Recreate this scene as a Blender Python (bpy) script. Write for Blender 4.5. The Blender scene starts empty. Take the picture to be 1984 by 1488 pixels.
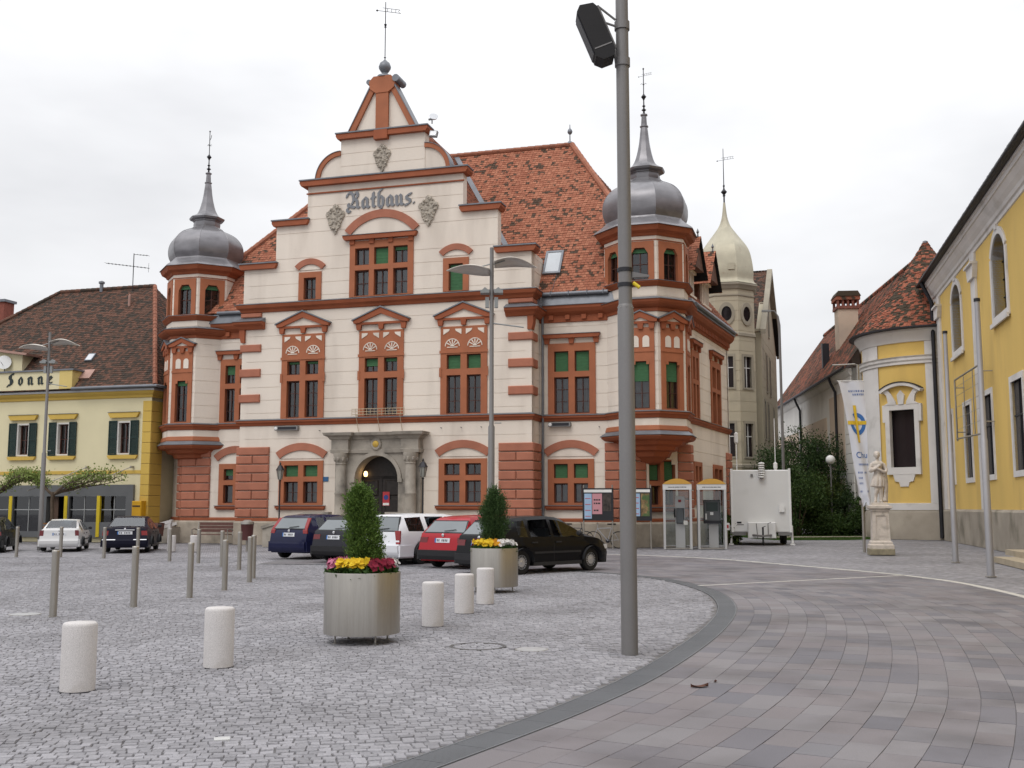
import bpy, math, random
import numpy as np
from mathutils import Vector, Matrix
random.seed(7); rng = np.random.default_rng(7)
R = math.radians; PI = math.pi
scene = bpy.context.scene
COL = scene.collection

# ---------------------------------------------------------------- camera
cam_data = bpy.data.cameras.new('camera'); camera = bpy.data.objects.new('camera', cam_data); COL.objects.link(camera)
camera.location = (0, 0, 1.65); camera.rotation_euler = (R(90 + 6.605), 0, 0)
cam_data.sensor_width = 36; cam_data.lens = 37.45; cam_data.clip_end = 3000; cam_data.clip_start = 0.1
scene.camera = camera
# ---------------------------------------------------------------- world: overcast sky
world = bpy.data.worlds.new('World'); scene.world = world; world.use_nodes = True
SUN_EL, SUN_AZ = R(52), R(215)      # azimuth measured clockwise from +Y: behind the camera, to the left
def build_sky():
    nt = world.node_tree; N = nt.nodes; L = nt.links; N.clear()
    out = N.new('ShaderNodeOutputWorld'); bg = N.new('ShaderNodeBackground'); bg.inputs['Strength'].default_value = 0.1
    sky = N.new('ShaderNodeTexSky'); sky.sky_type = 'NISHITA'; sky.sun_disc = False
    sky.sun_elevation = SUN_EL; sky.sun_rotation = SUN_AZ; sky.air_density = 1; sky.dust_density = 3; sky.ozone_density = 1
    tc = N.new('ShaderNodeTexCoord'); sep = N.new('ShaderNodeSeparateXYZ'); L.new(tc.outputs['Generated'], sep.inputs[0])
    cl = N.new('ShaderNodeMath'); cl.operation = 'MAXIMUM'; cl.inputs[1].default_value = 0.0; L.new(sep.outputs['Z'], cl.inputs[0])
    # standard overcast sky: zenith brighter than the horizon
    grad = N.new('ShaderNodeMath'); grad.operation = 'MULTIPLY_ADD'; grad.inputs[1].default_value = 12.5; grad.inputs[2].default_value = 8.7
    pw = N.new('ShaderNodeMath'); pw.operation = 'POWER'; pw.inputs[1].default_value = 1.8; L.new(cl.outputs[0], pw.inputs[0]); L.new(pw.outputs[0], grad.inputs[0])
    mp = N.new('ShaderNodeMapping'); mp.inputs['Scale'].default_value = (1.0, 1.0, 2.6); L.new(tc.outputs['Generated'], mp.inputs[0])
    nz = N.new('ShaderNodeTexNoise'); nz.inputs['Scale'].default_value = 2.3; nz.inputs['Detail'].default_value = 5; nz.inputs['Roughness'].default_value = .5
    L.new(mp.outputs[0], nz.inputs['Vector'])
    cr = N.new('ShaderNodeMapRange'); cr.inputs['From Min'].default_value = .32; cr.inputs['From Max'].default_value = .66
    cr.inputs['To Min'].default_value = .84; cr.inputs['To Max'].default_value = 1.12; L.new(nz.outputs['Fac'], cr.inputs['Value'])
    mu = N.new('ShaderNodeMath'); mu.operation = 'MULTIPLY'; L.new(grad.outputs[0], mu.inputs[0]); L.new(cr.outputs[0], mu.inputs[1])
    tint = N.new('ShaderNodeMix'); tint.data_type = 'RGBA'; tint.blend_type = 'MIX'
    tint.inputs['A'].default_value = (.90, .915, 1.0, 1); tint.inputs['B'].default_value = (.975, .98, 1.0, 1); L.new(cr.outputs[0], tint.inputs['Factor'])
    vm = N.new('ShaderNodeVectorMath'); vm.operation = 'SCALE'; L.new(tint.outputs['Result'], vm.inputs[0]); L.new(mu.outputs[0], vm.inputs['Scale'])
    mix = N.new('ShaderNodeMix'); mix.data_type = 'RGBA'; mix.inputs['Factor'].default_value = .06
    L.new(vm.outputs[0], mix.inputs['A']); L.new(sky.outputs[0], mix.inputs['B'])
    L.new(mix.outputs['Result'], bg.inputs['Color']); L.new(bg.outputs[0], out.inputs[0])
build_sky()
# ---------------------------------------------------------------- sun (veiled by cloud)
sun_data = bpy.data.lights.new('sun', 'SUN'); sun_data.energy = 0.9; sun_data.angle = R(24); sun_data.color = (1, .97, .93)
sun = bpy.data.objects.new('sun', sun_data); COL.objects.link(sun); sun.location = (-30, -30, 60)
sun.rotation_euler = (PI/2 - SUN_EL, 0, PI - SUN_AZ)
v = scene.view_settings; v.view_transform = 'Standard'; v.look = 'None'; v.gamma = 1; v.use_curve_mapping = False; v.exposure = 0.0
scene.cycles.max_bounces = 8; scene.cycles.transparent_max_bounces = 12; scene.cycles.caustics_reflective = False; scene.cycles.caustics_refractive = False

# ---------------------------------------------------------------- mesh helpers
def frame(origin, xdir):
    """matrix of a wall: x along the wall (to the right seen from outside), y into the wall, z up"""
    x = Vector((xdir[0], xdir[1], 0)).normalized(); y = Vector((-x.y, x.x, 0))
    m = Matrix.Identity(4)
    m.col[0][:3] = x; m.col[1][:3] = y; m.col[2][:3] = (0, 0, 1); m.col[3][:3] = origin
    return m
class MB:
    def __init__(s, m=None): s.v = []; s.f = []; s.m = m
    def add(s, vs, fs):
        n = len(s.v)
        if s.m is not None: vs = [tuple(s.m @ Vector(p)) for p in vs]
        s.v.extend(vs); s.f.extend([tuple(i + n for i in q) for q in fs]); return s
    def box(s, x0, x1, y0, y1, z0, z1):
        vs = [(x0,y0,z0),(x1,y0,z0),(x1,y1,z0),(x0,y1,z0),(x0,y0,z1),(x1,y0,z1),(x1,y1,z1),(x0,y1,z1)]
        return s.add(vs, [(0,3,2,1),(4,5,6,7),(0,1,5,4),(1,2,6,5),(2,3,7,6),(3,0,4,7)])
    def block(s, x0, x1, y0, y1, z0, z1, c=.03):
        """block whose front (y0) and front edges are chamfered"""
        vs = [(x0,y1,z0),(x1,y1,z0),(x1,y1,z1),(x0,y1,z1),(x0,y0+c,z0),(x1,y0+c,z0),(x1,y0+c,z1),(x0,y0+c,z1),
              (x0+c,y0,z0+c),(x1-c,y0,z0+c),(x1-c,y0,z1-c),(x0+c,y0,z1-c)]
        f = [(3,2,1,0),(8,9,10,11)]
        for i in range(4):
            j = (i+1) % 4; f += [(i,j,j+4,i+4),(i+4,j+4,j+8,i+8)]
        return s.add(vs, f)
    def prism(s, poly, y0, y1):
        """polygon in x-z pushed from y0 to y1"""
        n = len(poly); vs = [(a,y0,b) for a,b in poly] + [(a,y1,b) for a,b in poly]
        return s.add(vs, [tuple(range(n)), tuple(range(2*n-1,n-1,-1))] + [(i,i+n,(i+1)%n+n,(i+1)%n) for i in range(n)])
    def slab(s, poly, z0, z1):
        n = len(poly); vs = [(a,b,z0) for a,b in poly] + [(a,b,z1) for a,b in poly]
        return s.add(vs, [tuple(range(n-1,-1,-1)), tuple(range(n,2*n))] + [(i,(i+1)%n,(i+1)%n+n,i+n) for i in range(n)])
    def lathe(s, prof, n=16, c=(0,0), rot=0.0, sy=1.0, a0=0, a1=2*PI, caps=True):
        full = abs(a1-a0-2*PI) < 1e-6; k = n if full else n+1
        vs = []
        for r, z in prof:
            for i in range(k):
                a = rot + a0 + (a1-a0)*i/n; vs.append((c[0]+r*math.cos(a), c[1]+sy*r*math.sin(a), z))
        fs = []
        for j in range(len(prof)-1):
            for i in range(n):
                i2 = (i+1) % k if full else i+1
                fs.append((j*k+i, j*k+i2, (j+1)*k+i2, (j+1)*k+i))
        if full and caps:
            if prof[0][0] > 1e-4: fs.append(tuple(range(k-1,-1,-1)))
            if prof[-1][0] > 1e-4: fs.append(tuple((len(prof)-1)*k+i for i in range(k)))
        return s.add(vs, fs)
    def tube(s, pts, r, n=6):
        pts = [Vector(p) for p in pts]; m = len(pts)
        rs = list(r) if hasattr(r, '__len__') else [r]*m
        vs = []; prev = None
        for i, p in enumerate(pts):
            d = (pts[min(i+1,m-1)] - pts[max(i-1,0)]).normalized()
            if prev is None:
                a = d.cross(Vector((0,0,1)));
                if a.length < 1e-3: a = Vector((1,0,0))
            else: a = prev - d*prev.dot(d)
            a.normalize(); b = d.cross(a); prev = a
            for k in range(n):
                t = 2*PI*k/n; q = p + (a*math.cos(t) + b*math.sin(t))*rs[i]; vs.append(tuple(q))
        fs = [(j*n+i, j*n+(i+1)%n, (j+1)*n+(i+1)%n, (j+1)*n+i) for j in range(m-1) for i in range(n)]
        fs += [tuple(range(n-1,-1,-1)), tuple((m-1)*n+i for i in range(n))]
        return s.add(vs, fs)
    def mould(s, path, prof, closed=False):
        """profile [(outwards, z)] swept along a plan path; outwards is to the right of travel"""
        k = len(path); P = [Vector(p) for p in path]; N = []
        for i in range(k):
            a = P[i]-P[i-1] if (i > 0 or closed) else None; b = P[(i+1) % k]-P[i] if (i < k-1 or closed) else None
            na = Vector((a.y,-a.x)).normalized() if a is not None else None; nb = Vector((b.y,-b.x)).normalized() if b is not None else None
            if na is None: q = nb
            elif nb is None: q = na
            else: q = (na+nb).normalized(); q = q/max(.3, q.dot(na))
            N.append(q)
        m = len(prof); vs = []
        for p, q in zip(P, N):
            for o, z in prof: vs.append((p.x+q.x*o, p.y+q.y*o, z))
        fs = []
        for i in range(k if closed else k-1):
            i2 = (i+1) % k
            for j in range(m): j2 = (j+1) % m; fs.append((i*m+j, i2*m+j, i2*m+j2, i*m+j2))
        if not closed: fs += [tuple(range(m)), tuple((k-1)*m+j for j in range(m-1,-1,-1))]
        return s.add(vs, fs)
    def wall(s, rects, holes=(), y=0.0, thick=.3, grooves=(), gh=.024, gd=.016):
        """sheet made of rectangles (x0,x1,z0,z1) with rectangular holes, scored joints cut into its face"""
        xs = sorted({round(q, 4) for r in list(rects)+list(holes) for q in r[:2]})
        zs = {round(q, 4) for r in list(rects)+list(holes) for q in r[2:]}
        zmin, zmax = min(r[2] for r in rects), max(r[3] for r in rects)
        G = [g for g in grooves if zmin+.1 < g < zmax-.1 and all(abs(g-z) > .05 for z in zs)]
        for g in G: zs |= {round(g, 4), round(g+gh, 4)}
        zs = sorted(zs); nx, nz = len(xs)-1, len(zs)-1; D = {}
        for i in range(nx):
            cx = (xs[i]+xs[i+1])/2
            for j in range(nz):
                cz = (zs[j]+zs[j+1])/2
                if any(r[0] < cx < r[1] and r[2] < cz < r[3] for r in rects) and not any(h[0] < cx < h[1] and h[2] < cz < h[3] for h in holes):
                    D[i,j] = y + (gd if any(g < cz < g+gh for g in G) else 0)
        for (i,j), d in D.items():
            a,b,c,e = xs[i],xs[i+1],zs[j],zs[j+1]
            s.add([(a,d,c),(b,d,c),(b,d,e),(a,d,e)], [(0,1,2,3)])
            for di,dj,p,q in ((-1,0,(a,e),(a,c)),(1,0,(b,c),(b,e)),(0,-1,(a,c),(b,c)),(0,1,(b,e),(a,e))):
                d2 = D.get((i+di,j+dj), y+thick)
                if d2 > d+1e-6: s.add([(p[0],d,p[1]),(q[0],d,q[1]),(q[0],d2,q[1]),(p[0],d2,p[1])], [(0,3,2,1)])
        return s
    def arc(s, xa, xb, z, rise, t, y0, y1, n=14):
        """segmental arch band of thickness t over the chord xa..xb at height z"""
        c = (xb-xa)/2; r = (c*c+rise*rise)/(2*rise); cx = (xa+xb)/2; cz = z+rise-r; a = math.asin(min(1, c/r)) if rise <= c else PI-math.asin(c/r)
        A = [PI/2+a-2*a*i/n for i in range(n+1)]
        poly = [(cx+(r+t)*math.cos(q), cz+(r+t)*math.sin(q)) for q in A] + [(cx+r*math.cos(q), cz+r*math.sin(q)) for q in reversed(A)]
        m = len(poly)
        vs = [(p[0],y0,p[1]) for p in poly]+[(p[0],y1,p[1]) for p in poly]; fs = []
        for i in range(n): fs.append((i,i+1,m-2-i,m-1-i)); fs.append((i+m,2*m-1-i,2*m-2-i,i+1+m))
        fs += [(i,i+m,(i+1)%m+m,(i+1)%m) for i in range(m)]
        return s.add(vs, fs)
    def fill_arc(s, xa, xb, z, rise, y0, y1, n=14):
        c = (xb-xa)/2; r = (c*c+rise*rise)/(2*rise); cx = (xa+xb)/2; cz = z+rise-r; a = math.asin(min(1, c/r)) if rise <= c else PI-math.asin(c/r)
        return s.prism([(cx+r*math.cos(PI/2+a-2*a*i/n), cz+r*math.sin(PI/2+a-2*a*i/n)) for i in range(n+1)], y0, y1)
    def nib(s, strokes, ox, oz, sc, y0, y1, w=.30, t=.09, ang=42):
        """broad-nib pen strokes (blackletter), each step the hull of two nib prints"""
        ca, sa = math.cos(R(ang)), math.sin(R(ang))
        nb = [(ca*w/2*a - sa*t/2*b, sa*w/2*a + ca*t/2*b) for a, b in ((-1,-1),(1,-1),(1,1),(-1,1))]
        for st in strokes:
            for p, q in zip(st, st[1:]):
                pts = [(p[0]+u, p[1]+v_) for u, v_ in nb] + [(q[0]+u, q[1]+v_) for u, v_ in nb]
                h = hull(pts); s.prism([(ox+a*sc, oz+b*sc) for a, b in h], y0 + random.uniform(0, .002), y1)
        return s
    def build(s, name, mat, parent=None, smooth=None, kind=None):
        me = bpy.data.meshes.new(name); me.from_pydata(s.v, [], s.f); me.update()
        return finish(me, name, mat, parent, smooth, kind)
def finish(me, name, mat, parent=None, smooth=None, kind=None):
    if mat is not None: me.materials.append(mat)
    if smooth is not None:
        me.shade_smooth(); me.set_sharp_from_angle(angle=R(smooth))
    o = bpy.data.objects.new(name, me); COL.objects.link(o); o.parent = parent
    if kind: o['kind'] = kind
    return o
def quads_mesh(name, V, mat, parent=None, kind=None, nper=4):
    """V: (n,nper,3) array, one polygon per row"""
    n = len(V); me = bpy.data.meshes.new(name)
    me.vertices.add(n*nper); me.vertices.foreach_set('co', np.ascontiguousarray(V, dtype=np.float32).ravel())
    me.loops.add(n*nper); me.loops.foreach_set('vertex_index', np.arange(n*nper, dtype=np.int32))
    me.polygons.add(n); me.polygons.foreach_set('loop_start', np.arange(0, n*nper, nper, dtype=np.int32))
    me.update(calc_edges=True); me.validate()
    return finish(me, name, mat, parent, None, kind)
def solid_mesh(name, V, F, mat, parent=None, kind=None):
    """V: (n,k,3) verts of n alike pieces, F: quads of one piece (m,4)"""
    n, k = V.shape[:2]; F = np.array(F, dtype=np.int64); m = len(F)
    idx = (F[None] + (np.arange(n)*k)[:, None, None]).reshape(-1)
    me = bpy.data.meshes.new(name); me.vertices.add(n*k); me.vertices.foreach_set('co', np.ascontiguousarray(V, dtype=np.float32).ravel())
    me.loops.add(n*m*4); me.loops.foreach_set('vertex_index', idx.astype(np.int32))
    me.polygons.add(n*m); me.polygons.foreach_set('loop_start', np.arange(0, n*m*4, 4, dtype=np.int32))
    me.update(calc_edges=True); me.shade_flat()
    return finish(me, name, mat, parent, None, kind)
def hull(pts):
    pts = sorted(set((round(a,5), round(b,5)) for a, b in pts))
    def half(ps):
        h = []
        for p in ps:
            while len(h) > 1 and (h[-1][0]-h[-2][0])*(p[1]-h[-2][1]) - (h[-1][1]-h[-2][1])*(p[0]-h[-2][0]) <= 0: h.pop()
            h.append(p)
        return h
    a = half(pts); b = half(reversed(pts)); return a[:-1]+b[:-1]
def spline(pts, k=6):
    """Catmull-Rom through points"""
    P = [np.array(p, float) for p in pts]; P = [2*P[0]-P[1]] + P + [2*P[-1]-P[-2]]; out = []
    for i in range(1, len(P)-2):
        for j in range(k):
            t = j/k
            out.append(tuple(.5*((2*P[i]) + (P[i+1]-P[i-1])*t + (2*P[i-1]-5*P[i]+4*P[i+1]-P[i+2])*t*t + (3*P[i]-P[i-1]-3*P[i+1]+P[i+2])*t**3)))
    return out + [tuple(P[-2])]
def thing(name, label, cat, loc=(0,0,0), rz=0.0, group=None):
    o = bpy.data.objects.new(name, None); COL.objects.link(o); o.location = loc; o.rotation_euler = (0,0,rz); o.empty_display_size = .2
    return tag(o, label, cat, group)
def tag(o, label, cat=None, group=None, kind=None):
    o['label'] = label
    if cat: o['category'] = cat
    if group: o['group'] = group
    if kind: o['kind'] = kind
    return o
def copy_tree(o, parent=None):
    c = o.copy(); COL.objects.link(c); c.parent = parent
    for ch in [x for x in bpy.data.objects if x.parent == o]: copy_tree(ch, c)
    return c
# ---------------------------------------------------------------- materials
def mat(name, col, rough=.75, metal=0.0, var=.10, scale=1.2, fine=0.0, fscale=60, bump=0.0, bscale=80, spec=.35, island=0.0, objr=0.0,
        stretch=(1,1,1), coat=0.0, dirt=None, dscale=.6, dthr=(.52,.72), emit=0.0, subs=0.0, world_space=False):
    m = bpy.data.materials.new(name); m.use_nodes = True; nt = m.node_tree; N = nt.nodes; L = nt.links
    b = N['Principled BSDF']; b.inputs['Roughness'].default_value = rough; b.inputs['Metallic'].default_value = metal
    b.inputs['Specular IOR Level'].default_value = spec; b.inputs['Coat Weight'].default_value = coat; b.inputs['Coat Roughness'].default_value = .06
    tc = N.new('ShaderNodeTexCoord'); mp = N.new('ShaderNodeMapping'); mp.inputs['Scale'].default_value = stretch; L.new(N.new('ShaderNodeNewGeometry').outputs['Position'] if world_space else tc.outputs['Object'], mp.inputs[0])
    def noise(sc, det=4, vec=None):
        n = N.new('ShaderNodeTexNoise'); n.inputs['Scale'].default_value = sc; n.inputs['Detail'].default_value = det; L.new((vec or mp).outputs[0], n.inputs['Vector']); return n
    def rng_(src, a, c, f0=.3, f1=.7):
        q = N.new('ShaderNodeMapRange'); q.inputs['From Min'].default_value = f0; q.inputs['From Max'].default_value = f1; q.inputs['To Min'].default_value = a; q.inputs['To Max'].default_value = c
        L.new(src, q.inputs['Value']); return q.outputs[0]
    def mul(a, c):
        q = N.new('ShaderNodeMath'); q.operation = 'MULTIPLY'; L.new(a, q.inputs[0]); L.new(c, q.inputs[1]); return q.outputs[0]
    val = rng_(noise(scale).outputs['Fac'], 1-var, 1+var)
    if fine: val = mul(val, rng_(noise(fscale, 2).outputs['Fac'], 1-fine, 1+fine))
    if island:
        g = N.new('ShaderNodeNewGeometry'); val = mul(val, rng_(g.outputs['Random Per Island'], 1-island, 1+island, 0, 1))
    if objr:
        g = N.new('ShaderNodeObjectInfo'); val = mul(val, rng_(g.outputs['Random'], 1-objr, 1+objr, 0, 1))
    vm = N.new('ShaderNodeVectorMath'); vm.operation = 'SCALE'; vm.inputs[0].default_value = col; L.new(val, vm.inputs['Scale']); src = vm.outputs[0]
    if dirt:
        mx = N.new('ShaderNodeMix'); mx.data_type = 'RGBA'; L.new(src, mx.inputs['A']); mx.inputs['B'].default_value = (*dirt, 1)
        L.new(rng_(noise(dscale, 6).outputs['Fac'], 0, .8, *dthr), mx.inputs['Factor']); src = mx.outputs['Result']
    L.new(src, b.inputs['Base Color'])
    if bump:
        bp = N.new('ShaderNodeBump'); bp.inputs['Strength'].default_value = bump; bp.inputs['Distance'].default_value = .02
        L.new(noise(bscale, 3, tc if False else None).outputs['Fac'], bp.inputs['Height']); L.new(bp.outputs[0], b.inputs['Normal'])
    if emit:
        L.new(src, b.inputs['Emission Color']); b.inputs['Emission Strength'].default_value = emit
    if subs: b.inputs['Subsurface Weight'].default_value = subs
    return m
def tile_mat(name, a, b_, dark, thr, scale=.55):
    """roof tiles: colour per tile, with patches where many tiles are old and dark"""
    m = bpy.data.materials.new(name); m.use_nodes = True; nt = m.node_tree; N = nt.nodes; L = nt.links
    bs = N['Principled BSDF']; bs.inputs['Roughness'].default_value = .85; bs.inputs['Specular IOR Level'].default_value = .2
    g = N.new('ShaderNodeNewGeometry'); tc = N.new('ShaderNodeTexCoord')
    cr = N.new('ShaderNodeMix'); cr.data_type = 'RGBA'; cr.inputs['A'].default_value = (*a, 1); cr.inputs['B'].default_value = (*b_, 1); L.new(g.outputs['Random Per Island'], cr.inputs['Factor'])
    n = N.new('ShaderNodeTexNoise'); n.inputs['Scale'].default_value = scale; n.inputs['Detail'].default_value = 4; L.new(tc.outputs['Object'], n.inputs['Vector'])
    wn = N.new('ShaderNodeTexWhiteNoise'); wn.noise_dimensions = '1D'; L.new(g.outputs['Random Per Island'], wn.inputs['W'])
    ad = N.new('ShaderNodeMath'); ad.operation = 'MULTIPLY_ADD'; ad.inputs[1].default_value = .42; L.new(wn.outputs['Value'], ad.inputs[0]); L.new(n.outputs['Fac'], ad.inputs[2])
    st = N.new('ShaderNodeMapRange'); st.inputs['From Min'].default_value = thr; st.inputs['From Max'].default_value = thr+.06; L.new(ad.outputs[0], st.inputs['Value'])
    mx = N.new('ShaderNodeMix'); mx.data_type = 'RGBA'; L.new(st.outputs[0], mx.inputs['Factor']); L.new(cr.outputs['Result'], mx.inputs['A']); mx.inputs['B'].default_value = (*dark, 1)
    n2 = N.new('ShaderNodeTexNoise'); n2.inputs['Scale'].default_value = 18; n2.inputs['Detail'].default_value = 3; L.new(tc.outputs['Object'], n2.inputs['Vector'])
    mr = N.new('ShaderNodeMapRange'); mr.inputs['From Min'].default_value = .3; mr.inputs['From Max'].default_value = .7; mr.inputs['To Min'].default_value = .75; mr.inputs['To Max'].default_value = 1.2; L.new(n2.outputs['Fac'], mr.inputs['Value'])
    vm = N.new('ShaderNodeVectorMath'); vm.operation = 'SCALE'; L.new(mx.outputs['Result'], vm.inputs[0]); L.new(mr.outputs[0], vm.inputs['Scale'])
    L.new(vm.outputs[0], bs.inputs['Base Color']); return m
def glass_mat(name, tint, refl=.0, rough=.02):
    m = bpy.data.materials.new(name); m.use_nodes = True; nt = m.node_tree; N = nt.nodes; L = nt.links; N.clear()
    o = N.new('ShaderNodeOutputMaterial'); t = N.new('ShaderNodeBsdfTransparent'); t.inputs[0].default_value = (*tint, 1)
    g = N.new('ShaderNodeBsdfGlossy'); g.inputs['Roughness'].default_value = rough; g.inputs['Color'].default_value = (.95, .97, 1, 1)
    f = N.new('ShaderNodeFresnel'); f.inputs['IOR'].default_value = 1.5
    ad = N.new('ShaderNodeMath'); ad.operation = 'ADD'; ad.use_clamp = True; ad.inputs[1].default_value = refl; L.new(f.outputs[0], ad.inputs[0])
    tc = N.new('ShaderNodeTexCoord'); nz = N.new('ShaderNodeTexNoise'); nz.inputs['Scale'].default_value = .9; L.new(tc.outputs['Object'], nz.inputs['Vector'])
    bp = N.new('ShaderNodeBump'); bp.inputs['Strength'].default_value = .12; L.new(nz.outputs['Fac'], bp.inputs['Height']); L.new(bp.outputs[0], g.inputs['Normal'])
    mx = N.new('ShaderNodeMixShader'); L.new(ad.outputs[0], mx.inputs[0]); L.new(t.outputs[0], mx.inputs[1]); L.new(g.outputs[0], mx.inputs[2]); L.new(mx.outputs[0], o.inputs[0]); return m
CREAM = mat('cream_plaster', (.735,.655,.57), .85, var=.05, scale=.5, fine=.03, bump=.15, bscale=120, dirt=(.45,.385,.325), dscale=.8, dthr=(.50,.86), stretch=(1,1,.22))
TERRA = mat('terracotta_trim', (.285,.079,.032), .7, var=.12, scale=1.5, fine=.05, bump=.1)
TERRA2 = mat('terracotta_window', (.35,.12,.056), .7, var=.10, scale=1.5, fine=.05, bump=.1)
QUOIN = mat('quoin_plaster', (.37,.142,.088), .8, var=.10, scale=2, fine=.06, bump=.2, objr=.06)
STONE = mat('grey_stone', (.34,.305,.26), .85, var=.15, scale=2, fine=.1, bump=.3, bscale=40, dirt=(.10,.09,.08), dscale=1.5, dthr=(.5,.75))
PLINTH = mat('plinth_stone', (.36,.31,.25), .9, var=.2, scale=1.6, fine=.12, bump=.4, bscale=30, dirt=(.16,.14,.11), dscale=1.2)
RELIEF = mat('relief_stone', (.42,.375,.315), .9, var=.25, scale=9, fine=.2, bump=.9, bscale=25, dirt=(.21,.18,.15), dscale=6, dthr=(.45,.7))
ZINC = mat('zinc_sheet', (.17,.18,.20), .45, .35, var=.12, scale=2.5, fine=.04, spec=.4)
DOME = mat('dome_zinc', (.215,.21,.222), .38, .45, var=.16, scale=1.3, fine=.05, stretch=(1,1,2), dirt=(.09,.085,.09), dscale=1.1, dthr=(.5,.8))
IRON = mat('dark_iron', (.035,.035,.04), .5, .6, var=.1)
BLIND = mat('green_blind', (.05,.14,.062), .8, var=.15, scale=6, stretch=(1,1,8))
WOOD = mat('dark_window_wood', (.075,.03,.022), .6, var=.2, scale=6)
DOORWOOD = mat('door_wood', (.02,.015,.013), .5, var=.3, scale=8)
CURT = mat('net_curtain', (.20,.195,.19), .9, var=.2, scale=5)
PANE = glass_mat('window_glass', (.55,.57,.58), .04)
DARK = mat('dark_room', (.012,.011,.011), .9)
ROOM = mat('room_wall', (.10,.09,.08), .9)
LEAD = mat('letter_grey', (.19,.195,.21), .5, .3)
GOLD = mat('gilding', (.55,.36,.08), .35, .7)
TILE = tile_mat('orange_roof_tile', (.29,.104,.062), (.41,.172,.105), (.085,.055,.038), .83, 2.9)
TILE_OLD = tile_mat('brown_roof_tile', (.085,.050,.036), (.145,.072,.050), (.052,.040,.032), .72, 3.0)
TILE_MIX = tile_mat('red_brown_roof_tile', (.22,.07,.042), (.34,.12,.07), (.06,.045,.03), .68, .8)
RIDGE = mat('ridge_tile', (.32,.13,.08), .85, var=.25, scale=3, objr=.2)
STEEL = mat('brushed_steel', (.37,.35,.32), .36, .8, var=.07, scale=2, fine=.06, fscale=30, stretch=(14,14,.35))
STEEL2 = mat('satin_steel_post', (.34,.32,.29), .42, .7, var=.10, scale=3, fine=.05, stretch=(6,6,.6))
GREYPAINT = mat('grey_mast_paint', (.185,.178,.176), .48, .25, var=.05, scale=1.5, fine=.03)
GRANITE = mat('pale_granite', (.54,.515,.505), .85, var=.05, scale=3, fine=.22, fscale=160, bump=.25, bscale=150, dirt=(.36,.32,.29), dscale=3, dthr=(.58,.8))
WHITE = mat('white_paint', (.74,.74,.73), .45, var=.04, fine=.02)
# ================================================================ GROUND AND PAVING
def sett_mat(name, c1, c2, mortar, size, rot=0.2):
    m = bpy.data.materials.new(name); m.use_nodes = True; nt = m.node_tree; N = nt.nodes; L = nt.links; b = N['Principled BSDF']
    b.inputs['Roughness'].default_value = .75; b.inputs['Specular IOR Level'].default_value = .3
    tc = N.new('ShaderNodeTexCoord'); mp = N.new('ShaderNodeMapping'); mp.inputs['Rotation'].default_value = (0,0,rot); L.new(tc.outputs['Object'], mp.inputs[0])
    br = N.new('ShaderNodeTexBrick'); br.inputs['Scale'].default_value = 1; br.inputs['Brick Width'].default_value = size; br.inputs['Row Height'].default_value = size
    br.inputs['Mortar Size'].default_value = size*.10; br.inputs['Mortar Smooth'].default_value = .5; br.inputs['Bias'].default_value = 0
    br.inputs['Color1'].default_value = (*c1,1); br.inputs['Color2'].default_value = (*c2,1); br.inputs['Mortar'].default_value = (*mortar,1); L.new(mp.outputs[0], br.inputs['Vector'])
    n = N.new('ShaderNodeTexNoise'); n.inputs['Scale'].default_value = .35; n.inputs['Detail'].default_value = 6; L.new(tc.outputs['Object'], n.inputs['Vector'])
    mr = N.new('ShaderNodeMapRange'); mr.inputs['From Min'].default_value = .3; mr.inputs['From Max'].default_value = .7; mr.inputs['To Min'].default_value = .82; mr.inputs['To Max'].default_value = 1.15; L.new(n.outputs['Fac'], mr.inputs['Value'])
    n2 = N.new('ShaderNodeTexNoise'); n2.inputs['Scale'].default_value = 4; n2.inputs['Detail'].default_value = 5; L.new(tc.outputs['Object'], n2.inputs['Vector'])
    m2 = N.new('ShaderNodeMapRange'); m2.inputs['From Min'].default_value = .35; m2.inputs['From Max'].default_value = .65; m2.inputs['To Min'].default_value = .72; m2.inputs['To Max'].default_value = 1.25; L.new(n2.outputs['Fac'], m2.inputs['Value'])
    mm = N.new('ShaderNodeMath'); mm.operation = 'MULTIPLY'; L.new(mr.outputs[0], mm.inputs[0]); L.new(m2.outputs[0], mm.inputs[1])
    vm = N.new('ShaderNodeVectorMath'); vm.operation = 'SCALE'; L.new(br.outputs['Color'], vm.inputs[0]); L.new(mm.outputs[0], vm.inputs['Scale']); L.new(vm.outputs[0], b.inputs['Base Color'])
    bp = N.new('ShaderNodeBump'); bp.inputs['Strength'].default_value = .6; bp.inputs['Distance'].default_value = .012; bp.invert = True; L.new(br.outputs['Fac'], bp.inputs['Height']); L.new(bp.outputs[0], b.inputs['Normal'])
    return m
FAR_SETT = sett_mat('distant_setts', (.30,.292,.31), (.225,.219,.233), (.15,.145,.15), .095)
COBBLE = mat('granite_cobble', (.252,.246,.262), .72, world_space=True, var=.12, scale=.5, dirt=(.14,.134,.14), dscale=.45, dthr=(.50,.78), fine=.14, fscale=45, bump=.35, bscale=60, island=.19, spec=.35)
COBBLE_P = mat('granite_cobble_single', (.252,.246,.262), .72, world_space=True, var=.12, scale=.5, dirt=(.14,.134,.14), dscale=.45, dthr=(.50,.78), fine=.14, fscale=45, bump=.35, bscale=60, objr=.19, spec=.35)
BED = mat('joint_sand', (.15,.143,.142), .95, var=.25, scale=5)
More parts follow.
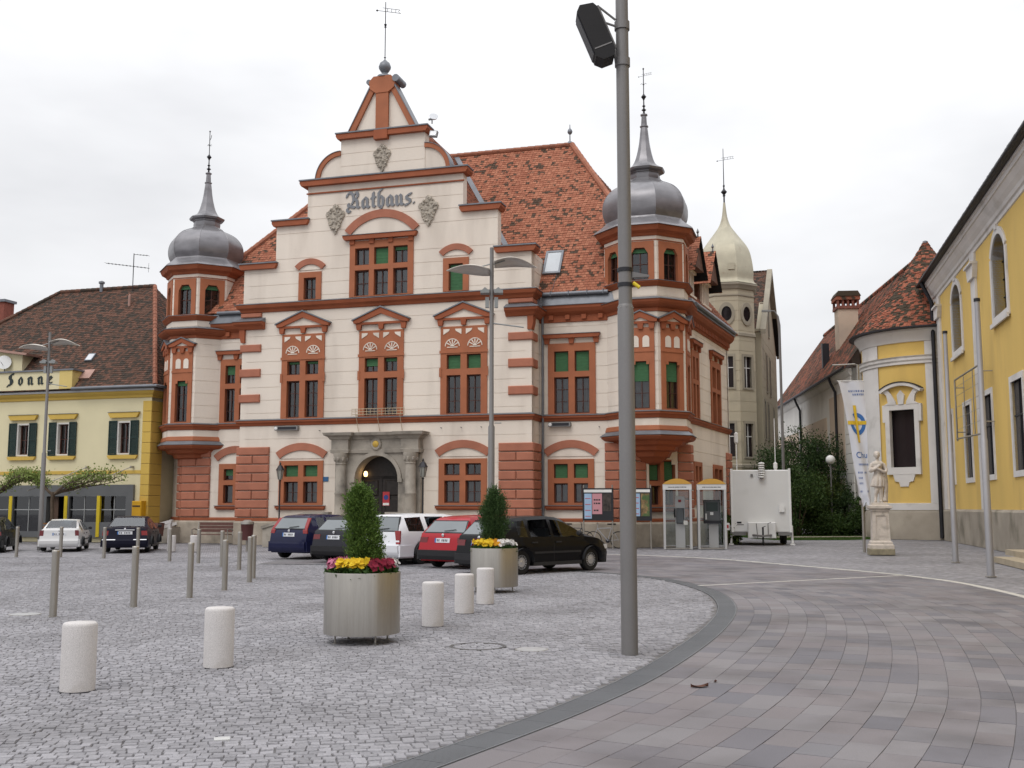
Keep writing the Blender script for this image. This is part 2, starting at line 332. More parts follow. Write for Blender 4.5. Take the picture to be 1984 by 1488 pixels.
def slab_material(name, use_obj):
    m = mat(name, (.166,.157,.166), .68, world_space=True, var=.14, scale=.45, dirt=(.092,.085,.088), dscale=.8, dthr=(.48,.70), fine=.10, fscale=120, bump=.12, bscale=150, spec=.35)
    N = m.node_tree.nodes; L = m.node_tree.links; b = N['Principled BSDF']; src = b.inputs['Base Color'].links[0].from_socket
    g = N.new('ShaderNodeObjectInfo') if use_obj else N.new('ShaderNodeNewGeometry'); r = g.outputs['Random' if use_obj else 'Random Per Island']
    cr = N.new('ShaderNodeValToRGB'); e = cr.color_ramp.elements; e[0].color = (.78,.80,.85,1); e[1].color = (1.20,1.19,1.17,1)
    for p, c in ((.18,(.88,.88,.92)), (.34,(1.06,1.0,.99)), (.5,(.96,.98,1.0)), (.66,(1.03,.97,.95)), (.82,(1.08,1.07,1.06))):
        q = e.new(p); q.color = (*c, 1)
    L.new(r, cr.inputs[0]); mx = N.new('ShaderNodeVectorMath'); mx.operation = 'MULTIPLY'; L.new(src, mx.inputs[0]); L.new(cr.outputs[0], mx.inputs[1]); L.new(mx.outputs[0], b.inputs['Base Color']); return m
SLAB, SLAB_P = slab_material('road_slabs', False), slab_material('road_slab_single', True)
GRATE = mat('grate_steel', (.15,.157,.168), .5, .3, var=.1)
PALE = mat('pale_line_stone', (.50,.48,.44), .8, var=.12, scale=3, fine=.08, island=.08)

g = MB(); g.add([(-450,-60,-.018),(450,-60,-.018),(450,900,-.018),(-450,900,-.018)], [(0,1,2,3)])
ground = tag(g.build('ground', FAR_SETT), 'grey granite sett paving of the town square', kind='structure')

DR = spline([(-4.4,2.0),(-2.75,4),(-1.29,6),(.09,8.31),(.76,9.60),(1.22,10.59),(1.69,11.78),(2.23,13.26),(2.82,15.06),(3.40,17.19),(3.75,19.1),(3.92,21.11),(3.84,23.2),(3.55,24.9),(3.05,26.2),(2.2,27.5),(.6,28.9),(-2,30.2),(-6,31.4),(-8.5,31.9)], 8)
DR = np.array(DR); seg = np.r_[0, np.cumsum(np.hypot(*np.diff(DR, axis=0).T))]
def drain_at(s, off):
    """point at arc length s along the drain, off metres to its right (road side)"""
    x = np.interp(s, seg, DR[:,0]); y = np.interp(s, seg, DR[:,1]); e = .35
    dx = np.interp(s+e, seg, DR[:,0]) - np.interp(s-e, seg, DR[:,0]); dy = np.interp(s+e, seg, DR[:,1]) - np.interp(s-e, seg, DR[:,1]); l = np.hypot(dx, dy)
    return np.array([x+off*dy/l, y-off*dx/l])
LINE = np.array(spline([(-7,41.1),(-3,40.3),(1,39.3),(4.43,37.3),(6.5,34.9),(7.74,31.9),(8.65,29.44),(9.33,27.4),(9.72,25.6),(9.86,23.5),(9.45,19.69),(8.5,15),(7.6,10),(7.0,4)], 8))
def line_x(y): return np.interp(y, LINE[::-1,1], LINE[::-1,0])
# road bed
poly = [tuple(drain_at(s, .1)) for s in np.linspace(1, seg[-1]-1, 60)] + [tuple(p) for p in LINE]
rb = MB(); n = len(poly); rb.add([(a,b,-.0065) for a,b in poly], [tuple(range(n))])
road = tag(rb.build('road', mat('road_joint_sand', (.155,.148,.152), .95, var=.2, scale=5)), 'curving road of grey and pinkish stone slabs', kind='structure')
# slabs in courses that follow the drain
SL = []
for k in range(62):
    o0 = .17 + k*.262; o1 = o0+.262-.003
    s = 1.0 + random.random()*.6
    while s < seg[-1]-2:
        l = random.choice((.38,.46,.56,.7)); ds = l/(1+o0*.045)
        m_ = drain_at(s+ds/2, (o0+o1)/2)
        if m_[1] < 38.5 and m_[0] < line_x(m_[1])-.12 and m_[1] > 3.2 and m_[0] > -7:
            gp = .0035
            SL.append([drain_at(s+gp,o0), drain_at(s+gp,o1), drain_at(s+ds-gp,o1), drain_at(s+ds-gp,o0)])
        s += ds
SL = np.array(SL)
def bevelled(q, top, low, inset):
    """(n,4,2) quads -> (n,8,3) low-relief stones"""
    n_ = len(q); c = q.mean(1, keepdims=True); d = q-c; L_ = np.linalg.norm(d, axis=2, keepdims=True); t = c + d*(1-inset/L_)
    V = np.zeros((n_,8,3)); V[:,:4,:2] = t; V[:,4:,:2] = q; V[:,:4,2] = top; V[:,4:,2] = low; return V
F8 = [(0,1,2,3),(0,4,5,1),(1,5,6,2),(2,6,7,3),(3,7,4,0)]
def in_frame(c, z=0.0):
    dz = (z-1.65); p = R(6.605); zc = c[:,1]*math.cos(p)+dz*math.sin(p); yc = -c[:,1]*math.sin(p)+dz*math.cos(p)
    return (zc > .5) & (np.abs(c[:,0]/zc*2064) < 1000) & (np.abs(yc/zc*2064) < 750)
V = bevelled(SL, 0.0, -.006, .003); V[:,:4,2] += rng.uniform(-.0015,.0015,(len(V),1))
c = SL.mean(1); order = np.argsort(np.where(in_frame(c), np.hypot(c[:,0], c[:,1]), 1e6))
near, rest = order[:300], order[300:]
def singles(V, idx, name, m, parent):
    for i in idx:
        o = V[i].mean(0); o[2] = 0; me = bpy.data.meshes.new(name); me.from_pydata([tuple(p) for p in V[i]-o], [], F8); me.materials.append(m)
        ob = bpy.data.objects.new(name, me); COL.objects.link(ob); ob.parent = parent; ob.location = o
singles(V, near, 'slab', SLAB_P, road)
solid_mesh('slabs', V[rest], F8, SLAB, road, 'stuff')
# cobbles of the square
def inside_drain(x, y): return x - np.interp(y, DR[:190,1], DR[:190,0]) if False else None
yi = np.linspace(2.2, 27, 400); NEAR = DR[:int(len(DR)*14/19)]
def drain_x(y): return np.interp(y, NEAR[:,1], NEAR[:,0])
FARD = DR[int(len(DR)*14/19):][::-1]
def drain_y(x): return np.where(x < FARD[0,0], 36, np.interp(x, FARD[:,0], FARD[:,1]))
ca, sa = math.cos(R(11)), math.sin(R(11)); Q = []
vv = -12.0
while vv < 41:
    h = rng.uniform(.080,.096); w = rng.uniform(.072,.112, 620); u = np.cumsum(w) - 26 + rng.uniform(0,.1)
    u0 = u[:-1]; u1 = u[1:]; bow = .05*np.sin(u0*.9+vv*.7)
    q = np.stack([np.stack([u0,vv+bow],1), np.stack([u1,vv+bow],1), np.stack([u1,vv+h+bow],1), np.stack([u0,vv+h+bow],1)], 1); Q.append(q); vv += h
Q = np.concatenate(Q); Q = np.stack([Q[...,0]*ca-Q[...,1]*sa, Q[...,0]*sa+Q[...,1]*ca], -1)
c = Q.mean(1)
keep = (c[:,1] > 3.6) & (c[:,1] < 36) & (c[:,0] < .50*c[:,1]+2) & (c[:,0] > -.50*c[:,1]-5.5*np.clip((30-c[:,1])/20,.25,1)) & np.where(c[:,1] < 26.2, c[:,0] < drain_x(c[:,1]) - .23, (c[:,0] < 2.8) & (c[:,1] < drain_y(c[:,0]) - .23))
COVERS = [(-.41,13.02,.33),(.23,12.74,.18),(-7.57,16.86,.22)]
for i, (x, y, r) in enumerate(COVERS):
    dd = np.hypot(c[:,0]-x, c[:,1]-y); keep &= (dd > r+(.015 if i == 0 else .03)) | ((i == 0) & (dd < r-.03))
Q = Q[keep]; c = c[keep]
Q = c[:,None] + (Q-c[:,None])*.962 + rng.normal(0,.0045,Q.shape)
V = bevelled(Q, 0.0, -.012, .007); V[:,:4,2] += rng.normal(0,.0022,(len(V),1)) + rng.normal(0,.0012,(len(V),4))
bm_ = MB(); yb = np.linspace(3, 26.4, 60); poly = [(-20,36.2)] + [(-.5*y-5.7*min(1,max(.25,(30-y)/20))-.2, y) for y in yb[::-1]] + [(min(.5*y+2.6, drain_x(y)-.13), y) for y in yb] + [(p[0]-.1,p[1]-.15) for p in FARD[::-1][10:]] + [(-8.6,36.2)]
bm_.add([(a,b,-.0135) for a,b in poly], [tuple(range(len(poly)))])
paving = tag(bm_.build('cobble_paving', BED), 'square paved with small grey granite cobbles', kind='structure')
order = np.argsort(np.where(in_frame(c), c[:,1], 1e6))
singles(V, order[:300], 'cobble', COBBLE_P, paving)
solid_mesh('cobbles', V[order[300:]], F8, COBBLE, paving, 'stuff')
# drain channel with slotted grates
drain = thing('drain_channel', 'dark slotted drain channel curving between cobbles and road slabs', 'drain')
s = 1.0
while s < seg[-1]-3:
    gm = MB(); e = s+.497
    for off in (-.15, .135):
        a,b,c2,d = drain_at(s,off), drain_at(s,off+.015), drain_at(e,off+.015), drain_at(e,off); gm.slab([tuple(a),tuple(b),tuple(c2),tuple(d)][::-1], -.03, .0015)
    for i in range(20):
        t0 = s+.004+i*.0247; a,b,c2,d = drain_at(t0,-.135), drain_at(t0,.135), drain_at(t0+.015,.135), drain_at(t0+.015,-.135)
        gm.slab([tuple(d),tuple(c2),tuple(b),tuple(a)], -.025, -.0005)
    gm.build('grate', GRATE, drain); s += .5
tr = MB(); pts = [(tuple(drain_at(s,-.16)), tuple(drain_at(s,.16))) for s in np.linspace(1, seg[-1]-3, 130)]
for (a,b),(c2,d) in zip(pts, pts[1:]): tr.add([(*a,-.0105),(*b,-.0105),(*d,-.0105),(*c2,-.0105)], [(0,1,2,3)])
tr.build('trough', mat('drain_dark', (.03,.03,.03), .9), drain)
# pale stone lines in the road
def stone_line(name, label, pts, w):
    pts = np.array(pts); sg = np.r_[0, np.cumsum(np.hypot(*np.diff(pts, axis=0).T))]; m = MB(); s = 0
    f = lambda t: np.array([np.interp(t, sg, pts[:,0]), np.interp(t, sg, pts[:,1])])
    while s < sg[-1]-.2:
        a, b = f(s+.005), f(s+.195); d = (b-a)/np.linalg.norm(b-a); nrm = np.array([-d[1], d[0]])*w/2
        m.slab([tuple(a-nrm),tuple(b-nrm),tuple(b+nrm),tuple(a+nrm)], -.012, .004); s += .2
    return tag(m.build(name, PALE), label, kind='structure')
stone_line('road_edge_line', 'pale stone line along the far edge of the curving road', LINE[LINE[:,1] > 4][::-1], .16)
stone_line('road_cross_line', 'thin pale stone line running across the road', [(3.95,22.9),(9.7,26.45)], .09)
# covers let into the cobbles
DISC = mat('dull_glass_disc', (.36,.36,.365), .4, var=.12, scale=6)
for (x, y, r), lab, nm, mt in zip(COVERS, ('round cobble-filled manhole cover in the paving beside the tall mast', 'small white round light let into the cobbles left of the tall mast', 'small white round light let into the cobbles by the leftmost steel post'), ('manhole_cover','ground_light','ground_light'), (GRATE, DISC, DISC)):
    t = thing(nm, lab, 'manhole' if nm[0] == 'm' else 'light', (x,y,0))
    if nm[0] == 'm':
        MB().lathe([(r-.03,-.012),(r-.03,.002),(r-.016,.002),(r-.016,-.008),(r-.008,-.008),(r-.008,.002),(r+.012,.002),(r+.012,-.012)], 40, caps=False).build('rim', mat('cover_rim', (.10,.095,.092), .7), t)
        MB().box(-.03,.03,-.02,.02,-.01,.001).build('lifting_key', GRATE, t)
    else:
        MB().lathe([(r,-.012),(r,.003),(r-.012,.006),(0,.006)], 32).build('lens', mt, t)
        MB().lathe([(r+.015,-.012),(r+.015,.002),(r+.001,.002)], 32).build('ring', STEEL2, t)
m = MB(); m.box(-.055,.055,-.05,.05,-.012,.005); o = m.build('ground_light', mat('pale_plate', (.48,.48,.47), .5)); o.location = (-2.08,7.88,0); o.rotation_euler = (0,0,.3)
tag(o, 'small white square plate let into the cobbles in the foreground', 'light')
# dead leaves on the road
LEAF = mat('dry_leaf', (.10,.045,.03), .8, var=.2)
for x, y, a, lab in ((1.73,10.08,.3,'larger dry brown leaf lying on the road slabs'), (1.93,10.37,1.2,'smaller dry brown leaf on the road slabs beyond the larger one')):
    m = MB(); k = .09 if a < 1 else .035
    for i in range(6):
        x0, x1 = -1+i/3, -1+(i+1)/3; w0, w1 = .45*(1-x0*x0)+.02, .45*(1-x1*x1)+.02
        m.add([(x0*k,-w0*k,.012+.25*k*x0*x0),(x1*k,-w1*k,.012+.25*k*x1*x1),(x1*k,0,.006),(x0*k,0,.006)], [(0,1,2,3)]); m.add([(x0*k,w0*k,.012+.3*k*x0*x0),(x1*k,w1*k,.012+.3*k*x1*x1),(x1*k,0,.006),(x0*k,0,.006)], [(0,1,2,3)])
    o = m.build('dry_leaf', LEAF); o.location = (x,y,0); o.rotation_euler = (0,0,a); tag(o, lab, 'leaf')
# ================================================================ TOWN HALL
hall = thing('town_hall', 'cream town hall with red-brown trim, stepped gable, corner towers and tiled roof', 'building', (.828,44.3,0), R(-16.3))
def tiles(name, O, u, v, poly, w, h, material, parent, kind='stuff', lift=.022, under=True, name2='roof_deck'):
    """roof tiles laid in courses over a convex polygon (metres along u and v from O)"""
    O, u, v = (np.array(q, float) for q in (O, u, v)); u = u/np.linalg.norm(u); v = v/np.linalg.norm(v); n = np.cross(u, v); n /= np.linalg.norm(n)
    if n[2] < 0: n = -n
    P = np.array(poly); V = []
    def span(t):
        xs = []
        for a, b in zip(P, np.roll(P, -1, 0)):
            if (a[1]-t)*(b[1]-t) <= 0 and abs(a[1]-b[1]) > 1e-9: xs.append(a[0] + (t-a[1])/(b[1]-a[1])*(b[0]-a[0]))
        return (min(xs), max(xs)) if len(xs) > 1 else None
    t = P[:,1].min(); j = 0
    while t < P[:,1].max()-.02:
        tm = min(t+h*.5, P[:,1].max()-.001); s = span(tm)
        if s and s[1]-s[0] > .05:
            x = np.arange(s[0] - (w/2 if j % 2 else 0), s[1], w); a = np.maximum(x+.004, s[0]); b = np.minimum(x+w-.004, s[1]); ok = b-a > .02; a, b = a[ok], b[ok]; k = len(a)
            up = lift + rng.uniform(-.006,.008,k); lo = t-.035+rng.uniform(-.006,.006,k); hi = np.full(k, t+h)
            def pt(x_, y_, z_): return O + x_[:,None]*u + y_[:,None]*v + z_[:,None]*n
            z0 = np.zeros(k)
            V.append(np.stack([pt(a,lo,up), pt(b,lo,up), pt(b,hi,z0+.004), pt(a,hi,z0+.004), pt(a,lo+.004,z0-.012), pt(b,lo+.004,z0-.012)], 1))
        t += h; j += 1
    V = np.concatenate(V); F = [(0,1,2,3),(4,5,1,0)]
    solid_mesh(name, V, F, material, parent, kind)
    if under:
        m = MB(); m.add([tuple(O + p[0]*u + p[1]*v - .015*n) for p in poly], [tuple(range(len(poly)))]); m.build(name2, DARK, parent)
def ridge_tiles(a, b, parent, r=.12, step=.36, material=RIDGE):
    a, b = Vector(a), Vector(b); d = b-a; n = max(1, int(d.length/step)); m = MB()
    for i in range(n):
        p = a + d*(i/n); q = a + d*((i+1.06)/n); m.tube([p, q], [r*1.12, r*.95], 8)
    return m.build('ridge_tiles', material, parent, kind='stuff')
def window(root, M, rect, panes, blinds=None, curtains=(), y=-.06, material=None, bars=True, cas=WOOD, deep=.16, name='window'):
    """stone surround (with mullions and transoms) that carries casements, panes, blinds and curtains"""
    W = MB(M).wall([rect], panes, y=y, thick=deep+.14-y).build(name, material or TERRA2, root)
    c = MB(M)
    for (a,b,z0,z1) in panes:
        c.wall([(a,b,z0,z1)], [(a+.055,b-.055,z0+.06,z1-.055)], y=deep-.05, thick=.06)
        if bars:
            if b-a > .5: c.box((a+b)/2-.02,(a+b)/2+.02,deep-.045,deep-.005,z0+.06,z1-.055)
            if z1-z0 > .9:
                k = max(2, round((z1-z0)/.6))
                for i in range(1,k): zz = z0+(z1-z0)*i/k; c.box(a+.055,b-.055,deep-.042,deep-.008,zz-.014,zz+.014)
    c.build('casement', cas, W)
    for i, (a,b,z0,z1) in enumerate(panes):
        MB(M).add([(a,deep,z0),(b,deep,z0),(b,deep,z1),(a,deep,z1)], [(0,1,2,3)]).build('pane', PANE, W)
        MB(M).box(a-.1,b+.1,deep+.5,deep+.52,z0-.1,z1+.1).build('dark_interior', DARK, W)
        f = (blinds or {}).get(i, 0)
        if f:
            m = MB(M); k = max(1, int((z1-z0)*f/.07)); hh = (z1-z0)*f
            for q in range(k): m.box(a+.05,b-.05,deep-.075-.006*(q%2),deep-.06,z1-.04-hh*(q+1)/k+.002,z1-.04-hh*q/k)
            m.build('blind', BLIND, W)
        if i in curtains:
            m = MB(M); n = 26; zt = z1-.03 if i not in getattr(curtains, 'half', ()) else (z0+z1)/2
            vs = [(a+(b-a)*q/n, deep+.10+.02*math.sin(q*1.9)+.01*math.sin(q*.7), z) for z in (z0,zt) for q in range(n+1)]
            m.add(vs, [(q,q+1,n+2+q,n+1+q) for q in range(n)]); m.build('curtain', CURT, W)
    return W
def grid(x0, x1, cols, rows, jamb, mull):
    """pane rectangles: cols panes across between jambs; rows = [(z0,z1),...]"""
    w = (x1-x0-2*jamb-(cols-1)*mull)/cols
    return [(x0+jamb+i*(w+mull), x0+jamb+i*(w+mull)+w, a, b) for (a,b) in rows for i in range(cols)]
def pediment(W, M, xc, w, z, h, out=.19):
    """triangular pediment over a window: corbels, bed cornice, raking cornices, zinc sheets"""
    x0, x1 = xc-w/2, xc+w/2; m = MB(M)
    for cx in (x0+.22, xc, x1-.22): m.prism([(cx-.09,z-.26),(cx+.09,z-.26),(cx+.13,z-.02),(cx-.13,z-.02)], -.14, 0)
    m.box(x0+.10,x1-.10,-out*.7,0,z-.03,z+.07)
    t = .17; m.prism([(x0,z+.02),(x0-.04,z+.14),(xc,z+h+.04),(x1+.04,z+.14),(x1,z+.02),(x1-.28,z+.05),(xc,z+h-t-.06),(x0+.28,z+.05)], -out, 0)
    m.build('pediment', TERRA, W)
    zf = MB(M)
    for s in (-1,1):
        a = (xc, z+h+.045); b = (xc+s*(w/2+.09), z+.135)
        p = [a, b, (b[0], b[1]+.055), (a[0], a[1]+.06)]; zf.prism(p if s > 0 else p[::-1], -out-.04, .0)
    MB(M).prism([(x0+.22,z+.06),(x1-.22,z+.06),(xc,z+h-.1)],-out*.55,-.001).build('tympanum', CREAM, W); zf.build('zinc_flashing', ZINC, W)
def hood_cap(W, M, x0, x1, z, out=.2):
    m = MB(M)
    for cx in (x0+.16,(x0+x1)/2,x1-.16): m.prism([(cx-.09,z-.24),(cx+.09,z-.24),(cx+.13,z),(cx-.13,z)], -.12, 0)
    m.prism([(x0+.06,z),(x1-.06,z),(x1,z+.1),(x1,z+.17),(x0,z+.17),(x0,z+.1)], -out, 0); m.build('hood_moulding', TERRA, W)
    MB(M).prism([(x0-.03,z+.172),(x1+.03,z+.172),(x1+.03,z+.19),(x0-.03,z+.19)], -out-.03, 0).build('zinc_flashing', ZINC, W)
def sill(W, M, x0, x1, z):
    MB(M).box(x0,x1,-.16,.0,z-.14,z-.03).box(x0+.04,x1-.04,-.11,0,z-.2,z-.14).build('sill', TERRA, W)
    MB(M).prism([(x0-.02,z-.028),(x1+.02,z-.028),(x1+.02,z-.005),(x0-.02,z-.005)], -.19, 0).build('zinc_flashing', ZINC, W)
def fans(W, M, panels):
    for (a,b,z0,z1) in panels:
        m = MB(M); xc = (a+b)/2; r = min((b-a)/2-.04, .33); zb = z0+.10
        m.arc(xc-r+.03, xc+r-.03, zb, r-.03, .035, -.085, -.04, 16)
        for i in range(1,6):
            q = PI*i/6; p0 = Vector((xc+.10*math.cos(q), zb+.10*math.sin(q))); p1 = Vector((xc+(r-.04)*math.cos(q), zb+(r-.04)*math.sin(q))); d = (p1-p0).normalized(); nn = Vector((-d.y,d.x))*.016
            m.prism([tuple(p0+nn),tuple(p0-nn),tuple(p1-nn*1.6),tuple(p1+nn*1.6)], -.08, -.04)
        m.fill_arc(xc-.09,xc+.09,zb,.085,-.088,-.04,8); m.box(xc-r*.72,xc+r*.72,-.082,-.04,zb-.06,zb-.025)
        for s in (-1,1):
            p = [(xc+s*(b-a)/2*.93,z1-.03),(xc+s*.12,z1-.03),(xc+s*.16,z1-.12),(xc+s*(b-a)/2*.93,z1-.27)]; m.prism(p if s < 0 else p[::-1], -.08, -.04)
        m.build('fan_ornament', CREAM, W)
I4 = Matrix.Identity(4)
COURSES = [1.75+.585*k for k in range(30)]
S7, C7 = math.sin(R(7)), math.cos(R(7))
M_wing_r = frame((0,1.3,0),(1,0)); M_ch_r = frame((4.0,1.3,0),(1,1)); M_side_r = frame((6.05,3.35,0),(S7,C7))
M_wing_l = frame((-13.7,1.3,0),(1,0)); M_ch_l = frame((-19.48,3.35,0),(1,-1)); M_side_l = frame((-19.48,12,0),(0,-1))
BACK_R = (6.05+8.6*S7, 3.35+8.6*C7)
w1 = [(-11.65,-9.55),(-7.87,-5.77),(-4.05,-1.95)]       # first-floor windows
gw = [(-11.65,-9.5),(-4.1,-1.95)]                         # ground-floor windows
holes = [(a+.08,b-.08,5.6,9.3) for a,b in w1] + [(a+.08,b-.08,1.78,3.66) for a,b in gw] + [(-7.85,-5.85,1.0,3.9)] \
      + [(-10.85,-9.83,10.95,12.15),(-8.35,-5.40,10.95,13.40),(-3.92,-2.85,10.95,12.35)]
MB().wall([(-13.7,0,0,12.5),(-12.1,-1.5,12.5,14.43),(-10.55,-3.08,14.43,16.15),(-8.95,-4.88,16.15,18.2)], holes, 0, .5, COURSES).build('front_wall', CREAM, hall)
MB(frame((0,0,0),(0,1))).wall([(.002,1.9,0,12.498)], (), 0, .3, COURSES).build('return_wall', CREAM, hall)
MB(frame((-13.7,1.9,0),(0,-1))).wall([(0,1.898,0,12.498)], (), 0, .3, COURSES).build('return_wall', CREAM, hall)
MB(M_wing_r).wall([(.001,4.0,0,10.3)], [(.46,2.38,5.6,8.55),(.44,2.28,1.78,3.62)], 0, .3, COURSES).build('wing_wall', CREAM, hall)
MB(M_ch_r).wall([(0,2.9,0,10.3)], [(.75,2.15,1.7,3.75)], 0, .3, COURSES).build('corner_wall', CREAM, hall)
MB(M_side_r).wall([(0,8.6,0,10.3)], [(.8,2.1,5.6,8.5),(4.6,6.6,5.6,8.5),(.9,2.3,1.78,3.6),(4.7,6.6,1.78,3.6)], 0, .3, COURSES).build('side_wall', CREAM, hall)
MB(M_wing_l).wall([(-3.73,-.001,0,10.3)], [(-1.78,-.1,5.6,8.5),(-1.70,-.1,1.78,3.6)], 0, .3, COURSES).build('wing_wall', CREAM, hall)
MB(M_ch_l).wall([(0,2.9,0,10.3)], (), 0, .3, COURSES).build('corner_wall', CREAM, hall)
MB(M_side_l).wall([(0,8.65,0,10.3)], (), 0, .3, COURSES).build('side_wall', CREAM, hall)
MB(frame((*BACK_R,0),(-19.48-BACK_R[0],12-BACK_R[1]))).wall([(0,26.5,0,10.3)]).build('back_wall', CREAM, hall)
# plinth, bands, cornices ------------------------------------------------
BASE = [(-19.48,12),(-19.48,3.35),(-17.43,1.3),(-13.7,1.3),(-13.7,0),(0,0),(0,1.3),(4.0,1.3),(6.05,3.35),BACK_R]
MB().mould(BASE, [(0,0),(.12,0),(.12,.96),(.07,1.04),(0,1.04)]).build('plinth', PLINTH, hall)
MB().mould(BASE, [(0,1.043),(.07,1.043),(.07,1.14),(.03,1.19),(0,1.19)]).build('plinth_band', TERRA, hall)
for pth in (BASE,):
    MB().mould(pth, [(0,5.28),(.05,5.30),(.08,5.38),(.15,5.44),(.15,5.52),(0,5.52)]).build('string_course', TERRA, hall)
    MB().mould(pth, [(0,5.523),(.18,5.523),(.18,5.54),(0,5.60)]).build('zinc_flashing', ZINC, hall)
RIS = [(-13.7,1.6),(-13.7,0),(0,0),(0,1.6)]
MB().mould(RIS, [(0,10.46),(.07,10.48),(.12,10.58),(.22,10.66),(.26,10.76),(.26,10.81),(0,10.81)]).build('cornice', TERRA, hall)
MB().mould(RIS, [(0,10.813),(.29,10.813),(.29,10.83),(0,10.92)]).build('zinc_flashing', ZINC, hall)
def eave(path, nd):
    MB().mould(path, [(0,9.55),(.06,9.57),(.06,9.84),(.14,9.90),(.26,9.98),(.36,10.12),(.38,10.24),(0,10.24)]).build('eaves_cornice', TERRA, hall)
    MB().mould(path, [(-.3,10.245),(.42,10.245),(.42,10.27),(.30,10.70),(-.3,10.73)]).build('zinc_flashing', ZINC, hall)
eave([(0,1.3),(4.0,1.3),(6.05,3.35),BACK_R], 0); eave([(-19.48,12),(-19.48,3.35),(-17.43,1.3),(-13.7,1.3)], 0)
for x in np.arange(.55, 3.9, .72): MB().box(x-.1,x+.1,1.3-.17,1.3-.05,9.66,9.86).build('dentil', TERRA, hall)
for x in np.arange(-15.9, -13.9, .72): MB().box(x-.1,x+.1,1.3-.17,1.3-.05,9.66,9.86).build('dentil', TERRA, hall)
for t in np.arange(.2, 8.5, .3): MB(M_side_r).box(t-.07,t+.07,-.17,-.05,9.66,9.86).build('dentil', TERRA, hall)
def gutter(pts): MB().tube(pts, .09, 8).build('gutter', ZINC, hall, 60)
gutter([(.25,.90,10.74),(3.1,.90,10.72)]); gutter([(-15.6,.90,10.74),(-13.75,.90,10.72)]); gutter([(6.5,3.3,10.45),(7.5,11.8,10.43)])
for x in (.6,1.4,2.2,2.9): MB().box(x-.015,x+.015,.79,1.0,10.64,10.84).build('gutter_bracket', ZINC, hall)
MB().tube([(.16,.92,10.7),(.16,.85,10.3),(.16,1.0,10.0),(.16,1.2,9.9),(.16,1.2,9.5)] + [(.16,1.2,z) for z in (8,5,2,.1)], .055, 8).build('downpipe', ZINC, hall, 60)
# corner caps on the projecting bay
for x0, x1, xr in ((-1.12,0,1),(-13.7,-12.55,-1)):
    pth = [(x0,0),(0,0),(0,1.28)] if xr > 0 else [(-13.7,1.28),(-13.7,0),(x1,0)]
    MB().mould(pth, [(0,9.68),(.12,9.70),(.2,9.82),(.34,9.92),(.36,10.02),(0,10.02)]).build('corner_cornice', TERRA, hall)
    MB().mould(pth, [(0,10.023),(.40,10.023),(.40,10.045),(0,10.24)]).build('zinc_flashing', ZINC, hall)
    MB().prism([(-.16,9.1),(.02,9.1),(.1,9.4),(.1,9.68),(-.16,9.68)] if xr > 0 else [(-13.72,9.1),(-13.54,9.1),(-13.54,9.68),(-13.8,9.68),(-13.8,9.4)], -.12, .3).build('bracket', TERRA, hall)
# quoins -----------------------------------------------------------------
def quoin(M, x0, x1, z0, z1, d=.10, back=.0, c=.035): MB(M).block(x0,x1,-d,back,z0,z1,c).build('quoin_block', QUOIN, hall)
for z0, z1 in ((10.25,10.45),(8.66,9.0),(7.51,7.88),(6.35,6.72)):
    quoin(I4,-1.02,.08,z0,z1,.09); quoin(I4,-13.78,-12.72,z0,z1,.09)
    quoin(frame((0,0,0),(0,1)),.0,.75,z0,z1,.08)
def pier(M, x0, x1, z0=1.2, z1=4.35, n=8, split=None, d=.11):
    h = (z1-z0)/n
    for i in range(n):
        a, b = z0+i*h+.018, z0+(i+1)*h-.018
        if (i+n) % 2 == 0 and x1-x0 > .75: m_ = split if split else (x0+x1)/2; quoin(M,x0,m_-.012,a,b,d); quoin(M,m_+.012,x1,a,b,d)
        else: quoin(M,x0,x1,a,b,d)
pier(I4,-1.43,.10); pier(frame((0,0,0),(0,1)),.0,1.15); pier(I4,-13.80,-12.16)
pier(M_wing_r,2.83,4.05); pier(M_ch_r,.04,.62); pier(M_ch_r,2.28,2.95); pier(M_side_r,.0,.55); pier(M_side_r,7.6,8.65)
pier(M_wing_l,-3.75,-2.25); pier(M_ch_l,2.1,2.87); pier(M_ch_l,0,.6)
# windows ----------------------------------------------------------------
R1 = [(8.16-.62,8.16),(5.62,7.27)]
bl = [{0:.14,1:.14},{0:.5,1:.2},{0:1,1:1}]
for (a,b), B in zip(w1, bl):
    P = grid(a,b,2,R1,.28,.28)
    W = window(hall, I4, (a,b,5.56,9.38), P, B, ())
    fans(W, I4, grid(a,b,2,[(8.42,9.30)],.10,.14)); pediment(W, I4, (a+b)/2, 2.55, 9.68, .66)
    MB().box(a-.04,b+.04,-.09,-.062,8.22,8.34).box(a-.05,a+.06,-.085,-.062,7.2,7.6).box(b-.06,b+.05,-.085,-.062,7.2,7.6).build('transom_moulding', TERRA2, W)
for k, (a,b) in enumerate(gw):
    W = window(hall, I4, (a,b,1.74,3.70), grid(a,b,2,[(3.0,3.5),(1.84,2.78)],.26,.26), {0:1,1:1} if k == 0 else {}, {2,3})
    sill(W, I4, a-.12, b+.12, 1.74)
    MB().arc(a+.02,b-.02,3.80,.36,.33,-.08,0).build('arch_hood', QUOIN, W); MB().fill_arc(a+.02,b-.02,3.80,.355,-.03,0).build('arch_panel', CREAM, W)
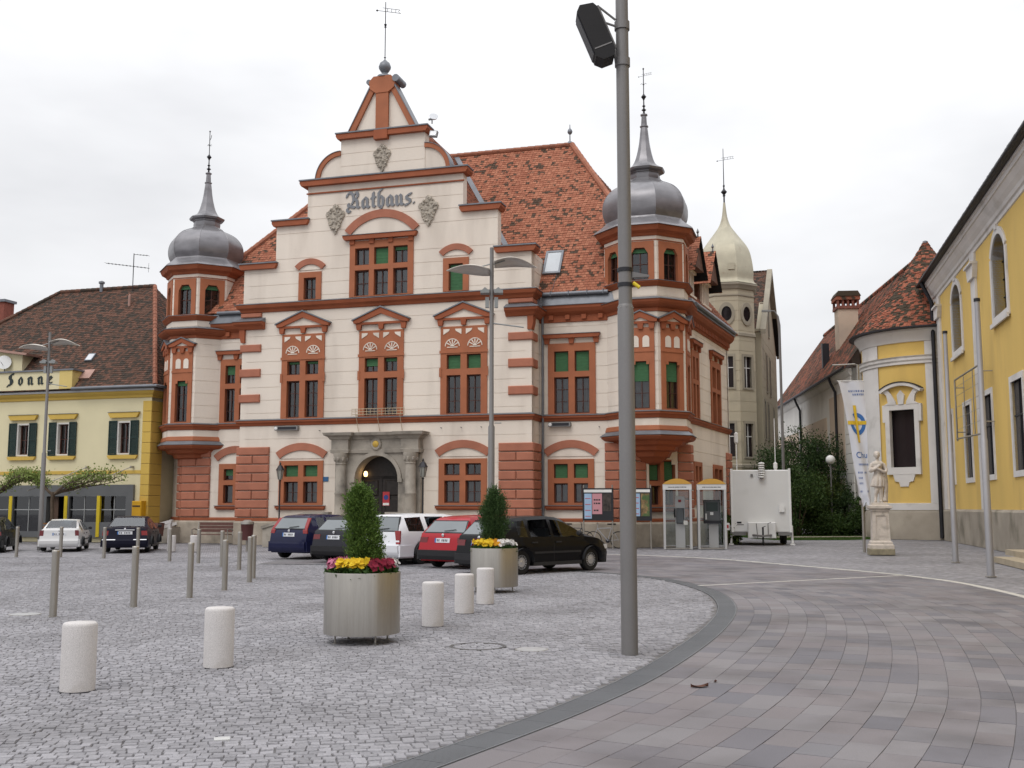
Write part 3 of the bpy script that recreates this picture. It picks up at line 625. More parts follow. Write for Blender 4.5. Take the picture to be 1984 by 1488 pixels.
# attic
for k, (a,b,z1,B) in enumerate(((-10.9,-9.78,12.2,{}),(-3.97,-2.8,12.4,{0:1}))):
    W = window(hall, I4, (a,b,10.92,z1), [(a+.26,b-.26,10.95,z1-.26)], B, ()); MB().arc(a+.0,b-.0,z1+.10,.25,.27,-.09,0).build('arch_hood', QUOIN, W); MB().fill_arc(a,b,z1+.10,.245,-.03,0).build('arch_panel', CREAM, W)
a, b = -8.40, -5.36
W = window(hall, I4, (a,b,10.92,13.45), grid(a,b,3,[(12.35,13.12),(10.96,12.12)],.26,.24), {1:1,2:.18}, {0,3,4,5}, cas=WOOD)
m = MB().prism([(a-.22,13.50),(b+.10,13.50),(b+.18,13.62),(b+.18,13.70),(a-.30,13.70),(a-.30,13.62)],-.22,0)
for cx in (a+.12,a+1.07,a+1.97,b-.12): m.box(cx-.11,cx+.11,-.12,0,13.3,13.5)
m.build('hood_moulding', TERRA, W); MB().box(a-.32,b+.2,-.25,0,13.702,13.72).build('zinc_flashing', ZINC, W)
MB().arc(a+.02,b-.02,13.74,.72,.36,-.09,0,20).build('arch_hood', QUOIN, W); MB().fill_arc(a+.02,b-.02,13.74,.715,-.03,0,20).build('arch_panel', CREAM, W)
# wings
W = window(hall, M_wing_r, (.38,2.46,5.56,8.64), grid(.38,2.46,2,[(7.42,8.30),(5.62,7.18)],.27,.27), {0:1,1:1}, {2,3}); hood_cap(W, M_wing_r, .18,2.66,8.86)
W = window(hall, M_wing_r, (.36,2.36,1.74,3.68), grid(.36,2.36,2,[(2.88,3.48),(1.84,2.66)],.26,.26), {0:1,1:1}, {2,3}); sill(W, M_wing_r, .24,2.5,1.74)
MB(M_wing_r).arc(.36,2.36,3.80,.36,.33,-.08,0).build('arch_hood', QUOIN, W); MB(M_wing_r).fill_arc(.36,2.36,3.8,.355,-.03,0).build('arch_panel', CREAM, W)
W = window(hall, M_wing_l, (-1.86,-.02,5.56,8.58), grid(-1.86,-.02,2,[(7.42,8.28),(5.62,7.18)],.27,.25), {0:.45}, ()); hood_cap(W, M_wing_l, -2.06,-.02,8.8)
W = window(hall, M_wing_l, (-1.78,-.02,1.74,3.66), grid(-1.78,-.02,2,[(2.9,3.42),(1.84,2.68)],.26,.24), {0:.5}, {2}); sill(W, M_wing_l, -1.9,-.02,1.74)
MB(M_wing_l).arc(-1.85,-.05,3.80,.36,.33,-.08,0).build('arch_hood', QUOIN, W)
W = window(hall, M_ch_r, (.72,2.18,1.66,3.78), grid(.72,2.18,2,[(2.75,3.6),(1.75,2.55)],.06,.2), {0:.9,1:.9}, ())
e = MB(M_ch_r); e.wall([(.64,2.26,1.66,4.15)], [(.76,2.14,1.6,3.66)], -.075, .07); e.box(.70,.96,-.09,-.06,3.45,3.72).box(1.94,2.2,-.09,-.06,3.45,3.72); e.build('window_ears', CREAM, W); sill(W, M_ch_r, .6,2.3,1.66)
for a,b,z0,z1,rw in ((.75,2.15,5.56,8.6,[(7.3,8.3),(5.62,7.1)]),(4.55,6.65,5.56,8.6,[(7.3,8.3),(5.62,7.1)]),(.85,2.35,1.74,3.65,[(2.8,3.45),(1.84,2.6)]),(4.65,6.65,1.74,3.65,[(2.8,3.45),(1.84,2.6)])):
    W = window(hall, M_side_r, (a,b,z0,z1), grid(a,b,2,rw,.2,.22), {}, ())
    if z0 > 4: hood_cap(W, M_side_r, a-.2,b+.2,8.85)
# gable ------------------------------------------------------------------
def cap(x0, x1, z, d=.18):
    MB().prism([(x0+.08,z),(x1-.08,z),(x1,z+.13),(x1,z+.24),(x0,z+.24),(x0,z+.13)], -d, .56).build('gable_cap', TERRA, hall)
    MB().prism([(x0-.03,z+.243),(x1+.03,z+.243),(x1+.03,z+.30),(x0-.03,z+.30)], -d-.04, .60).build('zinc_flashing', ZINC, hall)
cap(-13.88,-12.0,12.47); cap(-1.62,.22,12.47); cap(-12.27,-10.45,14.40); cap(-3.2,-1.32,14.40)
cap(-10.87,-2.82,16.15,.24); cap(-9.12,-4.70,18.2,.22)
MB().box(-10.6,-3.03,-.06,.0,15.80,15.86).build('gable_band', TERRA, hall); MB().box(-7.25,-6.6,-.26,0,18.02,18.46).build('keystone', TERRA, hall)
for s in (-1,1):
    cx = -6.92 + s*2.03; n = 14
    A = [PI/2*i/n for i in range(n+1)]; rx, rz = 1.22, 1.28
    pts = [(cx + s*rx*math.cos(q)*1.0, 16.412 + rz*math.sin(q)) for q in A]
    poly = [(cx,16.412)] + pts; MB().prism(poly if s < 0 else poly[::-1], .03, .46).build('gable_shoulder', CREAM, hall)
    inn = [(cx + s*(rx-.2)*math.cos(q), 16.412 + (rz-.2)*math.sin(q)) for q in A]
    m = MB(); P = pts + inn[::-1]; k = len(pts)
    for i in range(k-1):
        q = [pts[i], pts[i+1], inn[i+1], inn[i]]; m.prism(q if s < 0 else q[::-1], -.06, .028)
    m.build('shoulder_band', TERRA2, hall)
    out2 = [(cx + s*(rx+.025)*math.cos(q), 16.412 + (rz+.025)*math.sin(q)) for q in A]; m = MB()
    for i in range(k-1):
        q = [out2[i], out2[i+1], pts[i+1], pts[i]]; m.prism(q if s < 0 else q[::-1], -.09, .5)
    m.build('zinc_flashing', ZINC, hall)
MB().prism([(-8.55,18.47),(-5.28,18.47),(-6.45,20.7),(-7.38,20.7)], .02, .46).build('gable_peak', CREAM, hall)
for s in (-1,1):
    b0 = -6.92+s*1.66; t0 = -6.92+s*.5
    q = [(b0,18.466),(b0-s*.30,18.466),(t0-s*.16,20.45),(t0+s*.03,20.6)]; MB().prism(q if s < 0 else q[::-1], -.10, .018).build('raking_band', TERRA2, hall)
    q = [(b0+s*.03,18.466),(b0,18.467),(t0+s*.03,20.6),(t0+s*.09,20.6)]; MB().prism(q if s > 0 else q[::-1], -.14, .6).build('zinc_flashing', ZINC, hall)
MB().box(-7.22,-6.62,-.13,.0,18.47,20.45).build('peak_pilaster', TERRA2, hall)
MB().prism([(-7.5,20.4),(-7.22,20.2),(-6.62,20.2),(-6.34,20.4),(-6.28,20.75),(-6.5,20.98),(-7.34,20.98),(-7.56,20.75)], -.16, .5).build('peak_block', TERRA2, hall)
MB().tube([(-6.25,-.2,20.80),(-6.25,.7,20.80)], .17, 10).build('peak_roll', ZINC, hall, 50); MB().tube([(-7.6,-.1,20.78),(-7.6,.7,20.78)], .12, 10).build('peak_roll', ZINC, hall, 50)
fin = MB().lathe([(.36,20.98),(.34,21.06),(.16,21.14),(.13,21.22),(.2,21.3),(.27,21.42),(.28,21.52),(.22,21.68),(.1,21.78),(.05,21.84)], 16, (-6.92,.15)).build('finial', ZINC, hall, 50)
MB().tube([(-6.92,.15,21.8),(-6.92,.15,24.6)], .022, 6).lathe([(.0,21.9),(.06,21.95),(0,22.0)],8,(-6.92,.15)).lathe([(0,23.35),(.06,23.4),(.03,23.45),(.07,23.52),(0,23.6)],8,(-6.92,.15)).build('mast', IRON, fin)
def vane(parent, x, y, z, k=1.0, a=.25):
    m = MB(); d = Vector((math.cos(a),math.sin(a)*.3,-.22 if a > 0 else .1))
    P = lambda t, h: (x+d.x*t*k, y+d.y*t*k, z+d.z*t*k+h*k)
    m.tube([P(-.42,0),P(.75,0)], .013*k, 5); m.tube([P(-.15,.16),P(.72,.16)], .012*k, 5); m.tube([P(.72,.16),P(.62,.08),P(.72,0)], .01*k, 5)
    for t in (.1,.3,.5): m.tube([P(t,0),P(t,.16)], .012*k, 5)
    m.lathe([(0,-.06*k),(.06*k,0),(0,.06*k)], 8); q = P(-.42,0); n = 24; m.v[-n:] = [(p[0]+q[0],p[1]+q[1],p[2]+q[2]) for p in m.v[-n:]]
    m.build('weather_vane', IRON, parent)
vane(fin, -6.92,.15,24.15)
# stone cartouches and lettering ------------------------------------------
def cartouche(cx, cz, k, rot=0):
    out = [(0,-.72),(.09,-.62),(.07,-.50),(.16,-.44),(.25,-.40),(.24,-.28),(.32,-.12),(.40,.05),(.47,.20),(.42,.34),(.30,.36),(.26,.48),(.13,.50),(.11,.62),(0,.70)]
    poly = out + [(-x, z) for x, z in out[-2:0:-1]]; m = MB(); m.prism([(cx+x*k, cz+z*k) for x, z in poly], -.07, 0)
    rr = random.Random(3)
    for i in range(70):
        t = rr.random(); x, z = rr.uniform(-.4,.4), rr.uniform(-.6,.6)
        lim = np.interp(z, [-.7,-.5,-.4,-.1,.2,.36,.5,.7], [.03,.08,.2,.31,.42,.3,.14,.05])
        if abs(x) > lim: x = math.copysign(lim*rr.uniform(.85,1.08), x)
        r = rr.uniform(.03,.075)*k; d = rr.uniform(.02,.07)
        n0 = len(m.v); m.lathe([(r,0),(r*.85,d*.6),(r*.4,d),(0,d*1.05)], 6)
        m.v[n0:] = [(cx+x*k+p[0], -.068-p[2], cz+z*k+p[1]) for p in m.v[n0:]]
    m.build('cartouche', RELIEF, hall)
cartouche(-9.15,14.56,1.0); cartouche(-4.68,14.60,1.0); cartouche(-6.92,17.2,.92)
GLY = dict(
 R=([[(-.38,1.22),(-.30,1.48),(-.08,1.62),(.14,1.52),(.30,1.25),(.32,.85),(.18,.48),(-.05,.26)],[(-.22,.50),(-.18,.28),(.08,.24),(.45,.12)],[(-.10,.2),(-.30,.06),(-.32,-.14),(-.18,-.28),(-.02,-.26)],
     [(.30,1.28),(.48,1.52),(.66,1.58),(.76,1.38),(.70,1.10),(.42,.92)],[(.46,.92),(.66,.80),(.72,.5),(.70,.16),(.92,.08)]], 1.12),
 a=([[(.08,.76),(.08,.16),(.24,.02)],[(.08,.76),(.32,1.0),(.54,.82),(.54,.12),(.74,.04)],[(.24,.02),(.5,.24)]], .86),
 t=([[(.22,1.42),(.20,1.2),(.20,.14),(.40,.04)],[(.02,.92),(.40,.96)]], .58),
 h=([[(.42,1.62),(.22,1.52),(.12,1.38),(.12,.14),(.28,.02)],[(.12,.80),(.36,1.0),(.56,.82),(.56,.20),(.34,-.22)]], .84),
 u=([[(0,.92),(.10,.88),(.10,.14),(.26,.02),(.5,.22)],[(.42,.98),(.54,.88),(.54,.12),(.74,.04)]], .88),
 s=([[(.58,1.02),(.34,.94),(.12,.82),(.14,.60),(.48,.42),(.50,.18),(.26,.02),(.02,-.02)]], .72),
 S=([[(.86,1.50),(.55,1.44),(.26,1.26),(.22,.96),(.38,.80),(.64,.72),(.76,.48),(.66,.18),(.40,.02),(.12,.04),(-.06,-.16)],[(.46,1.4),(.46,.1)]], 1.12),
 o=([[(.08,.72),(.08,.22),(.32,.0),(.56,.24),(.56,.74),(.32,1.0),(.08,.72)]], .92), n=([[(-.02,.82),(.10,.92),(.10,.10),(.22,.04)],[(.10,.76),(.36,1.0),(.56,.84),(.56,.12),(.74,.04)]], 1.0),
 e=([[(.08,.74),(.08,.22),(.32,.02),(.56,.16)],[(.08,.72),(.34,1.0),(.56,.80),(.14,.48)]], .7))
GLY['.'] = ([[(.06,.12),(.07,.13)]], .3)
def blackletter(text, x, z, sc, y0, y1, material, parent, track=0.0, w=.26, M=None, hair=True):
    for chx in text:
        st, adv = GLY[chx]; MB(M).nib(st, x, z, sc, y0, y1, w).build('letter', material, parent); x += (adv+track)*sc
blackletter('Rathaus.', -8.42, 14.96, .47, -.05, 0, LEAD, hall, .08, .27)
MB().lathe([(.10,0),(.10,.01),(0,.01)], 14).build('vent_hole', DARK, hall).location = (-6.93, -.004, 14.78); bpy.data.objects['vent_hole'].rotation_euler = (PI/2,0,0)
# portal -----------------------------------------------------------------
por = MB(); c = -6.85; n = 20
arch = [(c+1.0*math.cos(PI*i/n), 2.87+1.0*math.sin(PI*i/n)) for i in range(n+1)]
por.prism([(c-1.45,1.2),(c-1.45,4.0),(c+1.45,4.0),(c+1.45,1.2),(c+1.0,1.2)] + arch + [(c-1.0,1.2)], -.28, .55)
portal = por.build('portal', STONE, hall)
m = MB(); m.arc(c-1.0,c+1.0,2.87,.999,.16,-.36,-.28,20); m.box(c-1.2,c-1.0,-.36,-.28,2.72,2.87).box(c+1.0,c+1.2,-.36,-.28,2.72,2.87); m.build('archivolt', STONE, portal)
m = MB(); m.mould([(c-2.0,0),(c-2.0,-.55),(c-1.25,-.55),(c-1.25,-.32),(c+1.25,-.32),(c+1.25,-.55),(c+2.0,-.55),(c+2.0,0)], [(-.3,3.98),(.04,3.98),(.06,4.12),(.02,4.14),(.02,4.55),(.08,4.58),(.14,4.68),(.28,4.74),(.32,4.86),(-.3,4.9)]); m.box(c-1.7,c+1.7,-.3,0,3.98,4.86); m.build('entablature', STONE, portal)
for s in (-1,1):
    x = c+s*1.62
    col = MB().lathe([(.30,1.1),(.30,1.22),(.27,1.28),(.29,1.34),(.24,1.42),(.245,2.2),(.255,2.22),(.255,2.27),(.24,2.29),(.215,3.48),(.24,3.5),(.24,3.54),(.22,3.56),(.30,3.76),(.33,3.9),(.33,3.98)], 20, (x,-.42)).build('column', STONE, portal, 40)
    m = MB()
    for k in range(8): q = 2*PI*k/8; m.lathe([(0,3.6),(.06,3.66),(.075,3.76),(.02,3.84)], 6, (x+.27*math.cos(q), -.42+.27*math.sin(q)))
    m.build('capital_leaves', STONE, col); MB().box(x-.36,x+.36,-.80,.0,0,1.1).build('column_pedestal', STONE, portal)
MB().box(c+1.47,c+1.99,-.2,0,1.1,3.98).build('portal_pilaster', STONE, portal); MB().box(c-1.99,c-1.47,-.2,0,1.1,3.98).build('portal_pilaster', STONE, portal)
m = MB().lathe([(.26,0),(.26,.05),(.21,.09),(.0,.09)], 18); m.v = [(c+x*.95, -.34-z, 4.35+y*1.1) for x,y,z in m.v]; m.build('crest_frame', STONE, portal)
m = MB().lathe([(.15,.09),(.13,.11),(.06,.12),(0,.125)], 16); m.v = [(c+x, -.34-z, 4.36+y) for x,y,z in m.v]; m.build('gilded_crest', GOLD, portal)
m = MB()
for k in (-1,1):
    m.box(c+.01 if k > 0 else c-.98, c+.98 if k > 0 else c-.01, .36,.44,1.2,3.0)
    for z in (1.35,2.15): m.block((c+.16 if k > 0 else c-.84), (c+.84 if k > 0 else c-.16), .31,.37,z,z+.68,.05)
m.fill_arc(c-.99,c+.99,2.88,.98,.36,.44,18); m.build('door', DOORWOOD, portal)
POST_R = mat('poster_red', (.42,.04,.05), .6); POST_B = mat('poster_blue', (.03,.06,.22), .6); POST_W = mat('poster_white', (.7,.7,.68), .6)
m = MB().box(c+.05,c+.37,.300,.308,1.72,2.32).build('door_poster', POST_R, portal); MB().lathe([(.11,0),(.11,.004),(0,.004)],14).build('poster_disc', POST_B, m).matrix_local = Matrix.Translation((c+.21,.299,2.08)) @ Matrix.Rotation(PI/2,4,'X')
MB().box(c+.07,c+.35,.294,.2985,1.74,1.84).build('poster_text_strip', POST_W, m)
LAMP = mat('lit_lamp', (1,.62,.25), .5, emit=5)
lt = MB().lathe([(.0,2.98),(.07,3.0),(.09,3.1),(.06,3.2),(0,3.22)], 10, (c-.72,.2)).build('porch_lamp', LAMP, portal, 50); MB().tube([(c-.72,.2,3.2),(c-.72,.36,3.3)], .015, 6).build('lamp_bracket', IRON, portal)
MB().box(c-2.72,c-2.4,-.03,0,2.78,2.98).build('house_number_plate', mat('blue_enamel', (.03,.10,.22), .3), hall)
# stair in front of the door: landing, steps to both sides, stone parapets
m = MB(); m.box(c-2.2,c+2.2,-2.0,-.0,0,1.18).build('door_landing', STONE, hall)
for s in (-1,1):
    for i in range(6): a = c+s*(2.2+.32*i); MB().box(min(a,a+s*.32),max(a,a+s*.32),-1.75,-.15,0,1.18-.17*(i+1)).build('step', STONE, hall)
    q = [(c+s*1.3,1.18),(c+s*1.3,1.34),(c+s*2.3,1.34),(c+s*4.3,.75),(c+s*4.3,.0),(c+s*1.3,.0)]
    MB().prism(q if s < 0 else q[::-1], -2.25, -2.0).build('stair_parapet', STONE, hall)
    q = [(c+s*1.26,1.34),(c+s*1.26,1.46),(c+s*2.33,1.46),(c+s*4.36,.86),(c+s*4.36,.74),(c+s*2.3,1.34)]
    MB().prism(q if s < 0 else q[::-1], -2.3, -1.95).build('parapet_coping', STONE, hall)
for i in range(6): MB().box(c-1.28,c+1.28,-2.0-.3*(i+1),-2.0-.3*i,0,1.0-.165*(i)).build('step', STONE, hall)
# flower rail below the middle window, iron hooks
m = MB(); x0, x1 = -8.05, -5.6
for z in (5.66,5.78,5.9): m.tube([(x0,-.30,z),(x1,-.30,z)], .014, 5)
for x in np.linspace(x0,x1,15): m.tube([(x,-.30,5.62),(x,-.30,5.92)], .011, 5)
for x in (x0+.2,-6.85,x1-.2): m.tube([(x,-.30,5.62),(x,-.12,5.2),(x,-.02,4.95)], .014, 5); m.tube([(x,-.3,5.64),(x,0,5.64)], .012, 5)
m.build('flower_rail', mat('cream_metal', (.45,.36,.25), .6), hall)
for x in (-9.7,-4.0,-3.1,-2.2): MB().tube([(x,0,5.02),(x,-.12,5.03),(x+.04,-.14,5.0)], .015, 5).build('wall_hook', IRON, hall)
for x in (2.6,3.6): MB(M_wing_r).tube([(x,0,5.02),(x,-.12,5.03),(x+.04,-.14,5.0)], .015, 5).build('wall_hook', IRON, hall)
# corner towers ----------------------------------------------------------
def oct_pts(cx, cy, r): return [(cx+r*math.cos(R(a)), cy-r*math.sin(R(a))) for a in (157.5,112.5,67.5,22.5,-22.5,-67.5,-112.5,-157.5)]
def tower(cx, cy, k, win1, win2, curl, zmap):
    """octagonal oriel tower; k scales its radius; win1/win2: face angles with windows (90 = front)"""
    r = 1.83*k; ap = r*math.cos(R(22.5)); side = 2*r*math.sin(R(22.5))
    T = MB().lathe([(.25,3.42),(.55*k,3.5),(.8*k,3.72),(.9*k,3.74),(1.0*k,3.95),(1.22*k,4.0),(1.3*k,4.15),(1.55*k,4.22),(1.66*k,4.36),(1.95*k,4.42),(2.05*k,4.52),(2.05*k,4.58),(1.75*k,4.6)], 8, (cx,cy), R(22.5)).build('tower_corbel', TERRA, hall)
    MB().lathe([(2.10*k,4.585),(2.10*k,4.60),(1.88*k,4.78),(1.80*k,4.80)], 8, (cx,cy), R(22.5)).build('zinc_flashing', ZINC, T)
    MB().lathe([(1.90*k,4.75),(1.92*k,4.80),(1.88*k,4.95),(1.8*k,5.0)], 8, (cx,cy), R(22.5)).build('base_moulding', TERRA2, T)
    def face(a): n = (math.cos(R(a)), -math.sin(R(a))); return frame((cx+n[0]*ap, cy+n[1]*ap, 0), (-n[1], n[0]))
    hs = side/2
    for a in range(0,360,45):
        M = face(a); h1 = [(-.42*k,.42*k,5.62,8.6)] if a in win1 else []; h2 = [(-.42*k,.42*k,11.42,12.98)] if a in win2 else []
        MB(M).wall([(-hs,hs,4.6,13.5)], h1+h2, 0, .14, COURSES).build('tower_wall', CREAM, T)
        if a in win1:
            w_ = .56*k; P = [(-.34*k,.34*k,5.66,7.62)]
            W = window(T, M, (-w_,w_,5.6,9.02), P, {0:.40} if cx > 0 else {0:.10}, {0} if cx > 0 else (), y=-.055)
            MB(M).box(-w_-.02,w_+.02,-.08,-.056,8.0,8.10).box(-w_*.62,-w_*.40,-.075,-.056,7.48,7.62).box(w_*.40,w_*.62,-.075,-.056,7.48,7.62).build('transom_moulding', TERRA2, W)
            for s in (-1,1):
                xa, xb = (s*.06*k, s*.38*k); xa, xb = min(xa,xb), max(xa,xb); m = MB(M); m.box(xa+.02,xb-.02,-.075,-.05,8.2,8.55).fill_arc(xa+.02,xb-.02,8.55,(xb-xa)/2-.03,-.075,-.05,8); m.build('blind_arch', CREAM, W)
            pediment(W, M, 0, side*.98, 9.2, .46, .2)
        if a in win2:
            w_ = .60*k; W = window(T, M, (-w_,w_,11.36,13.1), [(-.36*k,.36*k,11.42,12.82)], {0:.12}, (), y=-.05)
            for s in (-1,1): MB(M).prism([(s*.36*k,12.55),(s*.36*k,12.82),(s*.20*k,12.82)] if s < 0 else [(s*.20*k,12.82),(s*.36*k,12.82),(s*.36*k,12.55)], -.049, .1).build('bracket', TERRA2, W)
    P = oct_pts(cx, cy, r)
    MB().mould(P, [(0,5.28),(.05,5.30),(.10,5.40),(.16,5.46),(.16,5.54),(0,5.54)], True).build('string_course', TERRA, T)
    MB().mould(P, [(0,5.543),(.19,5.543),(.19,5.56),(0,5.62)], True).build('zinc_flashing', ZINC, T)
    MB().mould(P, [(0,9.70),(.05,9.72),(.05,9.88),(.16,9.95),(.26,10.04),(.34,10.16),(.36,10.28),(0,10.28)], True).build('eaves_cornice', TERRA, T)
    MB().mould(P, [(0,10.283),(.40,10.283),(.40,10.30),(.02,10.48),(0,10.48)], True).build('zinc_flashing', ZINC, T)
    MB().mould(P, [(0,11.12),(.06,11.14),(.14,11.24),(.20,11.30),(.20,11.35),(0,11.35)], True).build('sill_course', TERRA, T)
    MB().mould(P, [(0,11.353),(.23,11.353),(.23,11.37),(0,11.42)], True).build('zinc_flashing', ZINC, T)
    MB().mould(P, [(0,13.14),(.03,13.14),(.03,13.18),(0,13.18)], True).build('frieze_line', TERRA, T)
    MB().mould(P, [(0,13.34),(.06,13.36),(.12,13.46),(.28,13.56),(.34,13.70),(.36,13.78),(0,13.78)], True).build('tower_cornice', TERRA, T)
    prof = spline([(2.30,13.785),(2.22,13.87),(2.0,14.02),(1.78,14.20)], 3) + spline([(1.74,14.26),(1.85,14.48),(1.88,14.74),(1.83,15.0),(1.68,15.24),(1.42,15.46),(1.12,15.60),(.86,15.70),(.72,15.82)], 4) \
         + [(.66,15.84),(.68,15.96),(.66,16.06),(.70,16.08),(.70,16.12),(.86,16.16),(.90,16.24),(.84,16.28)] + spline([(.80,16.30),(.58,16.44),(.44,16.68),(.34,17.0),(.24,17.5),(.17,18.1)], 4) \
         + [(.15,18.25),(.19,18.27),(.19,18.31),(.135,18.34),(.11,18.78),(.16,18.80),(.16,18.85),(.05,18.9)]
    dm_ = MB().lathe([(a*k, b) for a, b in prof], 32, (cx,cy), R(22.5))
    def soft(p):                      # between octagon and circle
        a = math.atan2(p[1]-cy, p[0]-cx); q = (a-R(22.5)) % R(45) - R(22.5); f = math.cos(R(22.5))/math.cos(q); f = 1-(1-f)*(.85 if p[2] > 14.25 else 1.0)
        return (cx+(p[0]-cx)*f, cy+(p[1]-cy)*f, p[2])
    dm_.v = [soft(p) for p in dm_.v]; D = dm_.build('onion_dome', DOME, T, 24)
    # standing seams of the sheet metal
    m = MB()
    for a in range(8):
        q = R(22.5+45*a); m.tube([(cx+(p[0]*k+.001)*math.cos(q), cy+(p[0]*k+.001)*math.sin(q), p[1]) for p in prof if 14.2 < p[1] < 15.8], .011, 4)
    m.build('dome_seams', DOME, D)
    m = MB().lathe([(.05,18.9),(.04,19.0),(.11,19.06),(.04,19.12),(.035,19.2),(.08,19.24),(.03,19.29),(.025,19.5),(.06,19.58),(.12,19.66),(.06,19.74),(.02,19.8),(.018,20.9),(.045,20.95),(0,21.0)], 8, (cx,cy))
    for q in range(4): a = PI/2*q; m.tube([(cx,cy,20.2),(cx+.08*math.cos(a),cy+.08*math.sin(a),20.28),(cx+.13*math.cos(a),cy+.13*math.sin(a),20.24)], .01, 4)
    m.build('spire_rod', IRON, D)
    if curl: vane(D, cx, cy, 20.62, .5, -.1)
    else: MB().tube([(cx,cy,20.5),(cx+.07,cy,20.6),(cx+.1,cy,20.75)], .014, 5).build('weather_vane', IRON, D)
    za, zb_ = zip(*zmap)
    def remap(o):
        if o.type == 'MESH':
            co = np.empty(len(o.data.vertices)*3); o.data.vertices.foreach_get('co', co); co = co.reshape(-1,3); co[:,2] = np.interp(co[:,2], za, zb_); o.data.vertices.foreach_set('co', co.ravel()); o.data.update()
        for c in o.children: remap(c)
    bpy.context.view_layer.update(); remap(T); return T
tower(4.55,2.1,1.0,(90,45,0),(135,90,45,0),True,[(0,0),(9.6,9.6),(10.48,10.32),(11.12,10.74),(11.42,11.02),(13.1,12.65),(13.785,13.28),(14.2,13.72),(15.82,15.74),(16.2,16.15),(18.9,18.8),(21.2,21.1)])
tower(-17.1,2.1,.955,(135,90),(135,90,45),False,[(0,0),(9.5,9.4),(10.48,10.1),(11.12,10.38),(11.42,10.68),(13.1,12.4),(13.785,13.02),(14.2,13.45),(15.82,15.25),(16.2,15.68),(18.9,18.1),(21.2,20.45)])
# roofs ------------------------------------------------------------------
SLP = 1.49; L_ = math.hypot(1, SLP); YE, ZE, YR = .75, 10.45, 6.7; ZR = ZE+SLP*(YR-YE)
vdir = (0,1/L_,SLP/L_)
def vs(y): return (y-YE)*L_
tiles('roof_tiles', (0,YE,ZE), (1,0,0), vdir, [(-17.2,vs(.97)),(5.0,vs(.97)),(5.0,vs(1.835)),(.25,vs(YR)),(-10.9,vs(YR)),(-17.2,vs(1.894))], .175, .155, TILE, hall)
A, B, Cc, Dd = (np.array(q) for q in ((6.35,2.9,ZE),(7.6,12.3,ZE),(.25,YR,ZR),(5.0,1.835,12.06)))
u = (B-A)/np.linalg.norm(B-A); nn = np.cross(B-A, Cc-A); nn /= np.linalg.norm(nn); v2 = np.cross(nn, u); v2 = v2 if v2[2] > 0 else -v2
tiles('roof_tiles', A, u, v2, [((p-A)@u, (p-A)@v2) for p in (A,B,Cc,Dd)], .175, .155, TILE, hall)
m = MB(); m.add([(-19.9,12.65,ZE),(-18.7,3.0,ZE),(-17.2,1.894,ZE+SLP*(1.894-YE)),(-10.9,YR,ZR)], [(0,1,2,3)]); m.add([(7.6,12.65,ZE),(-19.9,12.65,ZE),(-10.9,YR,ZR),(.25,YR,ZR)], [(0,1,2,3)]); m.build('rear_roof', TILE, hall)
ridge_tiles((-10.9,YR,ZR+.05),(.25,YR,ZR+.05),hall); ridge_tiles((.25,YR,ZR+.05),(5.0,1.835,12.1),hall,.13); ridge_tiles((-10.9,YR,ZR+.05),(-17.2,1.894,12.2),hall,.13)
# cross roof behind the gable
cz, sl = 20.85, 1.53; lc = math.hypot(1, sl)
for s in (-1,1):
    tiles('roof_tiles', (-6.92+s*7.0,.5,cz-sl*7.0), (0,1,0), (-s/lc,0,sl/lc), [(0,0),(.05,0),(6.15,5.94*lc),(0,5.94*lc)], .175, .155, TILE, hall)
    if s < 0: MB().box(-7.99,-5.85,.5,6.9,19.14,19.22).build('flat_roof_sheet', ZINC, hall)
    # valley sheet
    zf = lambda t: (-6.92+s*(.15+6.8*(1-t)), )
    m = MB(); pts = []
    for t in np.linspace(0,1,12):
        x = 7.0-5.95*t; z = cz-sl*x; y = YE+(z-ZE)/SLP; pts.append((-6.92+s*x, y, z+.05))
    m2 = [(p[0]+s*.24,p[1],p[2]+.03) for p in pts]; k = len(pts)
    m.add(pts+m2, [(i,i+1,k+i+1,k+i) for i in range(k-1)]); m.build('valley_flashing', ZINC, hall)
m = MB().lathe([(.14,0),(.1,.1),(.03,.14),(.025,.45),(.1,.52),(.13,.6),(.1,.7),(.03,.78),(.02,.95),(0,1.0)], 10, (.15,YR)); m.v = [(a,b,c_+ZR+.1) for a,b,c_ in m.v]; m.build('ridge_finial', ZINC, hall, 50)
# roof window
def on_roof(x, y, h=0): return np.array([x, y - h*SLP/L_, ZE+SLP*(y-YE) + h/L_])
sk = MB(); x0, x1, y0, y1 = .06,.86,1.62,2.42
o_ = [tuple(on_roof(x,y,.12)) for x,y in ((x0,y0),(x1,y0),(x1,y1),(x0,y1))]; i_ = [tuple(on_roof(x,y,.12)) for x,y in ((x0+.09,y0+.06),(x1-.09,y0+.06),(x1-.09,y1-.06),(x0+.09,y1-.06))]; b_ = [tuple(on_roof(x,y,0)) for x,y in ((x0,y0),(x1,y0),(x1,y1),(x0,y1))]
sk.add(o_+i_+b_, [(0,1,5,4),(1,2,6,5),(2,3,7,6),(3,0,4,7),(0,8,9,1),(1,9,10,2),(2,10,11,3),(3,11,8,0)]); S = sk.build('roof_window', ZINC, hall)
q = [tuple(on_roof(x,y,.10)) for x,y in ((x0+.09,y0+.06),(x1-.09,y0+.06),(x1-.09,y1-.06),(x0+.09,y1-.06))]
MB().add(q, [(0,1,2,3)]).build('pane', mat('skylight_glass', (.42,.45,.48), .08, spec=1.0), S)
MB().tube([tuple(on_roof(.72,1.6,.04)), tuple(on_roof(.6,.9,.04))], .008, 4).build('lightning_wire', ZINC, hall)
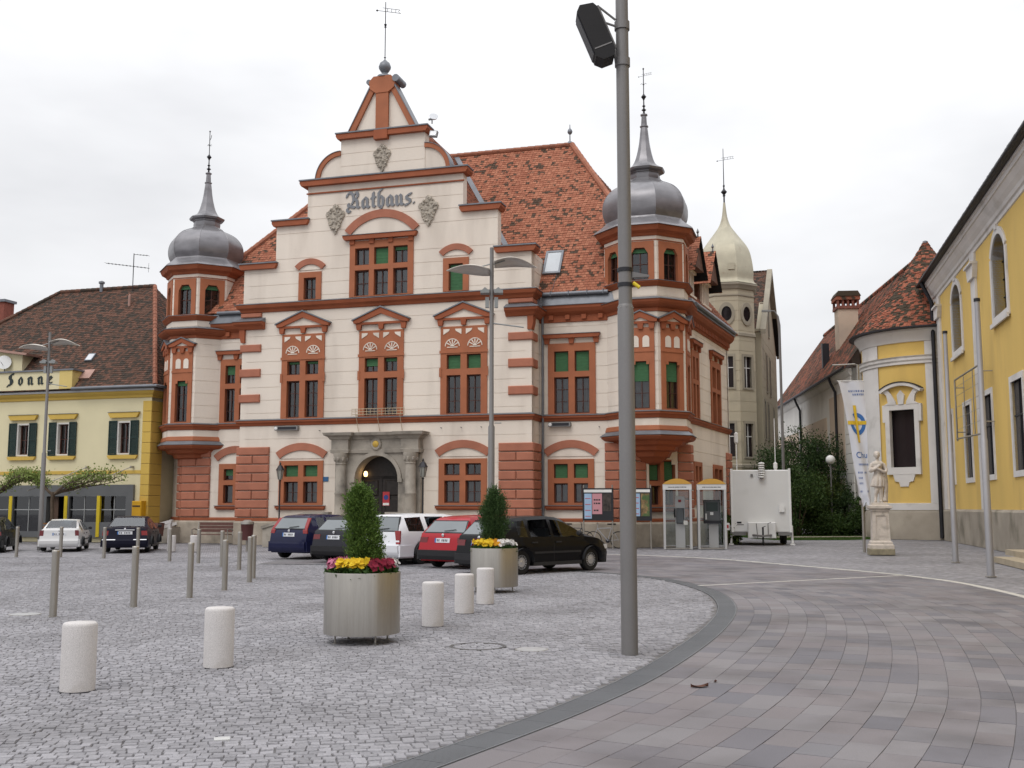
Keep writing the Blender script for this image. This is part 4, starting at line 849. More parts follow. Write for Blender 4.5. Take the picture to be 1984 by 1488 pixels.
# gabled dormers on the side roof
OLDWOOD = mat('dark_dormer_wood', (.13,.065,.045), .8, var=.25, scale=5)
for t in (1.3,4.3):
    M = frame((6.05+t*S7+.1, 3.35+t*C7, 0), (S7,C7)); w, z0, z1, zt = 1.0, 10.5, 12.3, 13.75
    d_ = MB(M).box(-w*.8,w*.8,.35,3.2,z0,z1).prism([(-w*.95,z1),(w*.95,z1),(0,zt-.12)],-.22,3.4).build('dormer', OLDWOOD, hall)
    m = MB(M)
    for x in (-.62,-.31,0,.31,.62): m.box(x-.05,x+.05,.18,.3,z0,z1)
    m.box(-w*.85,w*.85,.1,.36,z1-.12,z1); m.box(-w*.85,w*.85,.1,.36,z0+.55,z0+.65); m.build('dormer_posts', CREAM, d_)
    for s in (-1,1):
        ll = math.hypot(w+.25, zt-z1+.3); uu = (M.to_3x3() @ Vector((0,1,0))); vv_ = (M.to_3x3() @ Vector((-s*(w+.25)/ll,0,(zt-z1+.3)/ll))); oo = M @ Vector((s*(w+.25),-.35,z1-.3))
        tiles('dormer_tiles', oo, uu, vv_, [(0,0),(3.2,0),(4.2,ll),(0,ll)], .175, .155, TILE, d_, name2='dormer_deck')
    MB(M).lathe([(.05,zt),(.03,zt+.15),(.07,zt+.22),(0,zt+.4)], 8, (0,-.2)).build('dormer_finial', ZINC, d_)
# floodlights on the gable, light bars under the string course
FIX = mat('grey_fitting', (.22,.22,.22), .5, .3); LENS = mat('lamp_glass', (.55,.57,.6), .15, spec=.8)
def on_hall(x, y, z): return hall.matrix_basis @ Vector((x,y,z))
hall_m = Matrix.Translation((.828,44.3,0)) @ Matrix.Rotation(R(-16.3),4,'Z')
def at_hall(x, y, z): return tuple(hall_m @ Vector((x,y,z)))
for (x,z,a,lab,b) in ((-4.48,18.62,.3,'round silver floodlight on top of the gable cornice',1),(-4.40,17.98,-.2,'square floodlight hanging under the gable cornice',0)):
    t = thing('floodlight', lab, 'floodlight', at_hall(x,-.2,z), R(-16.3))
    if b:
        MB().tube([(0,0,-.16),(0,0,.0)], .03, 6).build('bracket', FIX, t)
        m = MB().lathe([(.05,-.12),(.16,-.02),(.2,.06)], 16).build('reflector', LENS, t, 50); m.rotation_euler = (R(50),R(35),0); m.location = (.08,-.02,.12)
        MB().tube([(-.16,0,.05),(.05,0,.06)], .05, 8).build('ballast', FIX, t)
    else:
        MB().tube([(-.2,.05,.14),(0,0,.0)], .03, 6).build('bracket', FIX, t); m = MB().box(-.18,.18,-.07,.07,-.14,.14).build('housing', FIX, t); q = MB().box(-.14,.14,-.085,-.071,-.1,.1).build('lens', LENS, t); m.rotation_euler = q.rotation_euler = (R(-12),R(8),0)
for x0, x1, y, z, lab in ((-11.85,-10.72,0,5.15,'grey light bar under the string course above the left ground-floor window'),(.42,1.38,1.3,5.15,'grey light bar under the string course of the right wing')):
    t = thing('facade_light', lab, 'light', at_hall((x0+x1)/2,y,z), R(-16.3)); h = (x1-x0)/2
    MB().box(-h,h,-.2,0,-.09,.09).build('housing', FIX, t); MB().box(-h+.18,h-.06,-.21,-.201,-.06,.06).build('grille', IRON, t); MB().lathe([(.07,0),(.07,.03),(0,.04)],10).build('end_cap', WHITE, t).matrix_local = Matrix.Translation((-h+.08,-.2,0)) @ Matrix.Rotation(PI/2,4,'X')
# ================================================================ INN ON THE LEFT
PALEY = mat('pale_yellow_plaster', (.66,.595,.39), .88, var=.05, scale=.6, fine=.03, bump=.12, bscale=100)
YEL = mat('deep_yellow_plaster', (.56,.38,.085), .85, var=.06, scale=.7, fine=.04, bump=.12)
SHUT = mat('green_shutter', (.009,.026,.022), .55, var=.15, scale=4)
SHOPGREY = mat('shopfront_grey', (.14,.145,.15), .5, .2, var=.06)
BRIGHTY = mat('bright_yellow_paint', (.62,.46,.02), .5, var=.06)
WHITEP = mat('white_plaster', (.66,.64,.60), .88, var=.06, scale=.7, fine=.03, bump=.15, dirt=(.42,.40,.36), dscale=.5, dthr=(.58,.8))
COPPER = mat('weathered_copper', (.36,.22,.18), .55, .3, var=.15, scale=2)
inn = thing('inn', 'pale yellow inn with green shutters, dark tiled roof and Sonne lettering', 'building', (-17.15,50.5,0), R(-16.3))
wn = [(-2.29,-.64),(-5.73,-4.14),(-8.08,-6.45),(-11.5,-9.9)]
MB().wall([(-16,0,0,6.95)], [((a+b)/2-.36,(a+b)/2+.36,4.2,5.72) for a,b in wn] + [(-15.5,-.95,.3,2.5)], 0, .35).build('front_wall', PALEY, inn)
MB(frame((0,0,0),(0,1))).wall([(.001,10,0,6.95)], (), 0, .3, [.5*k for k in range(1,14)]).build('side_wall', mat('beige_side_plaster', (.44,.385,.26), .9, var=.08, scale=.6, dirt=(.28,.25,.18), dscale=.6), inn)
MB().wall([(-16,0,0,6.95)], (), 10, .3).build('rear_wall', PALEY, inn); MB(frame((-16,10,0),(0,-1))).wall([(0,10,0,6.95)], (), 0, .3).build('side_wall', PALEY, inn)
for z in np.arange(.2,6.7,.5): MB(frame((0,0,0),(0,1))).block(.0,.9,-.045,0,z+.008,z+.492,.012).build('quoin_block', YEL, inn)
for z in np.arange(.2,6.7,.5): MB().block(-.44,.04,-.06,0,z+.008,z+.492,.012).build('quoin_block', YEL, inn)
MB().box(-16,-.46,-.035,0,3.24,3.40).build('wall_band', YEL, inn)
MB().mould([(-16,0),(0,0),(0,10)], [(0,6.86),(.06,6.88),(.08,6.98),(.2,7.08),(.26,7.18),(0,7.18)]).build('cornice', YEL, inn)
MB().mould([(-16,0),(0,0),(0,10)], [(-.3,7.183),(.30,7.183),(.30,7.285),(-.3,7.33)]).build('zinc_flashing', mat('pale_zinc', (.42,.42,.43), .5, .2), inn)
MB().tube([(-4.2,-.47,7.36),(.50,-.47,7.36),(.50,9.8,7.36)], .075, 8).build('gutter', ZINC, inn, 60)
for a, b in wn:
    c0 = (a+b)/2; W = window(inn, I4, (c0-.40,c0+.40,4.16,5.76), [(c0-.30,c0+.30,4.22,5.68)], {}, (), y=-.02, material=WHITEP, deep=.22, cas=WOOD)
    for s in (-1,1):
        x0, x1 = (a,c0-.38) if s < 0 else (c0+.38,b); m = MB(); m.wall([(x0,x1,4.14,5.78)], [(x0+.05,x1-.05,4.2,4.92),(x0+.05,x1-.05,4.98,5.72)], -.085, .05)
        for z in np.arange(4.22,5.70,.058): m.prism([(x0+.05,z),(x1-.05,z),(x1-.05,z+.05),(x0+.05,z+.05)], -.07+.008*(int(z*50)%2), -.045)
        m.build('shutter', SHUT, W)
    MB().prism([(a+.1,5.92),(b-.1,5.92),(b+.02,6.1),(b+.02,6.17),(a-.02,6.17),(a-.02,6.1)], -.14, 0).build('window_hood', YEL, W); MB().box(a-.04,b+.04,-.17,0,6.172,6.19).build('zinc_flashing', ZINC, W)
    MB().prism([(a+.08,3.95),(b-.08,3.95),(b,4.06),(b,4.12),(a,4.12),(a,4.06)], -.13, 0).build('sill', YEL, W)
# parapet with the name
par = MB().box(-16,-4.94,-.42,.5,7.37,8.26).build('sign_parapet', PALEY, inn); MB().box(-4.938,-4.2,-.46,.75,7.37,8.26).build('parapet_pier', mat('soft_yellow_plaster', (.60,.46,.17), .85, var=.06), par)
MB().box(-16,-4.12,-.50,.8,8.263,8.34).build('zinc_flashing', ZINC, par)
blackletter('Sonne', -7.98, 7.64, .365, -.455, -.42, mat('sign_black', (.02,.03,.03), .6), par, .62, .27)
# shop front
sf = MB().wall([(-15.6,-.74,.22,2.72)], [(-2.55,-1.12,.95,2.18),(-4.3,-2.7,.95,2.18),(-5.6,-4.5,.23,2.18),(-7.55,-5.85,.5,2.18),(-9.4,-7.75,.5,2.18),(-11.5,-9.6,.5,2.18)], -.14, .3).build('shop_front', SHOPGREY, inn)
for x0,x1,z0 in ((-2.55,-1.12,.95),(-4.3,-2.7,.95),(-7.55,-5.85,.5),(-9.4,-7.75,.5),(-11.5,-9.6,.5)):
    MB().add([(x0,.0,z0),(x1,.0,z0),(x1,.0,2.18),(x0,.0,2.18)], [(0,1,2,3)]).build('shop_pane', PANE, sf)
    MB().box(x0,x1,-.03,.03,1.52,1.56).box((x0+x1)/2-.018,(x0+x1)/2+.018,-.028,.028,z0,2.18).build('glazing_bar', mat('grey_bar', (.35,.36,.36), .5), sf)
MB().box(-15.5,-.9,1.4,1.45,0,2.8).build('dark_interior', DARK, sf)
for x in (-4.47,-2.62,-7.68): MB().box(x-.09,x+.09,-.17,-.05,.25,2.2).build('yellow_post', BRIGHTY, sf)
MB().box(-5.55,-5.1,.1,.15,.25,2.15).build('door_leaf', mat('brown_door', (.10,.06,.04), .5), sf)
# roof
sl_ = (13.4-7.3)/5.4; ll = math.hypot(1, sl_); RZ = lambda y: (y+.4)*ll
tiles('roof_tiles', (0,-.4,7.34), (1,0,0), (0,1/ll,sl_/ll), [(-17.4,0),(.42,0),(-3.6,RZ(5)),(-9.6,RZ(5))], .18, .15, TILE_OLD, inn)
A = np.array([.42,-.4,7.34]); B = np.array([.42,10.4,7.34]); Cc = np.array([-3.6,5,13.44]); u = np.array([0,1.,0]); v2 = (Cc-A)-((Cc-A)@u)*u; v2 /= np.linalg.norm(v2)
tiles('roof_tiles', A, u, v2, [((p-A)@u,(p-A)@v2) for p in (A,B,Cc)], .18, .15, TILE_OLD, inn)
m = MB(); m.add([(-17.4,10.4,7.34),(.42,10.4,7.34),(-3.6,5,13.44),(-9.6,5,13.44)], [(3,2,1,0)]); m.add([(-17.4,-.4,7.34),(-17.4,10.4,7.34),(-9.6,5,13.44)], [(0,2,1)]); m.build('rear_roof', TILE_OLD, inn)
ridge_tiles((.42,-.4,7.4),(-3.6,5,13.48),inn,.11,.32); ridge_tiles((-9.6,5,13.48),(-3.6,5,13.48),inn,.11,.32,TILE_OLD); ridge_tiles((-17.4,-.4,7.4),(-9.6,5,13.48),inn,.11,.32,TILE_OLD)
dm = MB(); dm.prism([(-13,7.5),(-8.0,7.5),(-8.0,9.35),(-13,10.0)], .5, 3.6); D = dm.build('dormer', PALEY, inn)
MB().prism([(-13.2,10.03),(-7.55,9.22),(-7.5,9.32),(-13.2,10.2)], .2, 4.2).build('dormer_roof', COPPER, D)
on_inn = lambda x,y,h: tuple(np.array([x,y-h*sl_/ll,7.34+sl_*(y+.4)+h/ll]))
for (x,y,w,hgt,mt,nm) in ((-4.42,.95,.42,.35,LENS,'roof_window'),(-3.95,.05,.75,.42,COPPER,'roof_hatch')):
    q = [on_inn(x-w/2,y,.0),on_inn(x+w/2,y,.0),on_inn(x+w/2,y+hgt,.0),on_inn(x-w/2,y+hgt,.0)]; t = [on_inn(x-w/2,y,.1),on_inn(x+w/2,y,.1),on_inn(x+w/2,y+hgt,.1),on_inn(x-w/2,y+hgt,.1)]
    W = MB().add(q+t, [(0,1,5,4),(1,2,6,5),(2,3,7,6),(3,0,4,7),(4,5,6,7)]).build(nm, ZINC if nm == 'roof_window' else COPPER, inn)
    if nm == 'roof_window': MB().add([on_inn(x-w/2+.04,y+.03,.105),on_inn(x+w/2-.04,y+.03,.105),on_inn(x+w/2-.04,y+hgt-.03,.105),on_inn(x-w/2+.04,y+hgt-.03,.105)], [(0,1,2,3)]).build('pane', LENS, W)
MB().lathe([(.1,13.3),(.1,13.75),(.16,13.78),(.16,13.88),(0,13.95)], 10, (-6.9,4.9)).build('vent_pipe', ZINC, inn); MB().lathe([(.07,12.2),(.07,12.8),(0,12.85)], 8, (-4.35,3.9)).build('vent_pipe', COPPER, inn)
MB().tube([(.95,2.0,7.2),(.95,2.0,.1)], .06, 8).build('downpipe', mat('pale_green_pipe', (.45,.47,.33), .6), inn)
inn_m = Matrix.Translation((-17.15,50.5,0)) @ Matrix.Rotation(R(-16.3),4,'Z')
def at_inn(x,y,z): return tuple(inn_m @ Vector((x,y,z)))
an = thing('television_antenna', 'tall television antenna with two booms on the dark inn roof', 'antenna', at_inn(-4.85,4.8,13.2), R(-16.3))
MB().tube([(0,0,-.3),(0,0,2.1)], .025, 6).build('mast', IRON, an)
m = MB().tube([(-1.75,0,1.68),(1.0,0,1.22)], .014, 5)
for i in range(12): x = -1.7+i*.23; m.tube([(x,-.22,1.68-(x+1.75)*.167),(x,.22,1.68-(x+1.75)*.167)], .008, 4)
m.build('boom', IRON, an); m = MB().tube([(0,0,2.05),(.9,0,1.92)], .014, 5).tube([(.95,0,1.0),(.95,0,1.5)], .01, 4)
for x in (.3,.5,.7,.88): m.tube([(x,-.15,2.05-x*.14),(x,.15,2.05-x*.14)], .008, 4)
m.build('boom', IRON, an)
dish = thing('satellite_dish', 'white satellite dish above the inn parapet at the left edge', 'dish', at_inn(-8.95,.35,8.9), R(-16.3))
m = MB().lathe([(0,0),(.15,.015),(.28,.06),(.36,.11)], 20).build('reflector', WHITE, dish, 60); m.rotation_euler = (R(80),0,R(25)); MB().tube([(0,.02,0),(0,.05,-.6)], .025, 6).build('mast', IRON, dish); MB().tube([(0,-.02,-.2),(.12,-.4,0)], .012, 5).build('feed_arm', IRON, dish)
# neighbour behind the inn, only its chimney shows; house closing the alley
nb = thing('neighbour_house', 'house behind the inn of which only a red brick chimney shows', 'house', (-31,64,0), R(-16))
MB().box(-6,5,-4,4,0,7).build('wall', PALEY, nb); MB().prism([(-6.3,6.9),(5.3,6.9),(-.5,11.2)], -4.3, 4.3).build('roof', TILE_OLD, nb)
MB().box(1.0,2.0,-2.2,-1.4,8.5,13.6).build('chimney', mat('brick_red', (.22,.07,.05), .85, var=.2, scale=6), nb); MB().box(.9,2.1,-2.3,-1.3,13.6,13.75).build('chimney_cap', ZINC, nb)
ah = thing('alley_house', 'beige house closing the narrow alley between inn and town hall', 'house', (-15.2,60.5,0), R(-16.3))
MB().wall([(-3.5,4.5,0,8)], [(.4,1.2,1.5,3)], 0, .3).build('wall', mat('beige_plaster', (.42,.37,.27), .9, var=.08, scale=.6), ah); MB().box(.3,1.3,.2,.25,1.4,3.1).build('window', DARK, ah)
MB().prism([(-3.8,7.9),(4.8,7.9),(.5,10.5)], -.3, 6).build('roof', TILE_OLD, ah)

# ================================================================ CHURCH ON THE RIGHT
CHY = mat('church_yellow', (.70,.485,.145), .88, var=.07, scale=.5, fine=.04, bump=.15, dirt=(.50,.34,.12), dscale=.7, dthr=(.54,.85), stretch=(1,1,.3))
CHW = mat('church_white', (.66,.64,.62), .88, var=.07, scale=.8, fine=.03, bump=.12, dirt=(.38,.36,.33), dscale=.9, dthr=(.55,.8))
CHP = mat('church_plinth', (.35,.31,.255), .9, var=.14, scale=.9, fine=.08, bump=.3, dirt=(.15,.135,.10), dscale=.8, dthr=(.5,.72))
church = thing('church', 'yellow baroque church with white trim, tall windows and a round chapel', 'church', (17.8,37,0), R(-13.6))
M_ch = frame((0,0,0),(0,-1))       # along the wall towards the camera
up = [(-3.7,-1.3),(-13.2,-10.8),(5.8,8.2),(15.3,17.7)]; lo = [(-1.5,.3),(-6.9,-5.1),(-11.3,-9.7),(-15.7,-14.5),(6.0,8.0)]
MB(M_ch).wall([(-19,34,0,12.9)], [(a,b,8.9,12.0) for a,b in up]+[(a,b,2.95,6.15) for a,b in lo], 0, .55).build('nave_wall', CHY, church)
MB(M_ch).mould([(-19,0),(34,0)], [(0,0),(.16,0),(.16,1.46),(.08,1.56),(0,1.56)]).build('plinth', CHP, church)
MB(M_ch).mould([(-19,0),(34,0)], [(0,12.28),(.05,12.30),(.05,12.46),(.12,12.5),(.16,12.62),(.28,12.78),(.40,12.98),(.45,13.0),(.46,13.14),(.52,13.16),(.52,13.26),(0,13.26)]).build('cornice', CHW, church)
m = MB(M_ch); m.mould([(-19.4,0),(34,0)], [(-.2,13.27),(.66,13.27),(.70,13.40),(-.2,13.6)]); m.build('eaves', IRON, church)
MB(M_ch).tube([(-19.3,-.72,13.34),(34,-.72,13.34)], .09, 8).build('gutter', IRON, church, 60)
tiles('roof_tiles', tuple(M_ch @ Vector((-19.3,-.68,13.52))), (0,-1,0), (.62,0,.78), [(0,0),(53,0),(53,12),(6,12)], .2, .2, TILE_MIX, church)
GLZ = mat('church_glass', (.022,.016,.018), .25, spec=.25)
for a, b in up:
    W = MB(M_ch).wall([(a-.28,b+.28,8.62,11.2)], [(a,b,8.9,11.3)], -.06, .5).build('window', CHW, church)
    c0 = (a+b)/2; r_ = (b-a)/2
    MB(M_ch).arc(a,b,11.2,.72,.28,-.06,.5,14).build('arch_surround', CHW, W); MB(M_ch).box(a,b,.38,.42,8.9,12.0).build('pane', GLZ, W)
    m = MB(M_ch); m.box(c0-.03,c0+.03,.33,.38,8.9,11.9)
    for z in (9.7,10.4,11.1): m.box(a,b,.34,.375,z-.02,z+.02)
    m.build('glazing_bar', IRON, W); MB(M_ch).box(c0-.18,c0+.18,-.10,0,12.1,12.3).build('keystone', CHW, W); MB(M_ch).box(a-.34,b+.34,-.14,-.06,8.52,8.68).build('sill', CHW, W)
    n = 14; cz_ = 11.2+.72-(r_*r_+.72**2)/(2*.72); rr_ = (r_*r_+.72**2)/(2*.72); a_ = math.asin(r_/rr_)
    ar = [(c0+rr_*math.sin(-a_+2*a_*i/n), cz_+rr_*math.cos(-a_+2*a_*i/n)) for i in range(n+1)]
    MB(M_ch).prism([(a,12.0)] + ar + [(b,12.0)], .0, .5).build('arch_spandrel', CHY, W)
for a, b in lo:
    W = MB(M_ch).wall([(a-.22,b+.22,2.73,6.37)], [(a,b,2.95,6.15)], -.05, .5).build('window', CHW, church)
    MB(M_ch).box(a,b,.08,.12,2.95,6.15).build('pane', GLZ, W); MB(M_ch).box((a+b)/2-.03,(a+b)/2+.03,.04,.08,2.95,6.15).box(a,b,.045,.075,4.9,4.96).build('glazing_bar', IRON, W)
for x in (-7.9,-17.6,1.8+.0,11.5):
    if x == 1.8: continue
    P_ = MB(M_ch).box(x,x+1.0,-.09,0,1.56,12.3).build('pilaster', CHW, church)
    MB(M_ch).prism([(x-.05,11.2),(x+1.05,11.2),(x+1.2,11.5),(x+1.28,11.75),(x-.28,11.75),(x-.2,11.5)], -.2, 0).prism([(x-.3,11.75),(x+1.3,11.75),(x+1.3,11.84),(x-.3,11.84)], -.3, 0).build('capital', CHW, P_)
MB(M_ch).box(-19,34,.55,.6,0,12.9).build('inner_dark_wall', DARK, church)
MB(M_ch).tube([(-17.9,-.7,13.3),(-17.85,-.55,12.9),(-17.8,-.25,12.2),(-17.8,-.25,9),(-17.8,-.25,4),(-17.8,-.25,.1)], .10, 8).build('downpipe', IRON, church, 60)
# round chapel
ch_inv = (Matrix.Translation((17.8,37,0)) @ Matrix.Rotation(R(-13.6),4,'Z')).inverted() @ Matrix.Translation((23,58,0))
def lath(prof, a0, a1, n): return MB(ch_inv).lathe(prof, n, (0,0), 0, 1.0, R(a0), R(a1))
Rr = 3.6; W0, W1 = -147.5, -125.5
ch = MB(ch_inv)
ch.lathe([(Rr,0),(Rr,3.7)], 64); ch.lathe([(Rr,6.75),(Rr,10.5)], 64); ch.lathe([(Rr,3.7),(Rr,6.75)], 60, (0,0), 0, 1.0, R(W1), R(360+W0))
chapel = ch.build('chapel_wall', CHY, church, 30)
lath([(Rr+.14,0),(Rr+.14,1.35),(Rr+.06,1.5),(Rr,1.5)],0,360,64).build('chapel_plinth', CHP, chapel, 30); lath([(Rr+.08,1.51),(Rr+.08,1.85),(Rr,1.87)],0,360,64).build('chapel_base_band', CHW, chapel, 30)
lath([(Rr,9.08),(Rr+.1,9.1),(Rr+.1,9.22),(Rr+.16,9.3),(Rr+.16,9.42),(Rr+.22,9.5),(Rr,9.54)],0,360,64).build('chapel_band', CHW, chapel, 30)
lath([(Rr,10.25),(Rr+.08,10.27),(Rr+.12,10.45),(Rr+.3,10.7),(Rr+.36,10.78),(Rr+.36,10.92),(Rr,10.92)],0,360,64).build('chapel_cornice', CHW, chapel, 30)
for a0,a1 in ((-186,-158),(-116,-103),(-230,-205)):
    lath([(Rr+.05,1.87),(Rr+.05,9.08)],a0,a1,10).build('chapel_pilaster', CHW, chapel, 30); lath([(Rr+.05,9.54),(Rr+.05,10.25)],a0,a1,10).build('chapel_pilaster', CHW, chapel, 30)
lath([(Rr-.3,3.5),(Rr-.3,6.9)],W0-3,W1+3,6).build('chapel_pane', GLZ, chapel)
am = R(-136.5); Mw = ch_inv @ frame((math.cos(am)*(Rr-.02), math.sin(am)*(Rr-.02), 0), (-math.sin(am), math.cos(am)))
W = MB(Mw).wall([(-.92,.92,3.35,7.0)], [(-.68,.68,3.72,6.72)], -.08, .3).build('chapel_window', CHW, chapel)
MB(Mw).prism([(-.6,3.35),(-.5,3.0),(-.28,2.95),(-.22,2.72),(.22,2.72),(.28,2.95),(.5,3.0),(.6,3.35)], -.07, .3).build('apron', CHW, W); m = MB(Mw)
m.prism([(-.95,7.0),(-.72,7.12),(-.78,7.5),(-1.0,7.72),(-.72,7.8),(-.5,7.5),(-.3,7.15),(-.28,7.0)], -.10, .25); m.prism([(.28,7.0),(.3,7.15),(.5,7.5),(.72,7.8),(1.0,7.72),(.78,7.5),(.72,7.12),(.95,7.0)], -.10, .25)
m.prism([(-.14,7.0),(.14,7.0),(.2,7.5),(0,7.75),(-.2,7.5)], -.12, .25); m.arc(-1.08,1.08,7.62,.36,.16,-.22,.2,14); m.build('window_crest', CHW, W)
MB(Mw).arc(-1.12,1.12,7.79,.37,.04,-.26,.2,14).build('zinc_flashing', IRON, W)
for s in (-1,1): MB(Mw).box(min(s*.9,s*1.06),max(s*.9,s*1.06),-.07,.2,6.1,7.0).build('side_scroll', CHW, W)
# conical roof
prof = spline([(4.12,10.98),(3.08,12.2),(2.08,13.45),(1.12,14.75),(.42,15.8),(.10,16.35)], 12); V = []
for (r0,z0),(r1,z1) in zip(prof, prof[1:]):
    n_ = max(8, int(2*PI*r0/.2)); off = rng.uniform(0,1)
    a = (np.arange(n_)+off)/n_*2*PI; b = a + 2*PI/n_*.96; jit = rng.uniform(.01,.05,n_)
    def q(r,ang,z): return np.stack([r*np.cos(ang), r*np.sin(ang), np.broadcast_to(z, ang.shape)], 1)
    V.append(np.stack([q(r0+jit,a,z0+jit*.6-.03), q(r0+jit,b,z0+jit*.6-.03), q(r1,b,z1), q(r1,a,z1), q(r0-.02,a,z0-.06), q(r0-.02,b,z0-.06)], 1))
V = np.concatenate(V); Mi = np.array(ch_inv); V = V@Mi[:3,:3].T + Mi[:3,3]
solid_mesh('chapel_roof_tiles', V, [(0,1,2,3),(4,5,1,0)], TILE_MIX, chapel, 'stuff')
MB(ch_inv).lathe([(4.1,10.95)]+[(a-.05,b-.04) for a,b in prof], 48).build('chapel_roof_deck', DARK, chapel); lath([(4.12,10.9),(4.25,10.92),(4.25,11.0),(4.12,11.02)],0,360,64).build('chapel_gutter', IRON, chapel)
MB(ch_inv).lathe([(.16,16.2),(.14,16.36),(0,16.42)], 10).build('roof_cap', ZINC, chapel)
STEP = mat('sand_stone_step', (.40,.34,.25), .85, var=.12, scale=2, fine=.06, bump=.2)
st = thing('church_steps', 'two sandstone steps by the church wall at the right edge', 'steps', (17.8,37,0), R(-13.6))
MB().box(-2.1,-.25,-11.5,-5.0,0,.17).build('step', STEP, st); MB().box(-1.5,-.26,-11.0,-3.6,.172,.34).build('step', STEP, st)
# lattice frame on the church wall
fr = thing('wall_lattice', 'square steel lattice frame mounted on the yellow church wall', 'frame', (17.8,37,0), R(-13.6)); m = MB(M_ch)
for a,b in (((-11,4.7),(-4.75,4.55)),((-11,7.35),(-4.75,7.3))): m.tube([(a[0],-.4,a[1]),(b[0],-.4,b[1])], .04, 6)
for x in (-11,-4.75): m.tube([(x,-.4,4.6),(x,-.4,7.33)], .04, 6)
for x in (-8.8,-6.7): m.tube([(x,-.4,4.6),(x,-.4,7.33)], .02, 5)
m.build('frame', STEEL2, fr); m = MB(M_ch)
for z in (5.1,5.6,6.1,6.6,7.0): m.tube([(-11,-.4,z),(-4.75,-.4,z)], .01, 4)
m.build('wires', STEEL2, fr); m = MB(M_ch)
for x in (-11,-4.75): m.tube([(x,-.4,5),(x,0,5)], .025, 5).tube([(x,-.4,7),(x,0,7)], .025, 5)
m.build('wall_bracket', STEEL2, fr)

# ================================================================ LONG LOW BUILDING BEHIND THE CHAPEL
PINK = mat('pinkish_plaster', (.55,.44,.34), .9, var=.07, scale=.6, dirt=(.40,.33,.27), dscale=.5)
lb = thing('long_low_building', 'long white and salmon building with a steep brown tiled roof and chimney', 'building', (19.9,62,0), R(-5.5)); Ml = frame((0,0,0),(0,-1))
MB(Ml).wall([(-30,0,0,9.8)], [(-15,-14.1,5.0,6.4),(-25,-24.1,5.0,6.4),(-2.6,-2.0,2.6,3.6)], 0, .4).build('wall', WHITEP, lb)
MB(Ml).box(-30,0,.4,.45,0,9.8).build('dark_interior', DARK, lb)
for x0,x1,z0,z1 in ((-6.6,-2.3,3.9,8.6),(-6.6,-2.3,.4,3.4),(-17.5,-7.6,1.0,7.5),(-29,-18.5,1.0,7.3)): MB(Ml).wall([(x0,x1,z0,z1)], [(-15.05,-14.05,4.95,6.45),(-25.05,-24.05,4.95,6.45),(-2.65,-1.95,2.55,3.65)], -.025, .03).build('wall_panel', PINK, lb)
for i in range(16): MB(Ml).block(-1.9,.04,-.06,0,.15+i*.58,.71+i*.58,.02).build('quoin_block', WHITEP, lb)
MB(frame((0,0,0),(1,0))).wall([(0,9,0,9.8)], (), 0, .3).build('end_wall', WHITEP, lb)
MB(Ml).mould([(-30.2,0),(0.1,0)], [(0,9.3),(.1,9.35),(.3,9.6),(.36,9.75),(0,9.75)]).build('cornice', WHITEP, lb); MB(Ml).tube([(-30.2,-.5,9.78),(.3,-.5,9.78)], .09, 8).build('gutter', IRON, lb)
s5 = 1.43; l5 = math.hypot(1,s5)
tiles('roof_tiles', (-.45,-.5,9.75), (0,1,0), (1/l5,0,s5/l5), [(0,0),(31,0),(28.5,4.45*l5),(0,4.45*l5)], .22, .2, TILE_MIX, lb)
m = MB(); m.add([(4,-.5,16.1),(4,28,16.1),(9,31,9.7),(9,-.5,9.7)], [(0,1,2,3)]); m.add([(-.45,30.5,9.75),(4,28,16.1),(9,31,9.7)], [(0,1,2)]); m.build('rear_roof', TILE_MIX, lb)
ridge_tiles((4,-.5,16.15),(4,28,16.15),lb,.15,.4,TILE_MIX)
for y in (4.2,17.0): MB().tube([(-.5,y,9.7),(-.35,y,9.3),(-.12,y,8.8),(-.1,y,5),(-.1,y,.2)], .09, 6).build('downpipe', IRON, lb)
BRICK = mat('chimney_brick', (.20,.075,.055), .85, var=.25, scale=7, fine=.1, fscale=30)
c_ = MB().box(1.3,2.6,9.2,10.5,10.5,15.0).build('chimney', PINK, lb); MB().box(1.2,2.7,9.1,10.6,15.0,15.2).build('chimney_collar', BRICK, c_)
m = MB()
for x in np.linspace(1.22,2.54,5): m.box(x,x+.14,9.12,9.3,15.2,15.6).box(x,x+.14,10.4,10.58,15.2,15.6)
m.build('chimney_piers', BRICK, c_); m = MB().box(1.15,2.75,9.05,10.65,15.6,15.85); m.prism([(1.1,15.85),(2.8,15.85),(2.6,16.2),(1.3,16.2)],9.0,10.7).build('chimney_cap', TILE_MIX, c_)
MB().box(.5,.95,10.9,11.3,11.2,12.9).build('chimney', IRON, lb)
# small skylight hatch
MB().prism([(-.2,10.2),(.5,10.2),(.5,10.7)], 2.0,3.2).build('roof_hatch', COPPER, lb)

# ================================================================ BEIGE BUILDING WITH A PALE DOME
BEIGE = mat('beige_render', (.43,.385,.29), .9, var=.07, scale=.6, fine=.04, bump=.15, dirt=(.30,.27,.21), dscale=.6)
BEIGE2 = mat('beige_stone_trim', (.30,.27,.215), .9, var=.1, scale=1.2, fine=.05)
PALEDOME = mat('pale_dome_sheet', (.43,.40,.305), .5, .2, var=.10, scale=1.4, fine=.04, dirt=(.26,.19,.14), dscale=1.6, dthr=(.62,.8))
bb = thing('beige_building', 'beige building with round tower, oval windows and a pale yellow onion dome', 'building', (13.5,66,0), R(-12))
CR2 = [.6+.62*k for k in range(30)]
def octface(a, ap): n = (math.cos(R(a)), -math.sin(R(a))); return frame((n[0]*ap, n[1]*ap, 0), (-n[1], n[0]))
r = 1.80; ap = r*math.cos(R(22.5)); hs = r*math.sin(R(22.5))
